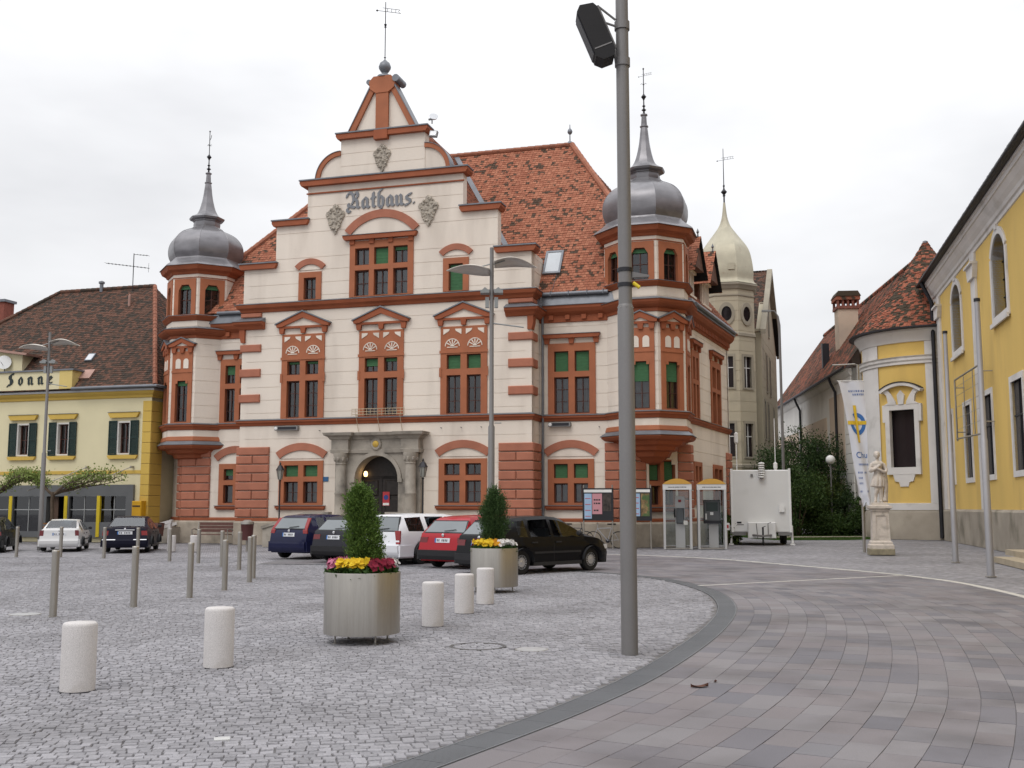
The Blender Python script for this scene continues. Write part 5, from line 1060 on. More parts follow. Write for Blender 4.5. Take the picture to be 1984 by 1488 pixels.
for a in range(0,360,45):
    M = octface(a, ap); ho = [(-.32,.32,8.9,10.8),(-.32,.32,4.7,6.7)] if a in (90,45,135) else []
    MB(M).wall([(-hs,hs,0,15.0)], ho, 0, .25, CR2).build('tower_wall', BEIGE, bb)
    if ho:
        for z0,z1 in ((8.9,10.8),(4.7,6.7)):
            W = MB(M).wall([(-.46,.46,z0-.12,z1+.16)], [(-.32,.32,z0,z1)], -.05, .2).build('window', BEIGE2, bb); MB(M).box(-.32,.32,.14,.17,z0,z1).build('pane', GLZ, W)
            MB(M).box(-.025,.025,.1,.14,z0,z1).box(-.32,.32,.1,.14,z0+1.2,z0+1.25).build('glazing_bar', WHITE, W)
        m = MB().lathe([(.62,0),(.62,.08),(.40,.08),(.40,.0)], 24); m.v = [tuple(M @ Vector((x*.78,-z,13.45+y*1.15))) for x,y,z in m.v]; W = m.build('oval_window', BEIGE2, bb)
        m = MB().lathe([(.40,.02),(0,.02)], 24); m.v = [tuple(M @ Vector((x*.78,-z,13.45+y*1.15))) for x,y,z in m.v]; m.build('pane', GLZ, W)
P8 = [(r*math.cos(R(q)), -r*math.sin(R(q))) for q in (157.5,112.5,67.5,22.5,-22.5,-67.5,-112.5,-157.5)]
for z,o in ((12.05,.06),(4.0,.06)): MB().mould(P8, [(0,z),(o,z+.03),(o,z+.2),(0,z+.24)], True).build('string_course', BEIGE2, bb)
MB().mould(P8, [(0,14.55),(.05,14.57),(.05,14.65),(0,14.66)], True).build('string_course', BEIGE2, bb); MB().mould(P8, [(0,14.95),(.08,15.0),(.16,15.15),(.24,15.25),(.24,15.35),(0,15.38)], True).build('cornice', BEIGE2, bb)
MB().lathe([(r+.08,0),(r+.08,3.9)],8,(0,0),R(22.5)).build('tower_base', BEIGE2, bb)
prof = spline([(1.82,15.38),(1.66,15.5),(1.60,15.7)], 3) + spline([(1.60,15.75),(1.62,16.2),(1.56,16.8),(1.45,17.4),(1.28,17.85),(1.0,18.3),(.70,18.75),(.45,19.15),(.28,19.55),(.16,20.1),(.07,20.9)], 4)
prof = [(a*1.13 if b < 19 else a*(1.13-.13*min(1,(b-19))), b) for a, b in prof]; D = MB().lathe(prof, 8, (0,0), R(22.5)).build('onion_dome', PALEDOME, bb, 38)
MB().box(.15,.55,-1.76,-1.55,16.2,16.6).build('dome_hatch', PALEDOME, D)
MB().lathe([(.05,20.9),(.05,21.3),(.10,21.35),(.06,21.42),(.2,21.6),(.06,21.78),(.04,21.9),(.07,22.0),(.03,22.1),(.02,24.4),(0,24.5)], 8).build('spire_rod', IRON, D); vane(D, 0,0,23.7,.9,-.1)
# gabled wing behind the tower
P0, P1 = Vector((15.75,66.6)), Vector((19.4,77.5)); d = (P1-P0); wl = d.length
wg = (Matrix.Translation((13.5,66,0)) @ Matrix.Rotation(R(-12),4,'Z')).inverted() @ frame((P0.x,P0.y,0),(d.x,d.y)); zp = 17.6; ze = 12.9
sl3 = [(1.2,1.9,6.0,8.4),(3.4,4.1,6.0,8.4),(3.0,3.7,9.2,11.6),(5.4,6.1,9.2,11.6),(7.5,8.2,6.0,8.4),(5.3,5.9,13.2,15.0)]
MB(wg).wall([(0,wl,0,ze)], [q for q in sl3 if q[3] < ze], 0, .3, CR2).build('wing_wall', BEIGE, bb); MB(wg).prism([(0,ze),(wl,ze),(wl/2,zp)], 0, .3).build('gable_wall', BEIGE, bb)
for q in sl3:
    W = MB(wg).wall([(q[0]-.14,q[1]+.14,q[2]-.1,q[3]+.14)], [q], -.05, .2).build('window', BEIGE2, bb); MB(wg).box(q[0],q[1],-.02,.16,q[2],q[3]).build('pane', GLZ, W)
MB(wg).prism([(-.4,ze-.4),(-.4,ze-.1),(wl/2,zp+.35),(wl+.4,ze-.1),(wl+.4,ze-.4),(wl/2,zp)], -.35, -.01).build('verge', BEIGE2, bb)
for s in (0,1):
    a = wg @ Vector((0 if s == 0 else wl,-.3,ze-.2)); t = wg @ Vector((wl/2,-.3,zp+.2)); u = np.array((wg.to_3x3() @ Vector((0,1,0)))); v2 = np.array(t-a); v2 -= (v2@u)*u; ln = np.linalg.norm(v2)
    tiles('roof_tiles', a, u, v2, [(0,0),(9,0),(9,ln),(0,ln)], .22, .2, TILE_OLD, bb)
MB(wg).box(0,.1,.3,8,0,ze).build('rear_wall', BEIGE, bb)
# ================================================================ POSTS, BOLLARDS, MASTS
def steel_post():
    t = thing('steel_post', '', 'bollard'); MB().lathe([(.056,0),(.056,.965)], 20).build('shaft', STEEL2, t, 40); MB().lathe([(.058,.965),(.058,.995),(.052,1.003),(0,1.005)], 20).build('cap', STEEL, t, 40); MB().lathe([(.075,0),(.075,.004),(.056,.006)], 20).build('base_ring', STEEL2, t, 40); return t
posts = [(-6.97,16.47,'nearest steel post, leftmost of the front row'),(-6.31,18.07,'second steel post of the front row, behind the leftmost granite bollard'),(-5.93,19.91,'third steel post of the front row from the left'),(-5.75,21.63,'fourth steel post of the front row from the left'),(-5.83,23.99,'fifth steel post of the front row, where it meets the back row'),
 (-16.62,36.14,'far steel post in front of the dark hatchback at the left edge'),(-15.05,35.92,'far steel post in front of the white saloon boot'),(-13.27,35.05,'far steel post at the left side of the dark saloon'),(-11.94,34.36,'far steel post at the right side of the dark saloon'),(-10.53,33.15,'far steel post right of the dark saloon, before the alley'),(-9.29,31.94,'far steel post in front of the bench at its left end'),(-8.1,30.1,'far steel post in front of the bench at its right end'),(-7.26,28.71,'far steel post in front of the litter bin at its left'),(-6.06,25.29,'far steel post just behind the fifth front post')]
proto = steel_post()
for i, (x,y,lab) in enumerate(posts):
    o = proto if i == 0 else copy_tree(proto); o.location = (x,y,0); o['label'] = lab; o['group'] = 'steel posts around the square'; o.rotation_euler = (0,0,i*.7)
def granite():
    t = thing('granite_bollard', '', 'bollard'); r = .152
    MB().lathe([(r,0),(r,.58),(r-.006,.60),(r-.02,.61),(0,.612)], 32).build('cylinder', GRANITE, t, 40); MB().lathe([(r-.012,-.01),(r+.004,0),(r+.004,.006)], 32).build('base_joint', IRON, t)
    MB().lathe([(r+.002,.43),(r+.002,.51)], 4, (0,0), 0, 1.0, R(172), R(184)).build('reflector', mat('dull_red_reflector', (.09,.02,.025), .5), t); return t
gb = [(-3.94,9.91,'nearest pale granite bollard, leftmost in the foreground'),(-3.06,11.36,'pale granite bollard in the foreground left of the near planter'),(-1.11,15.2,'pale granite bollard just right of the near planter'),(-.75,17.03,'pale granite bollard in front of the far planter, middle of three'),(-.46,18.65,'pale granite bollard in front of the far planter, rightmost of three'),(-11.9,40.32,'far pale granite bollard between steel posts before the bench'),(-12.75,40.32,'far pale granite bollard at the foot of the alley ramp')]
proto = granite()
for i, (x,y,lab) in enumerate(gb):
    o = proto if i == 0 else copy_tree(proto); o.location = (x,y,0); o['label'] = lab; o['group'] = 'pale granite bollards'; o.rotation_euler = (0,0,.03*i)
# tall foreground mast with loudspeaker
mast = thing('tall_mast', 'thick grey steel mast rising through the whole picture in the foreground', 'mast', (1.33,12.3,0))
MB().lathe([(.095,0),(.095,3.93),(.089,3.96),(.089,3.99),(.080,4.01)], 32).build('lower_tube', GREYPAINT, mast, 40); MB().lathe([(.080,4.0),(.074,9.5)], 32).build('upper_tube', GREYPAINT, mast, 40)
for i in range(8): a = i*PI/4; MB().lathe([(.006,0),(.006,.012),(0,.012)], 6).build('bolt', STEEL2, mast).matrix_local = Matrix.Translation((.090*math.cos(a),.090*math.sin(a),3.97))
for z in (4.22,4.40): MB().lathe([(.081,z),(.090,z),(.090,z+.045),(.081,z+.045)], 28).build('clamp_band', IRON, mast)
MB().prism([(.08,4.33),(.28,4.34),(.28,4.36),(.08,4.40)], -.03,.03).build('arm', GREYPAINT, mast)
MB().tube([(.09,-.05,4.26),(.16,-.07,4.20)], .022, 8).build('cable_socket', BRIGHTY, mast)
for z in (6.92,7.38): MB().lathe([(.078,z),(.092,z),(.092,z+.10),(.078,z+.10)], 28).build('clamp_band', GREYPAINT, mast)
spk = thing('loudspeaker', 'black column loudspeaker tilted on brackets near the top of the mast', 'loudspeaker', (1.33,12.3,0))
BLACKP = mat('black_cabinet', (.007,.006,.007), .6, var=.2, scale=4)
th = R(-24); c0 = Vector((-.33,-.02,7.31))
def sp(x,z): return (c0.x + x*math.cos(th) - z*math.sin(th)*-1*-1, c0.z + x*math.sin(th)*-1*-1 + z*math.cos(th))
def rot2(x,z): a = R(22); return (c0.x + x*math.cos(a)+z*math.sin(a)*-1, c0.z + x*math.sin(a) + z*math.cos(a))
poly = [rot2(x,z) for x,z in ((-.12,-.30),(-.05,-.37),(.09,-.37),(.13,-.29),(.13,.27),(.10,.33),(-.06,.36),(-.12,.30))]
MB().prism(poly, -.16, .12).build('cabinet', BLACKP, spk)
MB().prism([rot2(x,z) for x,z in ((-.135,-.26),(-.121,-.28),(-.121,.28),(-.135,.26))], -.14, .10).build('grille', IRON, spk)
MB().prism([rot2(x,z) for x,z in ((-.1,-.22),(.12,-.22),(.12,-.205),(-.1,-.205))], -.165, -.161).build('seam', GREYPAINT, spk)
m = MB()
p = lambda x,z: (rot2(x,z)[0], -.02, rot2(x,z)[1])
m.tube([p(.17,.33),p(.17,-.25)], .018, 6); m.tube([p(.17,.33),(-.08,-.02,7.50)], .014, 6); m.tube([p(.17,.10),(-.08,-.02,7.42)], .014, 6); m.tube([p(.17,-.2),(-.08,-.02,6.98)], .014, 6); m.tube([p(.13,-.30),(-.08,-.02,6.94)], .014, 6)
for z in (.18,-.05,-.2): m.tube([p(.12,z),p(.18,z)], .014, 5)
m.build('bracket', GREYPAINT, spk)
# street lamps with wing-shaped reflectors
WING = mat('lamp_wing', (.60,.56,.50), .4, var=.05, spec=.5); LENSB = mat('lamp_housing', (.25,.26,.26), .5, .3)
def street_lamp(label, loc, rz):
    t = thing('street_lamp', label, 'street lamp', loc, rz, 'wing-reflector street lamps')
    MB().lathe([(.085,0),(.085,3.75),(.06,3.8),(.052,8.55),(.0,8.56)], 20).build('pole', GREYPAINT, t, 40)
    for s in (-1,1):
        n, k = 16, 5; vs = []
        for i in range(n+1):
            q = i/n; x = s*(.06+1.15*q); w = .30*math.sin(PI*min(1,.22+.80*q))**.8; z = 8.05 + (.10 if s > 0 else -.13) + .13*math.sin(q*PI*1.25)*(1 if s > 0 else .7) - (.04*q if s > 0 else -.06*q)
            for j in range(k+1):
                y = (j/k*2-1)*w; vs.append((x, y, z - .10*(y/.3)**2 - .22*y))
        f = [(i*(k+1)+j, (i+1)*(k+1)+j, (i+1)*(k+1)+j+1, i*(k+1)+j+1) for i in range(n) for j in range(k)]
        o = MB().add(vs, f).build('wing_reflector', WING, t, 70); md = o.modifiers.new('thick', 'SOLIDIFY'); md.thickness = .02
        MB().tube([(s*.05,0,8.1),(s*.35,0,8.2 if s > 0 else 8.02)], .018, 6).build('wing_arm', LENSB, t)
        MB().box(s*.06 if s > 0 else -.30, .30 if s > 0 else -.06, -.14,.14,7.30,7.38).prism([(s*.08,7.38),(s*.26,7.38),(s*.18,7.46)] if s > 0 else [(-.26,7.38),(-.08,7.38),(-.18,7.46)], -.12,.12).build('projector', LENSB, t)
        MB().box(s*.07 if s > 0 else -.17, .17 if s > 0 else -.07, -.05,.05,6.92,7.2).build('ballast_box', LENSB, t)
    MB().tube([(.05,0,6.5),(.85,-.2,6.36)], .02, 6).build('banner_arm', LENSB, t); MB().tube([(.08,0,3.85),(.26,0,3.85)], .014, 5).build('hook', LENSB, t); return t
street_lamp('grey street lamp with two wing reflectors before the town hall', (-.54,27.9,0), R(0)); street_lamp('grey street lamp with two wing reflectors in front of the inn', (-18.33,41.77,0), R(0))
# iron lanterns beside the portal
LGL = mat('lantern_glass', (.30,.30,.27), .15, spec=.6)
for x, y, lab in ((-11.15,-.85,'black iron lantern post left of the portal'),(-3.88,-2.45,'black iron lantern post right of the portal')):
    t = thing('lantern_post', lab, 'lantern', at_hall(x,y,0), 0, 'iron lantern posts at the portal'); t.scale = (1,1,.92)
    MB().lathe([(.12,0),(.12,.2),(.06,.26),(.05,.9),(.07,.95),(.035,1.0),(.03,3.0),(.06,3.05),(.02,3.1)], 12).build('post', IRON, t, 40)
    m = MB(); m.lathe([(.08,3.1),(.16,3.55)], 6)
    m.build('lantern_glass', LGL, t); m = MB().lathe([(.2,3.55),(.17,3.6),(.09,3.75),(.03,3.8),(.04,3.86),(0,3.95)], 6)
    for i in range(6): a = i*PI/3; m.tube([(.082*math.cos(a),.082*math.sin(a),3.1),(.165*math.cos(a),.165*math.sin(a),3.56)], .011, 4)
    m.build('lantern_roof', IRON, t)
# globe lamp, far lamp post
t = thing('globe_lamp', 'white globe lamp on a thin post before the dark bushes', 'lamp', (18.65,62.5,0)); t.scale = (1.12,)*3; MB().lathe([(.05,0),(.04,3.7)], 10).build('post', GREYPAINT, t); n = 10
MB().lathe([(.24*math.sin(PI*i/n), 3.95-.24*math.cos(PI*i/n)) for i in range(n+1)], 18).build('globe', WHITE, t, 60)
t = thing('far_lamp_post', 'tall thin lamp post with a curved tip behind the white trailer', 'lamp', (15.0,59.0,0)); MB().tube([(0,0,0),(0,0,11.8),(-.06,0,12.3),(-.25,0,12.6),(-.5,0,12.62)], [.09,.07,.05,.04,.035], 10).build('pole', GREYPAINT, t, 60); MB().box(-.95,-.45,-.1,.1,12.56,12.66).build('lamp_head', LENSB, t)
# ================================================================ PLANTERS
def planter(label, loc, rz):
    t = thing('steel_planter', label, 'planter', loc, rz, 'round steel planters'); r = .47; t.scale = (1,1,.87)
    MB().lathe([(r-.02,.125),(r,.13),(r,.97),(r-.004,.985),(r-.012,.985),(r-.012,.86),(0,.86)], 64).build('tub', STEEL, t, 40)
    MB().lathe([(r-.013,.90),(0,.91)], 40).build('soil', mat('potting_soil', (.03,.022,.015), .95), t)
    for i in range(4):
        a = PI/4+i*PI/2+.2; x, y = .36*math.cos(a), .36*math.sin(a); MB().lathe([(.028,0),(.028,.012),(.012,.02),(.012,.13)], 8, (x,y)).build('foot', STEEL2, t)
    MB().tube([(r+.001,-.0,.14),(r+.001,0,.96)], .003, 4).build('weld_seam', STEEL2, t); return t
planter('round brushed steel planter in the foreground', (-1.86,13.45,0), 1.2); planter('round brushed steel planter farther back near the black car', (-.35,21.3,0), 2.2)
def leaves(n, pos, size, dirs=None, asp=.5):
    """n random leaf quads at pos (n,3); returns (n,4,3)"""
    a = rng.normal(size=(n,3)); a /= np.linalg.norm(a, axis=1, keepdims=True)
    if dirs is not None: a = a*.7 + dirs; a /= np.linalg.norm(a, axis=1, keepdims=True)
    b = np.cross(a, rng.normal(size=(n,3))); b /= np.linalg.norm(b, axis=1, keepdims=True)
    s = (size*rng.uniform(.6,1.3,n))[:,None]
    return np.stack([pos-a*s*.1, pos+a*s*.45+b*s*asp*.5, pos+a*s, pos+a*s*.45-b*s*asp*.5], 1)
def leaf_mat(name, c1, c2, rough=.6):
    m = bpy.data.materials.new(name); m.use_nodes = True; N = m.node_tree.nodes; L = m.node_tree.links; b = N['Principled BSDF']; b.inputs['Roughness'].default_value = rough; b.inputs['Specular IOR Level'].default_value = .25
    g = N.new('ShaderNodeNewGeometry'); x = N.new('ShaderNodeMix'); x.data_type = 'RGBA'; x.inputs['A'].default_value = (*c1,1); x.inputs['B'].default_value = (*c2,1); L.new(g.outputs['Random Per Island'], x.inputs['Factor']); L.new(x.outputs['Result'], b.inputs['Base Color'])
    tr = N.new('ShaderNodeBsdfTranslucent'); L.new(x.outputs['Result'], tr.inputs[0]); ms = N.new('ShaderNodeMixShader'); ms.inputs[0].default_value = .25; L.new(b.outputs[0], ms.inputs[1]); L.new(tr.outputs[0], ms.inputs[2]); L.new(ms.outputs[0], N['Material Output'].inputs[0]); return m
THUJA = leaf_mat('thuja_green', (.05,.10,.018), (.14,.22,.045)); THUJA2 = leaf_mat('juniper_green', (.032,.068,.022), (.075,.13,.042))
BARK = mat('bark', (.09,.065,.045), .9, var=.2, scale=8, bump=.5)
def conifer(label, loc, h, rad, lean, m_, n, shape, leaf):
    t = thing('conifer_shrub', label, 'shrub', loc)
    MB().tube([(0,0,0),(lean*.5*h,0,h*.5),(lean*h*.9,0,h*.9)], [.03,.022,.008], 7).build('trunk', BARK, t)
    # clumps along the crown's surface, thinner inside
    nc = 210; u = rng.uniform(.04,.97,nc); ang = rng.uniform(0,2*PI,nc); rr = np.interp(u, *zip(*shape))*rad
    rc = rr*np.sqrt(rng.uniform(.02,1.0,nc)); cz = u*h; C = np.stack([rc*np.cos(ang)+lean*cz, rc*np.sin(ang), cz], 1)
    k = n//nc; pos = (C[:,None] + rng.normal(size=(nc,k,3))*np.array([.052,.052,.066])*rad/.27).reshape(-1,3)
    d = np.repeat(np.stack([np.cos(ang)*.7,np.sin(ang)*.7,np.full(nc,.75)],1), k, 0)
    quads_mesh('crown', leaves(len(pos), pos, np.full(len(pos), leaf), d, .4), m_, t); return t
conifer('bushy bright green conifer growing in the near planter, leaning left', (-1.80,13.45,.76), 1.14, .19, -.11, THUJA, 27000, ((0,.45),(.1,.85),(.3,1.0),(.6,.95),(.85,.72),(1,.2)), .034)
conifer('slim oval dark green conifer growing in the far planter', (-.36,21.3,.76), 1.25, .255, .0, THUJA2, 21000, ((0,.3),(.15,.6),(.4,1.0),(.6,1.0),(.8,.72),(1,.08)), .04)
PET = {k: leaf_mat('petals_'+k, a, b, .7) for k, a, b in (('yellow',(.65,.40,.01),(.75,.55,.03)),('pink',(.45,.10,.20),(.60,.24,.33)),('crimson',(.16,.012,.03),(.30,.02,.05)),('white',(.70,.68,.66),(.80,.78,.76)),('orange',(.60,.25,.01),(.70,.36,.02)))}
FLEAF = leaf_mat('pansy_leaf', (.03,.075,.015), (.06,.12,.03))
def pansies(label, loc, c, a0, a1, n, rmin=.2, rmax=.44, zz=.86):
    t = thing('pansies', label, 'flowers', loc, 0, 'pansies in the planters')
    ang = rng.uniform(R(a0),R(a1),n); rr = np.sqrt(rng.uniform(rmin**2,rmax**2,n)); P = np.stack([rr*np.cos(ang), rr*np.sin(ang), .11+.09*rng.random(n)+.10*(rmax-rr)], 1)
    V = []
    out = np.stack([np.cos(ang),np.sin(ang),np.full(n,.8)],1) + rng.normal(size=(n,3))*.35; out /= np.linalg.norm(out,axis=1,keepdims=True)
    e1 = np.cross(out, [0,0,1.]); e1 /= np.linalg.norm(e1,axis=1,keepdims=True); e2 = np.cross(out, e1)
    for k in range(5):
        q = 2*PI*k/5; d = e1*math.cos(q)+e2*math.sin(q); s = np.cross(out,d); L0 = .044
        V.append(np.stack([P, P+d*L0*.55+s*L0*.55+out*.004, P+d*L0*1.05+out*.010, P+d*L0*.55-s*L0*.55+out*.004], 1))
    quads_mesh('petals', np.concatenate(V), PET[c], t)
    k = n*9; ang = rng.uniform(R(a0),R(a1),k); rr = np.sqrt(rng.uniform(rmin**2,rmax**2,k)); pos = np.stack([rr*np.cos(ang), rr*np.sin(ang), rng.uniform(-.02,.10,k)],1)
    quads_mesh('foliage', leaves(k, pos, np.full(k,.06), None, .55), FLEAF, t); t.location.z = zz-.06; return t
L1, L2 = (-1.86,13.45,0), (-.35,21.3,0)
pansies('yellow pansies at the front of the near planter', L1, 'yellow', 232,290, 60); pansies('pink pansies at the left of the near planter', L1, 'pink', 160,228, 60); pansies('crimson pansies at the right front of the near planter', L1, 'crimson', 290,352, 70); pansies('white pansies at the right back of the near planter', L1, 'white', 5,60, 36); pansies('dark red pansies behind the conifer of the near planter', L1, 'crimson', 65,150, 36)
pansies('yellow pansies at the left front of the far planter', L2, 'yellow', 190,265, 70); pansies('white pansies at the right of the far planter', L2, 'white', 285,350, 70); pansies('dark red pansies at the back of the far planter', L2, 'crimson', 60,190, 60); pansies('orange pansies in the middle front of the far planter', L2, 'orange', 264,286, 22)
# ================================================================ NOTICE BOARDS, BOOTHS, BICYCLES, BENCH
BOARD = mat('board_black', (.02,.02,.024), .4, var=.1)
pk = mat('poster_pink', (.50,.24,.27), .6, var=.05); pb = mat('poster_pale_blue', (.30,.42,.58), .6, var=.1, scale=3); pd = mat('poster_dark', (.05,.04,.035), .5, var=.6, scale=7); po = mat('poster_landscape', (.20,.13,.06), .5, var=.7, scale=6, dirt=(.05,.12,.04), dscale=5, dthr=(.45,.55))
def notice_board(label, u0, u1, Y, posters, rz):
    t = thing('notice_board', label, 'notice board', ((u0+u1)/2, Y, 0), rz, 'notice boards'); h = (u1-u0)/2
    for s in (-1,1): MB().tube([(s*h,0,0),(s*h,0,2.55)], .03, 8).build('leg', STEEL2, t); 
    b = MB().box(-h-.04,h+.04,-.05,.05,1.12,2.42).build('board', BOARD, t)
    MB().box(-h+.02,h-.02,-.056,-.051,2.25,2.36).build('header_strip', POST_W, b)
    for x0,x1,z0,z1,m_ in posters:
        p_ = MB().box(x0*h,x1*h,-.062,-.052,z0,z1).build('poster', m_, b)
        if m_ is pk:
            tx = MB()
            for z,ww in ((z1-.28,.7),(z1-.42,.8),(z0+.12,.5)):
                x = x0*h+.06
                while x < x0*h+(x1-x0)*h*ww: w_ = random.uniform(.04,.09); tx.box(x,x+w_,-.066,-.0625,z,z+.06); x += w_+.025
            tx.build('poster_print', BOARD, b, kind='stuff')
        elif m_ is pb:
            tx = MB()
            for k in range(4): zz = z0+.08+k*(z1-z0)/4.2; tx.box(x0*h+.03,x1*h-.04,-.066,-.0625,zz,zz+.025)
            tx.build('poster_print', POST_R, b, kind='stuff')
    return t
notice_board('black notice board with a pink poster, left of the mast', 2.88, 4.05, 43.2, [(-.93,-.42,1.2,2.2,pb),(-.38,.30,1.38,2.2,pk),(.36,.92,1.5,2.2,pd)], R(-14))
notice_board('black notice board with a landscape poster, right beside the mast', 4.35, 5.55, 42.9, [(-.93,-.5,1.22,2.2,POST_W),(-.45,.3,1.3,2.2,pb),(.36,.93,1.3,2.2,po)], R(-14))
def bicycle(label, loc, rz, col, lean):
    t = thing('bicycle', label, 'bicycle', loc, rz, 'bicycles by the notice boards'); rub = mat('tyre_rubber', (.02,.02,.02), .8); fm = mat('bicycle_'+('silver' if col[0] > .2 else 'dark'), col, .35, .5)
    for x in (-.52,.52):
        m = MB(); n = 28; m.tube([(x+.33*math.cos(2*PI*i/n),0,.34+.33*math.sin(2*PI*i/n)) for i in range(n+1)], .019, 6); W = m.build('wheel', rub, t); m = MB()
        for i in range(14): a = 2*PI*i/14; m.tube([(x,0,.34),(x+.32*math.cos(a),0,.34+.32*math.sin(a))], .003, 3)
        m.lathe([(.03,-.04),(.03,.04)], 8); m.v[-16:] = [(x+p[0],p[2],.34+p[1]) for p in m.v[-16:]]; m.build('spokes', STEEL2, W)
    bb, st, hd, rr_, ft = (-.08,0,.30), (-.22,0,.82), (.36,0,.80), (-.52,0,.34), (.52,0,.34)
    m = MB().tube([bb,st],.017,6).tube([st,hd],.017,6).tube([bb,hd],.02,6).tube([bb,rr_],.012,5).tube([st,rr_],.012,5).tube([hd,ft],.015,6).tube([hd,(.33,0,.98)],.015,6); m.build('frame', fm, t)
    MB().tube([(.30,-.28,1.02),(.36,-.12,1.0),(.33,0,.98),(.36,.12,1.0),(.30,.28,1.02)], .013, 6).build('handlebar', STEEL2, t); MB().tube([st,(-.25,0,.95)],.013,6).build('seat_post', STEEL2, t)
    MB().slab([(-.40,-.08),(-.40,.08),(-.12,.03),(-.05,0),(-.12,-.03)], .95, 1.0).build('saddle', rub, t); m = MB().lathe([(.09,-.01),(.09,.01)],14); m.v = [(bb[0]+p[0],p[2],bb[2]+p[1]) for p in m.v]; m.build('chainring', IRON, t)
    t.rotation_euler = (lean,0,rz); return t
bicycle('dark bicycle leaning on the town hall wall behind the black car bonnet', at_hall(1.6,.55,0), R(-10), (.05,.05,.06), R(-9)); bicycle('silver bicycle parked behind the notice board with a pink poster', at_hall(3.0,.4,0), R(168), (.45,.45,.47), R(8))
# telephone booths
ALU = mat('aluminium_frame', (.50,.50,.50), .4, .5, var=.04); ORR = mat('orange_dome', (.52,.29,.055), .45, var=.05); BG = glass_mat('booth_glass', (.80,.86,.85), .03)
def booth(label, loc, rz, kind):
    t = thing('telephone_booth', label, 'phone booth', loc, rz, 'telephone booths'); w, h = .52, 2.35
    for sx in (-1,1):
        for sy in (-1,1): MB().box(sx*w-.045,sx*w+.045,sy*w-.045,sy*w+.045,0,h).build('post', ALU, t)
    MB().box(-w-.05,w+.05,-w-.05,w+.05,h,h+.22).build('header', mat('header_white', (.62,.62,.62), .5), t)
    m = MB()
    for i in range(16): x = -.36+i*.046; m.box(x,x+random.uniform(.018,.036),-w-.054,-w-.0505,h+.08,h+.12)
    m.build('header_lettering', IRON, t)
    MB().fill_arc(-w-.05,w+.05,h+.222,.22,-w-.07,w+.07,14).build('arched_roof', ORR, t)
    MB().box(-w,w,-w,w,0,.04).build('floor', STEEL2, t)
    for n_,(x0,x1,y0,y1) in dict(left=(-w-.006,-w+.006,-w+.05,w-.05),right=(w-.006,w+.006,-w+.05,w-.05),back=(-w+.05,w-.05,w-.006,w+.006)).items(): MB().box(x0,x1,y0,y1,.12,h-.04).build('glass_panel', BG, t)
    for z in (.08,1.15): MB().box(-w-.02,-w+.02,-w+.04,w-.04,z,z+.05).box(w-.02,w+.02,-w+.04,w-.04,z,z+.05).box(-w+.04,w-.04,w-.02,w+.02,z,z+.05).build('rail', ALU, t)
    if kind == 0:
        MB().box(-.08,.30,.30,.44,0,2.1).build('phone_column', ALU, t); MB().block(-.04,.26,.10,.30,1.0,1.62,.03).build('telephone', mat('phone_grey', (.10,.11,.12), .4), t); MB().tube([(-.10,.16,1.25),(-.12,.10,1.42),(-.10,.16,1.6)], .03, 6).build('handset', IRON, t); MB().box(.04,.16,.29,.299,1.86,1.96).build('red_sticker', POST_R, t); MB().box(.24,.40,.0,.2,.95,1.12).build('phone_book', WHITEP, t)
    else:
        MB().box(-.10,.28,.36,.46,0,1.0).build('terminal_column', ALU, t); MB().block(-.30,.36,.16,.46,1.0,1.95,.03).build('terminal', mat('terminal_grey', (.12,.125,.13), .45), t); MB().box(-.20,.26,.15,.159,1.5,1.86).build('screen', mat('screen_green', (.03,.05,.045), .2), t); MB().prism([(-.32,1.0),(.38,1.0),(.38,1.12),(-.32,1.12)], .06,.16).build('keyboard_shelf', IRON, t); MB().box(-.24,-.18,.15,.158,1.16,1.40).box(-.05,.08,.15,.157,1.34,1.46).build('card_slot', WHITE, t)
    return t
booth('glass telephone booth with orange arched roof, left one with a payphone', (6.66,43.2,0), R(-8), 0); booth('glass telephone booth with orange arched roof, right one with a screen terminal', (8.05,43.3,0), R(-8), 1)
# bench, litter bin, post box
b = thing('bench', 'brown bench with curved metal arms against the town hall plinth', 'bench', at_hall(-14.75,-.05,0), R(-16.3)); BRW = mat('brown_bench_wood', (.12,.055,.045), .6, var=.15, scale=5)
for i in range(3): MB().box(-.85,.85,-.42+i*.14,-.30+i*.14,.43,.46).build('seat_slat', BRW, b)
for i in range(3): MB().box(-.85,.85,.02+i*.02,.045+i*.02,.55+i*.15,.68+i*.15).build('back_slat', BRW, b)
for s in (-1,1): MB().tube([(s*.9,-.5,0),(s*.9,-.45,.42),(s*.9,-.5,.66),(s*.9,-.3,.70),(s*.9,0,.62)], .025, 6).tube([(s*.9,.1,0),(s*.9,-.05,.42),(s*.9,.08,1.0)], .025, 6).build('side_frame', STEEL2, b)
t = thing('litter_bin', 'dark red litter bin on a post near the fifth steel post', 'litter bin', (-10.0,40.6,0)); MB().lathe([(.04,0),(.04,1.05)], 8).build('post', STEEL2, t); MB().lathe([(.20,.42),(.24,1.0),(.25,1.02),(.22,1.02),(.2,.5)], 18, (0,-.0)).build('bin', mat('dark_red_bin', (.09,.03,.028), .5), t, 40); MB().lathe([(.26,1.02),(.25,1.10),(.1,1.18),(0,1.18)], 18).build('lid', STEEL2, t, 40)
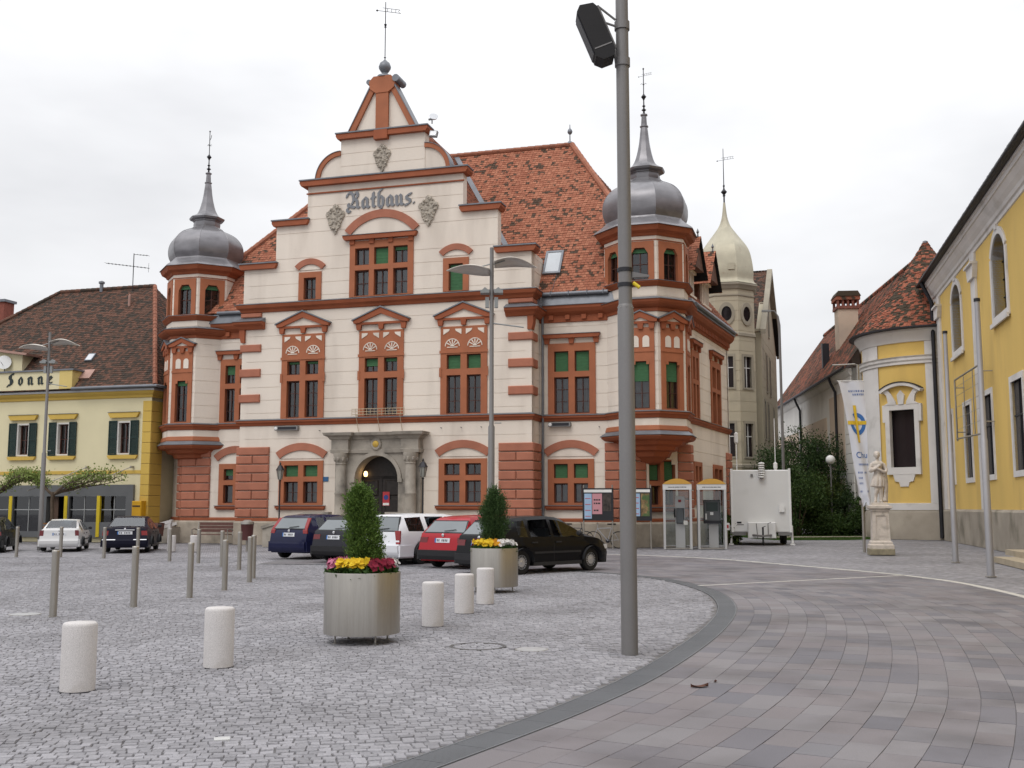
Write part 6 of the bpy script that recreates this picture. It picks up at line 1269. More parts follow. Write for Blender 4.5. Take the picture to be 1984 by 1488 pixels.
t = thing('post_box', 'orange yellow post box on the corner of the inn', 'post box', at_inn(-.32,-.1,0), R(-16.3)); MB().block(-.26,.26,-.34,.04,.9,1.95,.03).build('body', mat('post_yellow', (.58,.31,.01), .45), t); MB().box(-.04,.12,-.352,-.341,1.0,1.12).build('notice_plate', WHITE, t); MB().box(-.2,.2,-.36,-.341,1.68,1.74).build('slot', IRON, t); MB().box(-.15,.15,-.25,-.02,0,.9).build('stand', SHOPGREY, t)
# ramp with stone rails between inn and town hall
t = thing('stone_ramp', 'pale stone ramp with sloping rails at the mouth of the alley', 'ramp', at_hall(-18.6,.2,0), R(-16.3))
MB().prism([(-1.0,0),(1.2,0),(1.2,.75),(-1.0,.25)], .3,1.2).build('ramp_body', STONE, t)
for y in (.2,1.3): MB().prism([(-1.1,.35),(1.25,.95),(1.25,1.10),(-1.1,.50)], y,y+.14).build('rail', GRANITE, t); MB().box(-1.05,-.9,y+.01,y+.13,0,.4).box(1.05,1.2,y+.01,y+.13,0,.95).build('rail_post', GRANITE, t)
t = thing('flower_trough', 'dark red brown trough beside the ramp under the left tower', 'planter', at_hall(-17.75,-.35,0), R(-16.3)); MB().prism([(-.35,.35),(.35,.35),(.42,.95),(-.42,.95)], -.3,.2).build('trough', BRW, t); MB().box(-.25,.25,-.2,.1,0,.35).build('foot', STONE, t)
# ================================================================ WHITE TRAILER
TRW = mat('trailer_white', (.66,.66,.65), .4, var=.03, fine=.02, dirt=(.5,.5,.48), dscale=.8, dthr=(.6,.85)); tr = thing('box_trailer', 'white box trailer with masts on its roof, seen from its drawbar end', 'trailer', (11.22,48.6,0), R(-10))
MB().block(-1.25,1.25,-1.2,2.8,.55,3.3,.04).build('body', TRW, tr); RB = mat('trailer_tyre', (.015,.015,.015), .8)
for s in (-1,1):
    MB().box(s*1.25-.05,s*1.25+.05,-1.24,-1.14,.4,3.36).build('corner_post', WHITE, tr)
    for y in (.3,1.1):
        m = MB().lathe([(.14,-.11),(.33,-.11),(.35,-.06),(.35,.06),(.33,.11),(.14,.11)], 22); m.v = [(s*1.05+p[2],y+p[0],.35+p[1]) for p in m.v]; W = m.build('wheel', RB, tr, 40); m = MB().lathe([(.0,.112),(.15,.112),(.2,.09)],16); m.v = [(s*1.05+p[2]*s,y+p[0],.35+p[1]) for p in m.v]; m.build('rim', STEEL2, W)
    MB().tube([(s*1.3,-1.1,.85),(s*1.32,-1.1,.08)], .05, 8).box(s*1.32-.1,s*1.32+.1,-1.2,-1.0,0,.06).build('support_leg', WHITE, tr); MB().box(s*1.0-.3,s*1.0+.3,-1.26,-1.2,.42,.56).build('bumper_strip', GREYPAINT, tr)
MB().block(-.6,.6,-1.55,-1.2,.3,1.0,.03).build('drawbar_box', TRW, tr); MB().tube([(-.5,-1.3,.45),(0,-2.3,.42)], .05, 6).tube([(.5,-1.3,.45),(0,-2.3,.42)], .05, 6).build('drawbar', GREYPAINT, tr)
m = MB().tube([(0,-2.2,.2),(0,-2.2,.8)], .04, 8).tube([(0,-2.2,.8),(.12,-2.2,.84)], .015, 5).tube([(-.2,-1.7,.3),(-.25,-1.7,.95)], .015, 5).tube([(.25,-1.7,.4),(.25,-1.7,.95),(.38,-1.7,1.0)], .015, 5); m.build('jockey_wheel_crank', IRON, tr); m = MB().lathe([(.06,-.04),(.12,-.03),(.12,.03),(.06,.04)],14); m.v = [(p[2],-2.2+p[0],.13+p[1]) for p in m.v]; m.build('jockey_wheel', RB, tr)
for i in range(7): MB().lathe([(.13,2.95+i*.1),(.15,2.98+i*.1),(.1,3.02+i*.1)], 14, (.05,-1.34)).build('sensor_disc', WHITE, tr)
MB().tube([(.05,-1.34,2.9),(.05,-1.34,3.66)], .06, 8).build('sensor_core', GREYPAINT, tr); MB().box(.78,1.0,-1.3,-1.2,1.45,1.75).build('socket_box', WHITE, tr); MB().box(-.42,-.32,-1.26,-1.2,3.0,3.12).build('marker', GREYPAINT, tr)
MB().box(-1.06,-.86,-1.206,-1.201,.94,1.02).box(-1.06,-.76,-1.2065,-1.201,.87,.90).build('lettering', IRON, tr); MB().tube([(-1.0,-1.0,3.3),(-1.0,-1.0,4.7)], .025, 6).lathe([(.06,4.5),(.09,4.55),(.09,4.95),(.03,5.0)],10,(-1.0,-1.0)).build('roof_mast', WHITE, tr); MB().tube([(.68,-1.0,3.3),(.68,-1.0,5.6)], .02, 6).lathe([(.05,3.3),(.09,3.4),(.09,3.6),(.03,3.64)],10,(.68,-1.0)).build('roof_mast', WHITE, tr)
t = thing('small_sign', 'small white sign with a red mark beside the right telephone booth', 'sign', (9.05,45.2,0)); MB().tube([(0,0,0),(0,0,.95)], .02, 6).build('post', STEEL2, t); s_ = MB().box(-.1,.1,-.02,.0,.7,1.0).build('plate', WHITE, t); MB().box(-.06,.06,-.025,-.0205,.78,.92).build('red_mark', POST_R, s_)
# ================================================================ FLAG POLES AND BANNER
GALV = mat('galvanised_pole', (.34,.335,.35), .5, .35, var=.06)
for x,y,h,lab in ((13.35,32.45,7.05,'grey flagpole standing farther along the church wall'),(11.42,25.76,6.75,'thicker looking near flagpole before the church wall')):
    t = thing('flagpole', lab, 'flagpole', (x,y,0), 0, 'flagpoles before the church'); MB().lathe([(.085,0),(.08,3.3),(.068,3.32),(.06,h-.08)], 16).build('pole', GALV, t, 40); MB().lathe([(.075,h-.08),(.075,h),(0,h+.02)], 16).build('cap', IRON, t); MB().lathe([(.13,0),(.13,.02),(.085,.03)], 16).build('base_ring', STEEL2, t)
t = thing('banner_flagpole', 'thin pole with a short top arm carrying a white banner', 'flagpole', (13.04,39.86,0)); MB().lathe([(.055,0),(.045,7.0)], 12).build('pole', STEEL2, t, 40); MB().tube([(0,0,6.96),(-.1,0,7.02),(-.95,0,6.98)], .03, 6).build('arm', STEEL2, t); MB().box(-.12,-.02,-.08,.02,1.75,1.9).build('crank', STEEL2, t)
FAB = mat('banner_fabric', (.62,.63,.68), .8, var=.05, scale=2); BLU = mat('banner_blue', (.04,.14,.38), .7); BYE = mat('banner_yellow', (.62,.42,.03), .7); BTX = mat('banner_text_blue', (.14,.19,.36), .7)
bn = thing('white_banner', 'white hanging banner with a blue ring and yellow cross, pointed at the bottom', 'banner', (13.04,39.80,0))
def bx(q, z):       # banner surface: q 0..1 across, z height; narrows and twists downwards
    t_ = (6.35-z)/4.6; x0 = -.80+.62*min(1,t_*1.15)**.8 + (.1 if t_ > .95 else 0); x1 = .16+.10*t_-.1*max(0,t_-.8); x = x0+(x1-x0)*q
    return (x, -.05-.06*math.sin(q*7+z*1.4)-.10*t_*q, z)
nz_, nq = 40, 12; m = MB(); m.add([bx(j/nq, 6.35-4.5*i/nz_ - (.18*abs(math.sin(j/nq*PI*2)) if i == nz_ else 0)) for i in range(nz_+1) for j in range(nq+1)], [(i*(nq+1)+j,(i+1)*(nq+1)+j,(i+1)*(nq+1)+j+1,i*(nq+1)+j+1) for i in range(nz_) for j in range(nq)]); cl = m.build('cloth', FAB, bn, 70)
def on_banner(poly, mt, name, off=.012):
    """print a patch: list of (q,z) quads on the cloth"""
    m = MB()
    for qd in poly: m.add([(lambda p: (p[0],p[1]-off,p[2]))(bx(a,b_)) for a,b_ in qd], [(0,1,2,3)])
    m.build(name, mt, cl)
ring = []
for i in range(24):
    a, b_ = 2*PI*i/24, 2*PI*(i+1)/24
    if 1.9 < a < 2.9: continue
    ring.append([(.55+.40*math.cos(a),4.75+.42*math.sin(a)),(.55+.40*math.cos(b_),4.75+.42*math.sin(b_)),(.55+.24*math.cos(b_),4.75+.26*math.sin(b_)),(.55+.24*math.cos(a),4.75+.26*math.sin(a))])
on_banner(ring, BLU, 'blue_ring'); on_banner([[(.44,5.45),(.58,5.45),(.58,4.05),(.44,4.05)]]+[[(.02+.12*k,4.72),(.14+.12*k,4.72),(.14+.12*k,4.86),(.02+.12*k,4.86)] for k in range(8)], BYE, 'yellow_cross', .02)
cu = bpy.data.curves.new('banner_text', 'FONT'); cu.body = 'Chu'; cu.size = .34; to = bpy.data.objects.new('banner_text', cu); COL.objects.link(to); dg = bpy.context.evaluated_depsgraph_get(); me = bpy.data.meshes.new_from_object(to.evaluated_get(dg)); bpy.data.objects.remove(to)
for v_ in me.vertices: q_ = .20+v_.co.x*1.32; p_ = bx(q_, 3.48+v_.co.y*.95); v_.co = (p_[0],p_[1]-.015,p_[2])
finish(me, 'banner_text', BLU, cl)
rows = []
for z,a,b_ in ((5.95,.35,.95),(5.82,.5,.9),(3.2,.3,.95),(2.9,.2,.45),(2.9,.6,.8),(2.7,.2,.4),(2.5,.2,.45),(2.2,.2,.35),(2.2,.7,.85)):
    q = a
    while q < b_: w_ = random.uniform(.02,.06); rows.append([(q,z),(q+w_,z),(q+w_,z+.07),(q,z+.07)]); q += w_+.03
on_banner(rows, BTX, 'small_print'); bpy.data.objects['small_print']['kind'] = 'stuff'
MB().tube([(-.82,-.02,6.37),(.18,-.04,6.37)], .018, 6).build('top_rod', WHITE, bn)
# ================================================================ CARS
CGLASS = glass_mat('car_glass', (.66,.76,.80), .02); TYRE = mat('car_tyre', (.014,.014,.014), .75); RIM = mat('wheel_silver', (.55,.55,.56), .35, .5, var=.03)
BLKPL = mat('black_plastic', (.022,.022,.024), .55); SEAT = mat('seat_fabric', (.045,.045,.05), .9); LRED = mat('tail_lamp_red', (.24,.010,.012), .15, spec=.6); LDARK = mat('tail_lamp_dark_red', (.13,.006,.010), .15, spec=.6); PLATE = mat('number_plate', (.62,.63,.66), .4); LCL = mat('lamp_clear', (.6,.6,.6), .1, spec=.7); LOR = mat('lamp_orange', (.5,.16,.02), .2); CHROME = mat('chrome', (.7,.7,.72), .15, 1.0, var=.01)
def paint(name, c, metal=.0): return mat(name, c, .45, metal, var=.03, scale=1.0, coat=.22 if max(c) < .03 else .5, spec=.08)
def car(label, loc, head, body, col, sc=1.0, group='cars parked on the square'):
    """body: dict of proportions; x runs from the tail (0) to the nose (L)"""
    t = thing('parked_car', label, 'car', loc, R(head), group); t.scale = (sc,)*3
    L, Wd, wb, ro, rw = body['L'], body['W']/2, body['wb'], body['ro'], body.get('rw', .30); top, belt = body['top'], body['belt']; rear, nose = body['rear'], body['nose']
    ip = lambda x, tab: float(np.interp(x, *zip(*tab)))
    sill = .20; Ra = rw+.06; xc = (ro, ro+wb)
    xs = {0.0, L} | {p[0] for p in top} | {q for g in body['glass'] for q in g} | set(body['ws']) | set(np.linspace(.12, L-.12, 12))
    for c in xc: xs |= {c+Ra*q for q in (-1,-.96,-.8,-.55,-.28,0,.28,.55,.8,.96,1)}
    if 'rw_' in body: xs |= set(body['rw_'])
    xs = sorted(xs); xs = [x for i, x in enumerate(xs) if i == 0 or x-xs[i-1] > .012]
    rows = []
    for x in xs:
        tp = ip(x, top); bl = min(ip(x, belt), tp-.03); w = Wd*ip(x, ((0,.93),(.25,.975),(.8,1.0),(L-1.1,1.0),(L-.5,.97),(L-.15,.88),(L,.76)))
        ar = max([rw + math.sqrt(max(0, Ra*Ra-(x-c)**2)) if abs(x-c) < Ra else 0 for c in xc]); zb = max(sill, ar); hi = min(1, max(0, (tp-bl-.05)/.42))
        wt = w*(.90-.17*hi)
        pts = [(0,sill),(w*.86,sill),(w*.975,zb),(w,max(.46,zb+.04)),(w*.995,bl-.16 if bl-.16 > zb+.05 else zb+.06),(w*.955,bl),(wt,tp-.035-.055*hi),(wt*.86,tp-.012),(0,tp)]
        xr = [min(max(x, ip(z, rear)), L-(1-0)*0+ip(z, nose)) if True else x for _, z in pts]
        rows.append([(a, y, z) for a, (y, z) in zip(xr, pts)])
    n = len(rows[0]); G = MB(); B = MB(); isg = lambda i: any(a-1e-3 <= xs[i] and xs[i+1] <= b+1e-3 for a, b in body['glass'])
    ws = body['ws']; rwn = body.get('rw_')
    for sgn in (1,-1):
        for i in range(len(xs)-1):
            for k in range(n-1):
                q = [rows[i][k], rows[i+1][k], rows[i+1][k+1], rows[i][k+1]]; q = [(a, y*sgn, z) for a,y,z in q]
                if max(abs(q[0][j]-q[1][j]) for j in range(3)) < 1e-5 and max(abs(q[2][j]-q[3][j]) for j in range(3)) < 1e-5: continue
                gl = (k == 5 and isg(i)) or (k == 7 and ws[0]-1e-3 <= xs[i] and xs[i+1] <= ws[1]+1e-3) or (k == 7 and rwn and rwn[0]-1e-3 <= xs[i] and xs[i+1] <= rwn[1]+1e-3)
                (G if gl else B).add(q, [(0,1,2,3) if sgn < 0 else (3,2,1,0)])
    for r_, fl in ((rows[0],0),(rows[-1],1)):
        for k in range(n-1): a, b_ = r_[k], r_[k+1]; B.add([(a[0],a[1],a[2]),(a[0],-a[1],a[2]),(b_[0],-b_[1],b_[2]),(b_[0],b_[1],b_[2])], [(0,1,2,3)])
    def merged(mb, name, m_, par, ang):
        me = bpy.data.meshes.new(name); me.from_pydata(mb.v, [], mb.f); import bmesh; bm = bmesh.new(); bm.from_mesh(me); bmesh.ops.remove_doubles(bm, verts=bm.verts, dist=.0008); bmesh.ops.dissolve_degenerate(bm, edges=bm.edges, dist=.0005); bmesh.ops.recalc_face_normals(bm, faces=bm.faces); bm.to_mesh(me); bm.free(); return finish(me, name, m_, par, ang)
    for mb in (G, B): mb.v = [(a-L/2, y, z) for a,y,z in mb.v]
    bo = merged(B, 'body', col, t, 28); merged(G, 'windows', CGLASS, t, 25)
    X = lambda x: x-L/2
    def rpanel(name, y0, y1, z0, z1, off, m_, par=t, y0t=None, y1t=None, k=5):
        """panel lying on the tail, following its slope"""
        y0t = y0 if y0t is None else y0t; y1t = y1 if y1t is None else y1t; m = MB(); f = []; vs = []
        for i in range(k+1):
            q = i/k; z = z0+(z1-z0)*q; a = y0+(y0t-y0)*q; b_ = y1+(y1t-y1)*q; x = X(ip(z, rear))
            for y in (a, a+(b_-a)*.33, a+(b_-a)*.67, b_): vs.append((x-off+.05*max(0,abs(y)-.5*Wd)**2*4*0, y, z))
        for i in range(k):
            for j in range(3): f.append((i*4+j,i*4+j+1,i*4+j+5,i*4+j+4))
        N_ = len(vs); vs2 = [(a+off+.03,y,z) for a,y,z in vs]; ring = [0,1,2,3]+[i*4+3 for i in range(1,k+1)]+[k*4+2,k*4+1,k*4]+[i*4 for i in range(k-1,0,-1)]
        f2 = [(ring[i],ring[(i+1)%len(ring)],ring[(i+1)%len(ring)]+N_,ring[i]+N_) for i in range(len(ring))]
        m.add(vs+vs2, f+f2); return m.build(name, m_, par)
    if 'rwin' in body:
        z0, z1, a, b_ = body['rwin']; rpanel('window_seal', -a*Wd-.03, a*Wd+.03, z0-.03, z1+.025, .002, BLKPL, t, -b_*Wd-.03, b_*Wd+.03); g_ = rpanel('rear_window', -a*Wd, a*Wd, z0, z1, .010, mat('rear_glass', (.15,.168,.178), .06, spec=.9), t, -b_*Wd, b_*Wd)
        MB().tube([(X(ip(z0+.02,rear))-.03,.0,z0+.03),(X(ip(z0+.06,rear))-.03,-.38,z0+.07)], .011, 5).build('rear_wiper', BLKPL, t)
    for s in (-1,1):
        y0, y1, z0, z1, m_ = body['lamp']; rpanel('tail_lamp', s*y0*Wd, s*y1*Wd, z0, z1, .008, m_, t, s*(y0+body.get('lt',0))*Wd, s*(y1+body.get('lo',0))*Wd)
        MB().box(X(L-.42),X(L-.12),s*Wd*.55 if s > 0 else -Wd*.88, Wd*.88 if s > 0 else s*Wd*.55,.56,.68).build('headlight', LCL, t)
        m = MB().lathe([(0,-.05),(.07,-.045),(.10,0),(.085,.05),(0,.06)], 10); xm = X(ws[1]-.12) if False else X(body['mir']); m.v = [(xm+p[2],s*(Wd+.07)+p[0]*.9,body['belt'][1][1]+.07+p[1]*.75) for p in m.v]; m.build('door_mirror', body.get('mirc', BLKPL), t, 50)
        for xh in body['handles']: MB().box(X(xh)-.09,X(xh)+.09,min(s*Wd*.985,s*(Wd+.02)),max(s*Wd*.985,s*(Wd+.02)),body['belt'][1][1]-.16,body['belt'][1][1]-.125).build('door_handle', BLKPL, t)
        for q, (ga, gb) in enumerate(body['glass'][1:]):
            for xd in ((ga-.04, gb) if q == len(body['glass'])-2 else (ga-.04,)):
                if min(abs(xd-c_) for c_ in xc) > Ra+.03: MB().box(X(xd)-.005,X(xd)+.005,min(s*Wd*.99,s*(Wd+.0025)),max(s*Wd*.99,s*(Wd+.0025)),.30,body['belt'][1][1]-.17).build('door_gap', BLKPL, t)
        MB().box(X(ro+Ra+.02),X(ro+wb-Ra-.02),min(s*Wd*.96,s*(Wd+.006)),max(s*Wd*.96,s*(Wd+.006)),.20,.29).build('sill_trim', BLKPL, t)
        if body.get('strip'): MB().box(X(ro+Ra+.05),X(ro+wb-Ra-.05),min(s*Wd*.99,s*(Wd+.012)),max(s*Wd*.99,s*(Wd+.012)),.50,.55).build('side_strip', BLKPL, t)
        for c in xc:
            m = MB().lathe([(rw*.60,-.09),(rw*.93,-.09),(rw,-.06),(rw,.06),(rw*.93,.09),(rw*.60,.09)], 30, caps=False); m.v = [(X(c)+p[0], s*(Wd-.125)+p[2], rw+p[1]) for p in m.v]; W = m.build('wheel', TYRE, t, 40)
            m = MB().lathe([(rw*.63,.075),(rw*.58,.085),(rw*.50,.062),(rw*.2,.07),(rw*.12,.088),(0,.09)], 30); m.v = [(X(c)+p[0], s*(Wd-.125)+s*p[2], rw+p[1]) for p in m.v]; rm = m.build('rim', RIM, W, 40)
            m = MB(); kk = body.get('slots', 12)
            for i in range(kk):
                a = 2*PI*i/kk; d = .55*PI/kk; r0, r1 = rw*body.get('s0',.42), rw*.56
                m.add([(X(c)+r_*math.cos(a+e), s*(Wd-.125)+s*.091, rw+r_*math.sin(a+e)) for r_, e in ((r0,-d),(r1,-d),(r1,d),(r0,d))], [(0,1,2,3)])
            m.build('rim_slots', TYRE, rm)
            m = MB().lathe([(Ra-.008,-.2),(Ra-.008,.06)], 20, (0,0), 0, 1.0, 0, PI); m.v = [(X(c)+p[0], s*(Wd-.13)+p[2], rw+p[1]) for p in m.v]; m.build('wheel_arch_liner', BLKPL, t)
    z0, z1, m_ = body['bumper']; rpanel('rear_bumper', -Wd*.92, Wd*.92, z0, z1, .045, m_ or col)
    for s in (-1,1): MB().box(X(.02),X(ro-Ra-.02),min(s*Wd*.93,s*Wd*1.0),max(s*Wd*.93,s*Wd*1.0),z0,z1).build('bumper_corner', m_ or col, t)
    z0, z1, yw = body['plate']; off = body.get('poff', .016); p_ = rpanel('number_plate', -yw, yw, z0, z1, off, PLATE); rpanel('plate_strip', yw-.045, yw, z0, z1, off+.003, BLU, p_); 
    for i in range(7):
        if i != 2: y = yw-.085-i*(2*yw-.13)/7.0; rpanel('plate_character', y-.022, y+.008, z0+.03, z1-.03, off+.004, IRON, p_)
    if body.get('chrome'):
        rpanel('boot_trim', -.36, .36, body['plate'][1]+.04, body['plate'][1]+.07, .03, CHROME)
        for s in (-1,1): rpanel('bumper_trim', s*.38*Wd, s*.93*Wd, .505, .535, .052, CHROME)
    if body.get('badge'): m = MB().lathe([(.045,0),(.04,.008),(0,.01)], 14); zz = body['badge']; m.v = [(X(ip(zz,rear))-.012-p[2], p[0], zz+p[1]) for p in m.v]; m.build('badge', CHROME, t)
    sx = X(ro+.25)
    MB().block(sx-.05,sx+.45,-Wd*.72,Wd*.72,.35,.62,.04).box(sx-.12,sx+.02,-Wd*.72,Wd*.72,.5,body['belt'][1][1]+.02).build('rear_seat', SEAT, t)
    for y in (-.36,.36):
        MB().box(sx+.95,sx+1.45,y-.24,y+.24,.35,.58).prism([(sx+.85,.5),(sx+1.0,.5),(sx+.92,1.12),(sx+.80,1.12)], y-.22, y+.22).build('front_seat', SEAT, t); MB().box(sx+.80,sx+.89,y-.12,y+.12,1.14,1.32).build('head_rest', SEAT, t); MB().box(sx-.16,sx-.07,y-.12,y+.12,body['belt'][1][1]+.02,body['belt'][1][1]+.18).build('head_rest', SEAT, t)
    MB().box(X(ws[0])-.25,X(ws[0])+.15,-Wd*.8,Wd*.8,.7,body['belt'][1][1]-.01).build('dashboard', BLKPL, t); m = MB(); m.tube([(X(ws[0])-.35+.05*math.sin(2*PI*i/16),.36+.18*math.cos(2*PI*i/16),.88+.17*math.sin(2*PI*i/16)) for i in range(17)], .014, 5); m.build('steering_wheel', BLKPL, t)
    return t
# hatchbacks: two generations of the same boxy shape, a small tall one, an estate; two saloons
HATCH = dict(L=4.12, W=1.72, wb=2.50, ro=.78, rw=.30, top=((0,1.30),(.5,1.37),(1.1,1.42),(1.8,1.44),(2.2,1.41),(2.4,1.36),(3.12,.99),(3.4,.93),(3.85,.82),(4.02,.74),(4.12,.64)), belt=((0,.93),(.8,.92),(3.1,.90),(3.6,.84),(4.12,.60)),
 rear=((.2,.10),(.34,.02),(.50,.0),(.54,.06),(.70,.07),(.90,.10),(1.0,.19),(1.30,.48),(1.37,.62),(1.42,.85)), nose=((.2,-.12),(.4,-.02),(.55,0),(.66,-.06),(.8,-.2)), glass=((.70,1.0),(1.07,1.82),(1.92,2.9)), ws=(2.4,3.12), mir=2.72, handles=(1.2,2.05), rwin=(.98,1.27,.80,.67), lamp=(.60,.93,.62,.84,LDARK), lt=-.02, lo=-.02, bumper=(.24,.50,BLKPL), plate=(.70,.82,.26), badge=.90, strip=True, slots=16, s0=.40)
SMALL = dict(HATCH, L=3.92, W=1.68, wb=2.49, ro=.66, top=((0,1.34),(.4,1.39),(1.1,1.43),(1.8,1.42),(2.25,1.36),(3.1,.98),(3.5,.92),(3.85,.78),(3.92,.66)), belt=((0,.98),(.8,.95),(3.0,.92),(3.4,.86),(3.92,.60)), rear=((.2,.08),(.34,.01),(.55,.0),(.62,.05),(.95,.09),(1.05,.16),(1.34,.38),(1.41,.6)), glass=((.62,1.0),(1.1,1.85),(1.95,2.9)), ws=(2.25,3.1), mir=2.65, rwin=(.98,1.30,.76,.66), lamp=(.74,.95,.82,1.31,LRED), lt=-.14, lo=-.13, bumper=(.24,.56,None), plate=(.72,.84,.26), badge=.90, slots=7, s0=.25)
ESTATE = dict(HATCH, L=4.45, W=1.72, wb=2.61, ro=1.0, top=((0,1.40),(.3,1.43),(1.4,1.47),(2.4,1.46),(2.8,1.41),(3.55,.98),(3.9,.91),(4.35,.76),(4.45,.64)), belt=((0,.97),(1.0,.95),(3.4,.92),(3.8,.86),(4.45,.60)), rear=((.2,.10),(.34,.02),(.56,.0),(.62,.05),(.95,.08),(1.02,.10),(1.38,.28),(1.45,.4)), glass=((.45,1.15),(1.28,2.2),(2.3,3.35)), ws=(2.8,3.55), mir=3.15, handles=(1.45,2.45), rwin=(.98,1.36,.82,.70), lamp=(.80,.96,.60,.98,LRED), lt=-.10, lo=-.02, bumper=(.24,.56,None), plate=(.72,.84,.26), badge=.92, strip=False, slots=7, s0=.25)
SALOON = dict(HATCH, L=4.45, W=1.74, wb=2.63, ro=.95, top=((0,.98),(.10,1.02),(.52,1.05),(1.22,1.38),(1.7,1.43),(2.4,1.42),(2.75,1.36),(3.42,.95),(3.8,.89),(4.35,.76),(4.45,.62)), belt=((0,.92),(1.0,.93),(3.4,.90),(3.8,.84),(4.45,.58)), rear=((.2,.10),(.34,.02),(.50,.0),(.58,.05),(.95,.06),(1.02,.1)), glass=((.85,1.22),(1.30,2.1),(2.2,3.15)), ws=(2.75,3.42), rw_=(.52,1.22), mir=3.05, handles=(1.5,2.4), lamp=(.76,.95,.64,.95,LDARK), lo=-.03, bumper=(.24,.54,None), plate=(.72,.84,.28), badge=.93, slots=9, strip=True); SALOON.pop('rwin')
LIMO = dict(SALOON, L=4.7, wb=2.75, ro=1.0, W=1.78, top=((0,.94),(.08,.98),(.6,1.04),(1.4,1.36),(1.9,1.43),(2.5,1.42),(2.9,1.36),(3.6,.96),(4.0,.90),(4.55,.76),(4.7,.62)), glass=((1.0,1.4),(1.5,2.3),(2.4,3.3)), ws=(2.9,3.6), rw_=(.6,1.4), mir=3.2, handles=(1.7,2.6), lamp=(.70,.95,.68,.86,LRED), belt=((0,.90),(1.0,.93),(3.5,.90),(4.0,.84),(4.7,.58)), plate=(.72,.84,.28), chrome=True, strip=False, slots=9, s0=.3)
def put(label, body, col, wheel, head, which, sc=1.0):
    """place a car so that the ground contact of one wheel is at a given spot; which = (axle 0 rear/1 front, side +1 left/-1 right)"""
    L, Wd = body['L'], body['W']/2; lx = body['ro']+(body['wb'] if which[0] else 0)-L/2; ly = which[1]*(Wd-.11); c, s = math.cos(R(head)), math.sin(R(head))
    return car(label, (wheel[0]-(lx*c-ly*s)*sc, wheel[1]-(lx*s+ly*c)*sc, 0), head, body, col, sc)
put('black hatchback parked in front of the far planter', HATCH, paint('black_car', (.005,.005,.006)), (2.02,28.4), 43, (1,-1))
put('red hatchback with black bumper between white estate and black car', dict(HATCH, lamp=(.62,.93,.62,.84,LDARK)), paint('red_car', (.33,.008,.016)), (-2.08,30.2), 54, (0,1))
put('white estate car behind the near conifer', ESTATE, paint('white_car', (.72,.73,.76)), (-2.72,31.6), 55, (0,-1))
put('dark blue small hatchback with tall red tail lamps', SMALL, paint('navy_car', (.010,.012,.045)), (-6.25,34.7), 58, (0,-1))
put('dark grey car mostly hidden behind the near conifer', dict(HATCH, lamp=(.62,.93,.62,.84,LDARK)), paint('grey_car', (.022,.022,.028)), (-5.6,33.2), 57, (0,1))
put('white saloon parked in front of the inn', SALOON, paint('white_saloon', (.66,.66,.66)), (-17.75,40.8), 105, (0,1), .84)
put('dark blue saloon with chrome trim parked in front of the inn', LIMO, paint('dark_saloon', (.010,.010,.022)), (-15.0,39.9), 102, (0,1), .93)
put('dark hatchback cut off at the left edge of the picture', HATCH, paint('dark_green_hatch', (.010,.012,.012)), (-18.85,39.9), 104, (0,-1), .9)
# ================================================================ TRAINED TREES BEFORE THE INN
PLANE = leaf_mat('young_plane_leaf', (.16,.22,.05), (.27,.34,.10)); TERRACUBE = mat('rust_tub', (.10,.035,.025), .75, var=.2)
def trained_tree(label, x, y, w0, w1, seed):
    rr = random.Random(seed); t = thing('trained_tree', label, 'tree', at_inn(x,y,0), R(-16.3), 'trained trees before the inn')
    MB().tube([(0,0,.5),(.03,0,1.2),(-.04,.02,1.9),(.02,0,2.35)], [.10,.085,.08,.10], 9).build('trunk', BARK, t); m = MB(); pos = []
    for k in range(13):
        a = rr.uniform(-.9,.9); s = -1 if k % 2 else 1; ln = (w1 if s > 0 else w0)*rr.uniform(.6,1.0); p = [Vector((0,0,2.2))]; z = rr.uniform(2.35,2.75)
        for i in range(1,8): q = i/7; p.append(Vector((s*ln*q*math.cos(a*.4), a*1.1*q + rr.uniform(-.05,.05), 2.2+(z-2.2)*min(1,q*2)+.45*q+rr.uniform(-.06,.06))))
        m.tube(p, [.05*(1-.75*i/7) for i in range(8)], 5)
        for b in p[2:]:
            for _ in range(6): e = b+Vector((rr.uniform(-.2,.2),rr.uniform(-.15,.15),rr.uniform(.0,.32))); m.tube([b,e], [.012,.005], 3); pos.append(e)
    m.build('branches', BARK, t)
    P = np.array([tuple(p) for p in pos]); k = 5; pp = (P[:,None] + rng.normal(size=(len(P),k,3))*np.array([.13,.12,.09])).reshape(-1,3); quads_mesh('leaves', leaves(len(pp), pp, np.full(len(pp),.095), None, .75), PLANE, t)
    tub = MB().prism([(-.34,0),(.34,0),(.40,.72),(-.40,.72)], -.38, .38).build('tub', TERRACUBE, t); return t
trained_tree('trained tree with spreading green branches left before the inn', -6.55,-2.4, 3.6,2.3, 1); trained_tree('slimmer trained tree right before the inn shop front', -3.55,-2.2, 2.4,3.2, 2)
for x0,x1,y0,lab in ((-4.9,-3.3,-2.3,'left slanting awning pole above the trained trees'),(-2.3,-.8,-2.3,'right slanting awning pole above the trained trees')):
    t = thing('awning_pole', lab, 'pole', at_inn(x0,y0,2.7), R(-16.3), 'slanting awning poles'); MB().tube([(0,0,-.3),((x1-x0)*.95,2.1,.85)], .022, 5).build('rod', STEEL2, t); MB().box((x1-x0)*.95-.04,(x1-x0)*.95+.04,2.08,2.3,.8,.9).build('wall_fixing', STEEL2, t)
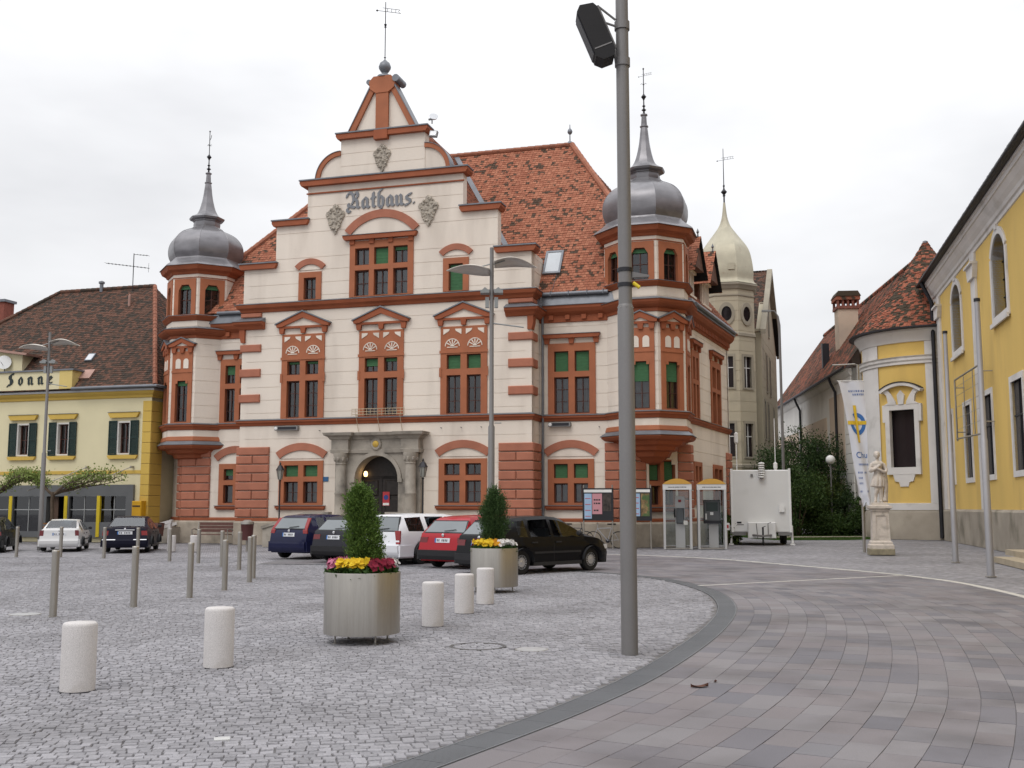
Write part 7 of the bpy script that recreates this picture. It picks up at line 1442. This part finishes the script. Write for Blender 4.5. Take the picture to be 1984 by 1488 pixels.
def cafe_chair(label, x, y, rz):
    t = thing('cafe_chair', label, 'chair', at_inn(x,y,0), rz, 'wooden chairs before the inn'); m_ = mat('cafe_wood', (.22,.10,.035), .6)
    MB().box(-.21,.21,-.21,.21,.43,.46).build('seat', m_, t)
    for sx in (-.18,.18):
        for sy in (-.18,.18): MB().tube([(sx,sy,.43),(sx*1.12,sy*1.12,0)], .018, 6).build('leg', m_, t)
    for z in (.6,.74,.88): MB().box(-.2,.2,.19,.21,z,z+.07).build('back_slat', m_, t)
    for sx in (-.19,.19): MB().tube([(sx,.19,.44),(sx,.23,.95)], .016, 5).build('back_post', m_, t)
cafe_chair('wooden chair before the inn, left one between the two saloons', -3.3,-3.0, .3); cafe_chair('wooden chair before the inn, right one beside the dark saloon', -2.6,-2.8, -.9)
# ================================================================ BUSHES, LAWN
BUSHM = [leaf_mat('lilac_leaf', (.020,.045,.014), (.055,.092,.028)), leaf_mat('hedge_leaf', (.028,.06,.014), (.07,.115,.03)), leaf_mat('yellow_green_leaf', (.04,.065,.012), (.09,.12,.028))]; BLOOM = leaf_mat('lilac_bloom', (.12,.07,.13), (.20,.13,.20))
def bush(label, loc, r, h, mi, n, seed, bloom=0):
    t = thing('bush', label, 'bush', loc, 0, 'bushes behind the trailer'); g = np.random.default_rng(seed); m = MB()
    for k in range(7): a = g.uniform(0,2*PI); m.tube([(0,0,0),(r*.3*math.cos(a),r*.3*math.sin(a),h*.4),(r*.6*math.cos(a),r*.6*math.sin(a),h*.8)], [.06,.04,.012], 5)
    m.build('stems', BARK, t); nc = 90; d = g.normal(size=(nc,3)); d /= np.linalg.norm(d,axis=1,keepdims=True); C = d*np.array([r,r,h*.55])*g.uniform(.45,1.0,(nc,1))**.6; C[:,2] += h*.5; C = C[C[:,2] > .1]
    k = n//len(C); P = (C[:,None]+g.normal(size=(len(C),k,3))*np.array([.22,.22,.20])*r/1.4).reshape(-1,3); P = P[P[:,2] > .02]; dd = np.repeat(C-np.array([0,0,h*.4]),k,0)[:len(P)]; dd /= np.linalg.norm(dd,axis=1,keepdims=True)
    quads_mesh('foliage', leaves(len(P), P, np.full(len(P),.12), dd*.6, .6), BUSHM[mi], t)
    if bloom:
        C2 = C[C[:,2] > h*.5][:26]; P = (C2[:,None]*np.array([1.05,1.05,1.06])+g.normal(size=(len(C2),24,3))*np.array([.06,.06,.13])).reshape(-1,3); quads_mesh('blossom', leaves(len(P), P, np.full(len(P),.05), None, .8), BLOOM, t)
for i, (x,y,r,h,mi,n,bl,lab) in enumerate(((15.6,63.0,1.6,5.0,0,12000,0,'dark green bush nearest the beige tower'),(17.3,64.6,2.1,5.9,0,17000,1,'tall dark lilac bush with faint purple blossom behind the trailer'),(19.2,65.4,2.0,5.4,0,15000,1,'tall dark lilac bush farthest right behind the trailer'),(16.4,61.6,1.6,3.8,1,9000,0,'mid green bush just behind the trailer'),(18.2,63.6,1.7,3.4,2,9000,0,'yellowish green bush left of the globe lamp'),(19.9,63.0,1.5,2.7,0,8000,0,'low dark bush right of the globe lamp'),(20.4,60.9,1.1,2.4,1,6000,0,'low bush beside the chapel wall'),(18.4,61.4,.9,1.1,1,4000,0,'small round bush at the edge of the lawn'),(9.6,48.2,.6,1.3,2,3000,0,'small green bush at the corner of the town hall'))): bush(lab, (x,y,0), r, h, mi, n, 30+i, bl)
GRASS = leaf_mat('lawn_grass', (.045,.095,.018), (.085,.15,.035)); LAWN = mat('lawn_soil', (.05,.085,.02), .95, var=.2, scale=3)
poly = [(13.6,54.6),(17.2,54.9),(18.9,56.4),(20.2,60.6),(20.6,67),(13,67),(12.9,57)]; m = MB(); m.add([(a,b,-.010) for a,b in poly], [tuple(range(7))]); lawn = tag(m.build('lawn', LAWN), 'strip of lawn in front of the dark bushes', kind='structure')
k = 40000; P = np.stack([rng.uniform(12.9,20.3,k), rng.uniform(54.6,62.5,k), np.full(k,-.01)],1); 
def inp(P): 
    r_ = np.ones(len(P), bool)
    for (a,b),(c,d) in zip(poly, poly[1:]+poly[:1]): r_ &= (c-a)*(P[:,1]-b)-(d-b)*(P[:,0]-a) > 0
    return r_
P = P[inp(P)]; up_ = np.tile([0,0,1.6],(len(P),1)); tag(quads_mesh('grass', leaves(len(P), P, np.full(len(P),.085), up_, .14), GRASS, None, 'stuff'), 'short green grass of the small lawn', 'grass')
m = MB(); m.slab([(13.2,57.2),(19.2,58.4),(19.5,59.4),(13.1,58.4)], -.016, .07); tag(m.build('garden_path', mat('sand_path', (.34,.29,.23), .9, var=.1)), 'pale sand path crossing the small lawn', kind='structure')
# ================================================================ STATUE
SAND = mat('pale_statue_stone', (.56,.50,.44), .85, var=.10, scale=4, fine=.08, bump=.3, bscale=50, dirt=(.26,.24,.20), dscale=3.5, dthr=(.52,.75)); SANDB = mat('mossy_base_stone', (.26,.23,.16), .9, var=.25, scale=5, bump=.4)
ped = thing('statue_pedestal', 'tapered pale stone pedestal carrying the statue', 'pedestal', (12.93,37.75,0), R(-12))
MB().block(-.42,.42,-.42,.42,0,.22,.02).build('base_block', SANDB, ped)
sq = lambda pr: MB().lathe([(a*math.sqrt(2),b) for a,b in pr], 4, (0,0), PI/4)
sq([(.40,.22),(.40,.34),(.36,.38),(.36,.44),(.30,.50),(.30,.54)]).build('stepped_foot', SAND, ped); sq([(.30,.54),(.265,1.48)]).build('shaft', SAND, ped); sq([(.27,1.48),(.30,1.52),(.30,1.56),(.38,1.62),(.38,1.70),(.30,1.72)]).build('cornice', SAND, ped)
MB().wall([(-.19,.19,.66,1.40)], [(-.16,.16,.69,1.37)], -.305, .02).build('panel_moulding', SAND, ped); sq([(.27,1.72),(.26,1.82),(.0,1.83)]).build('statue_plinth', SAND, ped)
st = thing('stone_statue', 'weathered pale stone statue of a draped figure with arms before its chest', 'statue', (12.93,37.75,1.82), R(-12))
def ball(m, c, r, s=(1,1,1), n=10):
    n0 = len(m.v); m.lathe([(math.sin(PI*i/n), -math.cos(PI*i/n)) for i in range(n+1)], 14); m.v[n0:] = [(c[0]+p[0]*r*s[0], c[1]+p[1]*r*s[1], c[2]+p[2]*r*s[2]) for p in m.v[n0:]]
m = MB(); T = lambda pts, rs: m.tube(spline(pts,4), list(np.interp(np.linspace(0,1,len(spline(pts,4))), np.linspace(0,1,len(rs)), rs)), 12)
T([(.06,.0,.02),(.07,.0,.22),(.05,-.02,.42),(.05,0,.62),(.06,0,.85)], [.05,.062,.075,.085,.11]); T([(-.12,-.06,.03),(-.11,-.01,.22),(-.07,-.07,.44),(-.07,-.02,.64),(-.06,0,.85)], [.045,.058,.072,.085,.11])      # legs
T([(.06,.03,.03),(.08,-.10,.03)], [.05,.035]); T([(-.12,-.03,.03),(-.17,-.16,.03)], [.05,.035])                                                                                          # feet
T([(0,0,.80),(.01,0,.95),(0,0,1.08),(-.01,.01,1.25),(0,.01,1.38)], [.15,.15,.135,.165,.15]); ball(m,(0,.01,1.38),.17,(1.25,.8,.55)); T([(0,.0,1.42),(-.02,-.02,1.56)], [.06,.052])      # trunk, neck
ball(m,(-.02,-.04,1.66),.105,(.88,1.0,1.18)); ball(m,(-.02,-.145,1.645),.022,(.8,1,1.3)); ball(m,(-.02,.0,1.70),.115,(.95,1.0,1.0)); ball(m,(-.02,-.11,1.58),.04,(1,.7,.7))              # head, nose, hair, chin
for s_ in (-1,1): ball(m,(-.02+s_*.10,-.02,1.65),.03,(.5,1,1.2))
T([(-.19,.0,1.36),(-.27,-.05,1.16),(-.24,-.14,1.10),(-.08,-.22,1.20),(.02,-.22,1.28)], [.065,.06,.055,.045,.04]); T([(.19,.0,1.36),(.27,-.02,1.16),(.22,-.14,1.06),(.06,-.21,1.14),(-.03,-.22,1.18)], [.065,.06,.055,.045,.04])    # arms
ball(m,(.04,-.23,1.30),.05,(1,.7,1)); ball(m,(-.06,-.23,1.19),.05,(1,.7,1)); ball(m,(-.2,-.16,1.15),.085,(1.1,.9,1.0))
for i in range(9):                                                                                                    # skirt of the tunic in folds
    a = 2*PI*i/9+.2; T([(.10*math.cos(a),.09*math.sin(a),1.0),(.17*math.cos(a),.14*math.sin(a),.78),(.20*math.cos(a)-.03,.16*math.sin(a),.55)], [.05,.062,.058])
ball(m,(-.01,0,.74),.17,(1.05,.85,1.3))
for i in range(6): a = -.5-.42*i; T([(.16*math.cos(a),.14*math.sin(a)-.02,1.38),(.12*math.cos(a)-.02,.16*math.sin(a)-.02,1.2),(.1*math.cos(a),.13*math.sin(a),1.02)], [.03,.026,.02])
T([(.16,.1,1.36),(.24,.12,1.0),(.26,.10,.6),(.24,.08,.25),(.22,.08,.02)], [.07,.08,.085,.08,.09]); T([(.20,-.02,.9),(.24,.0,.6),(.22,.02,.3),(.2,.02,.05)], [.05,.06,.05,.07])           # cloak and tree stump
o = m.build('figure', SAND, st); md = o.modifiers.new('skin', 'REMESH'); md.mode = 'VOXEL'; md.voxel_size = .016; md.use_smooth_shade = True; sm = o.modifiers.new('soft', 'SMOOTH'); sm.iterations = 2
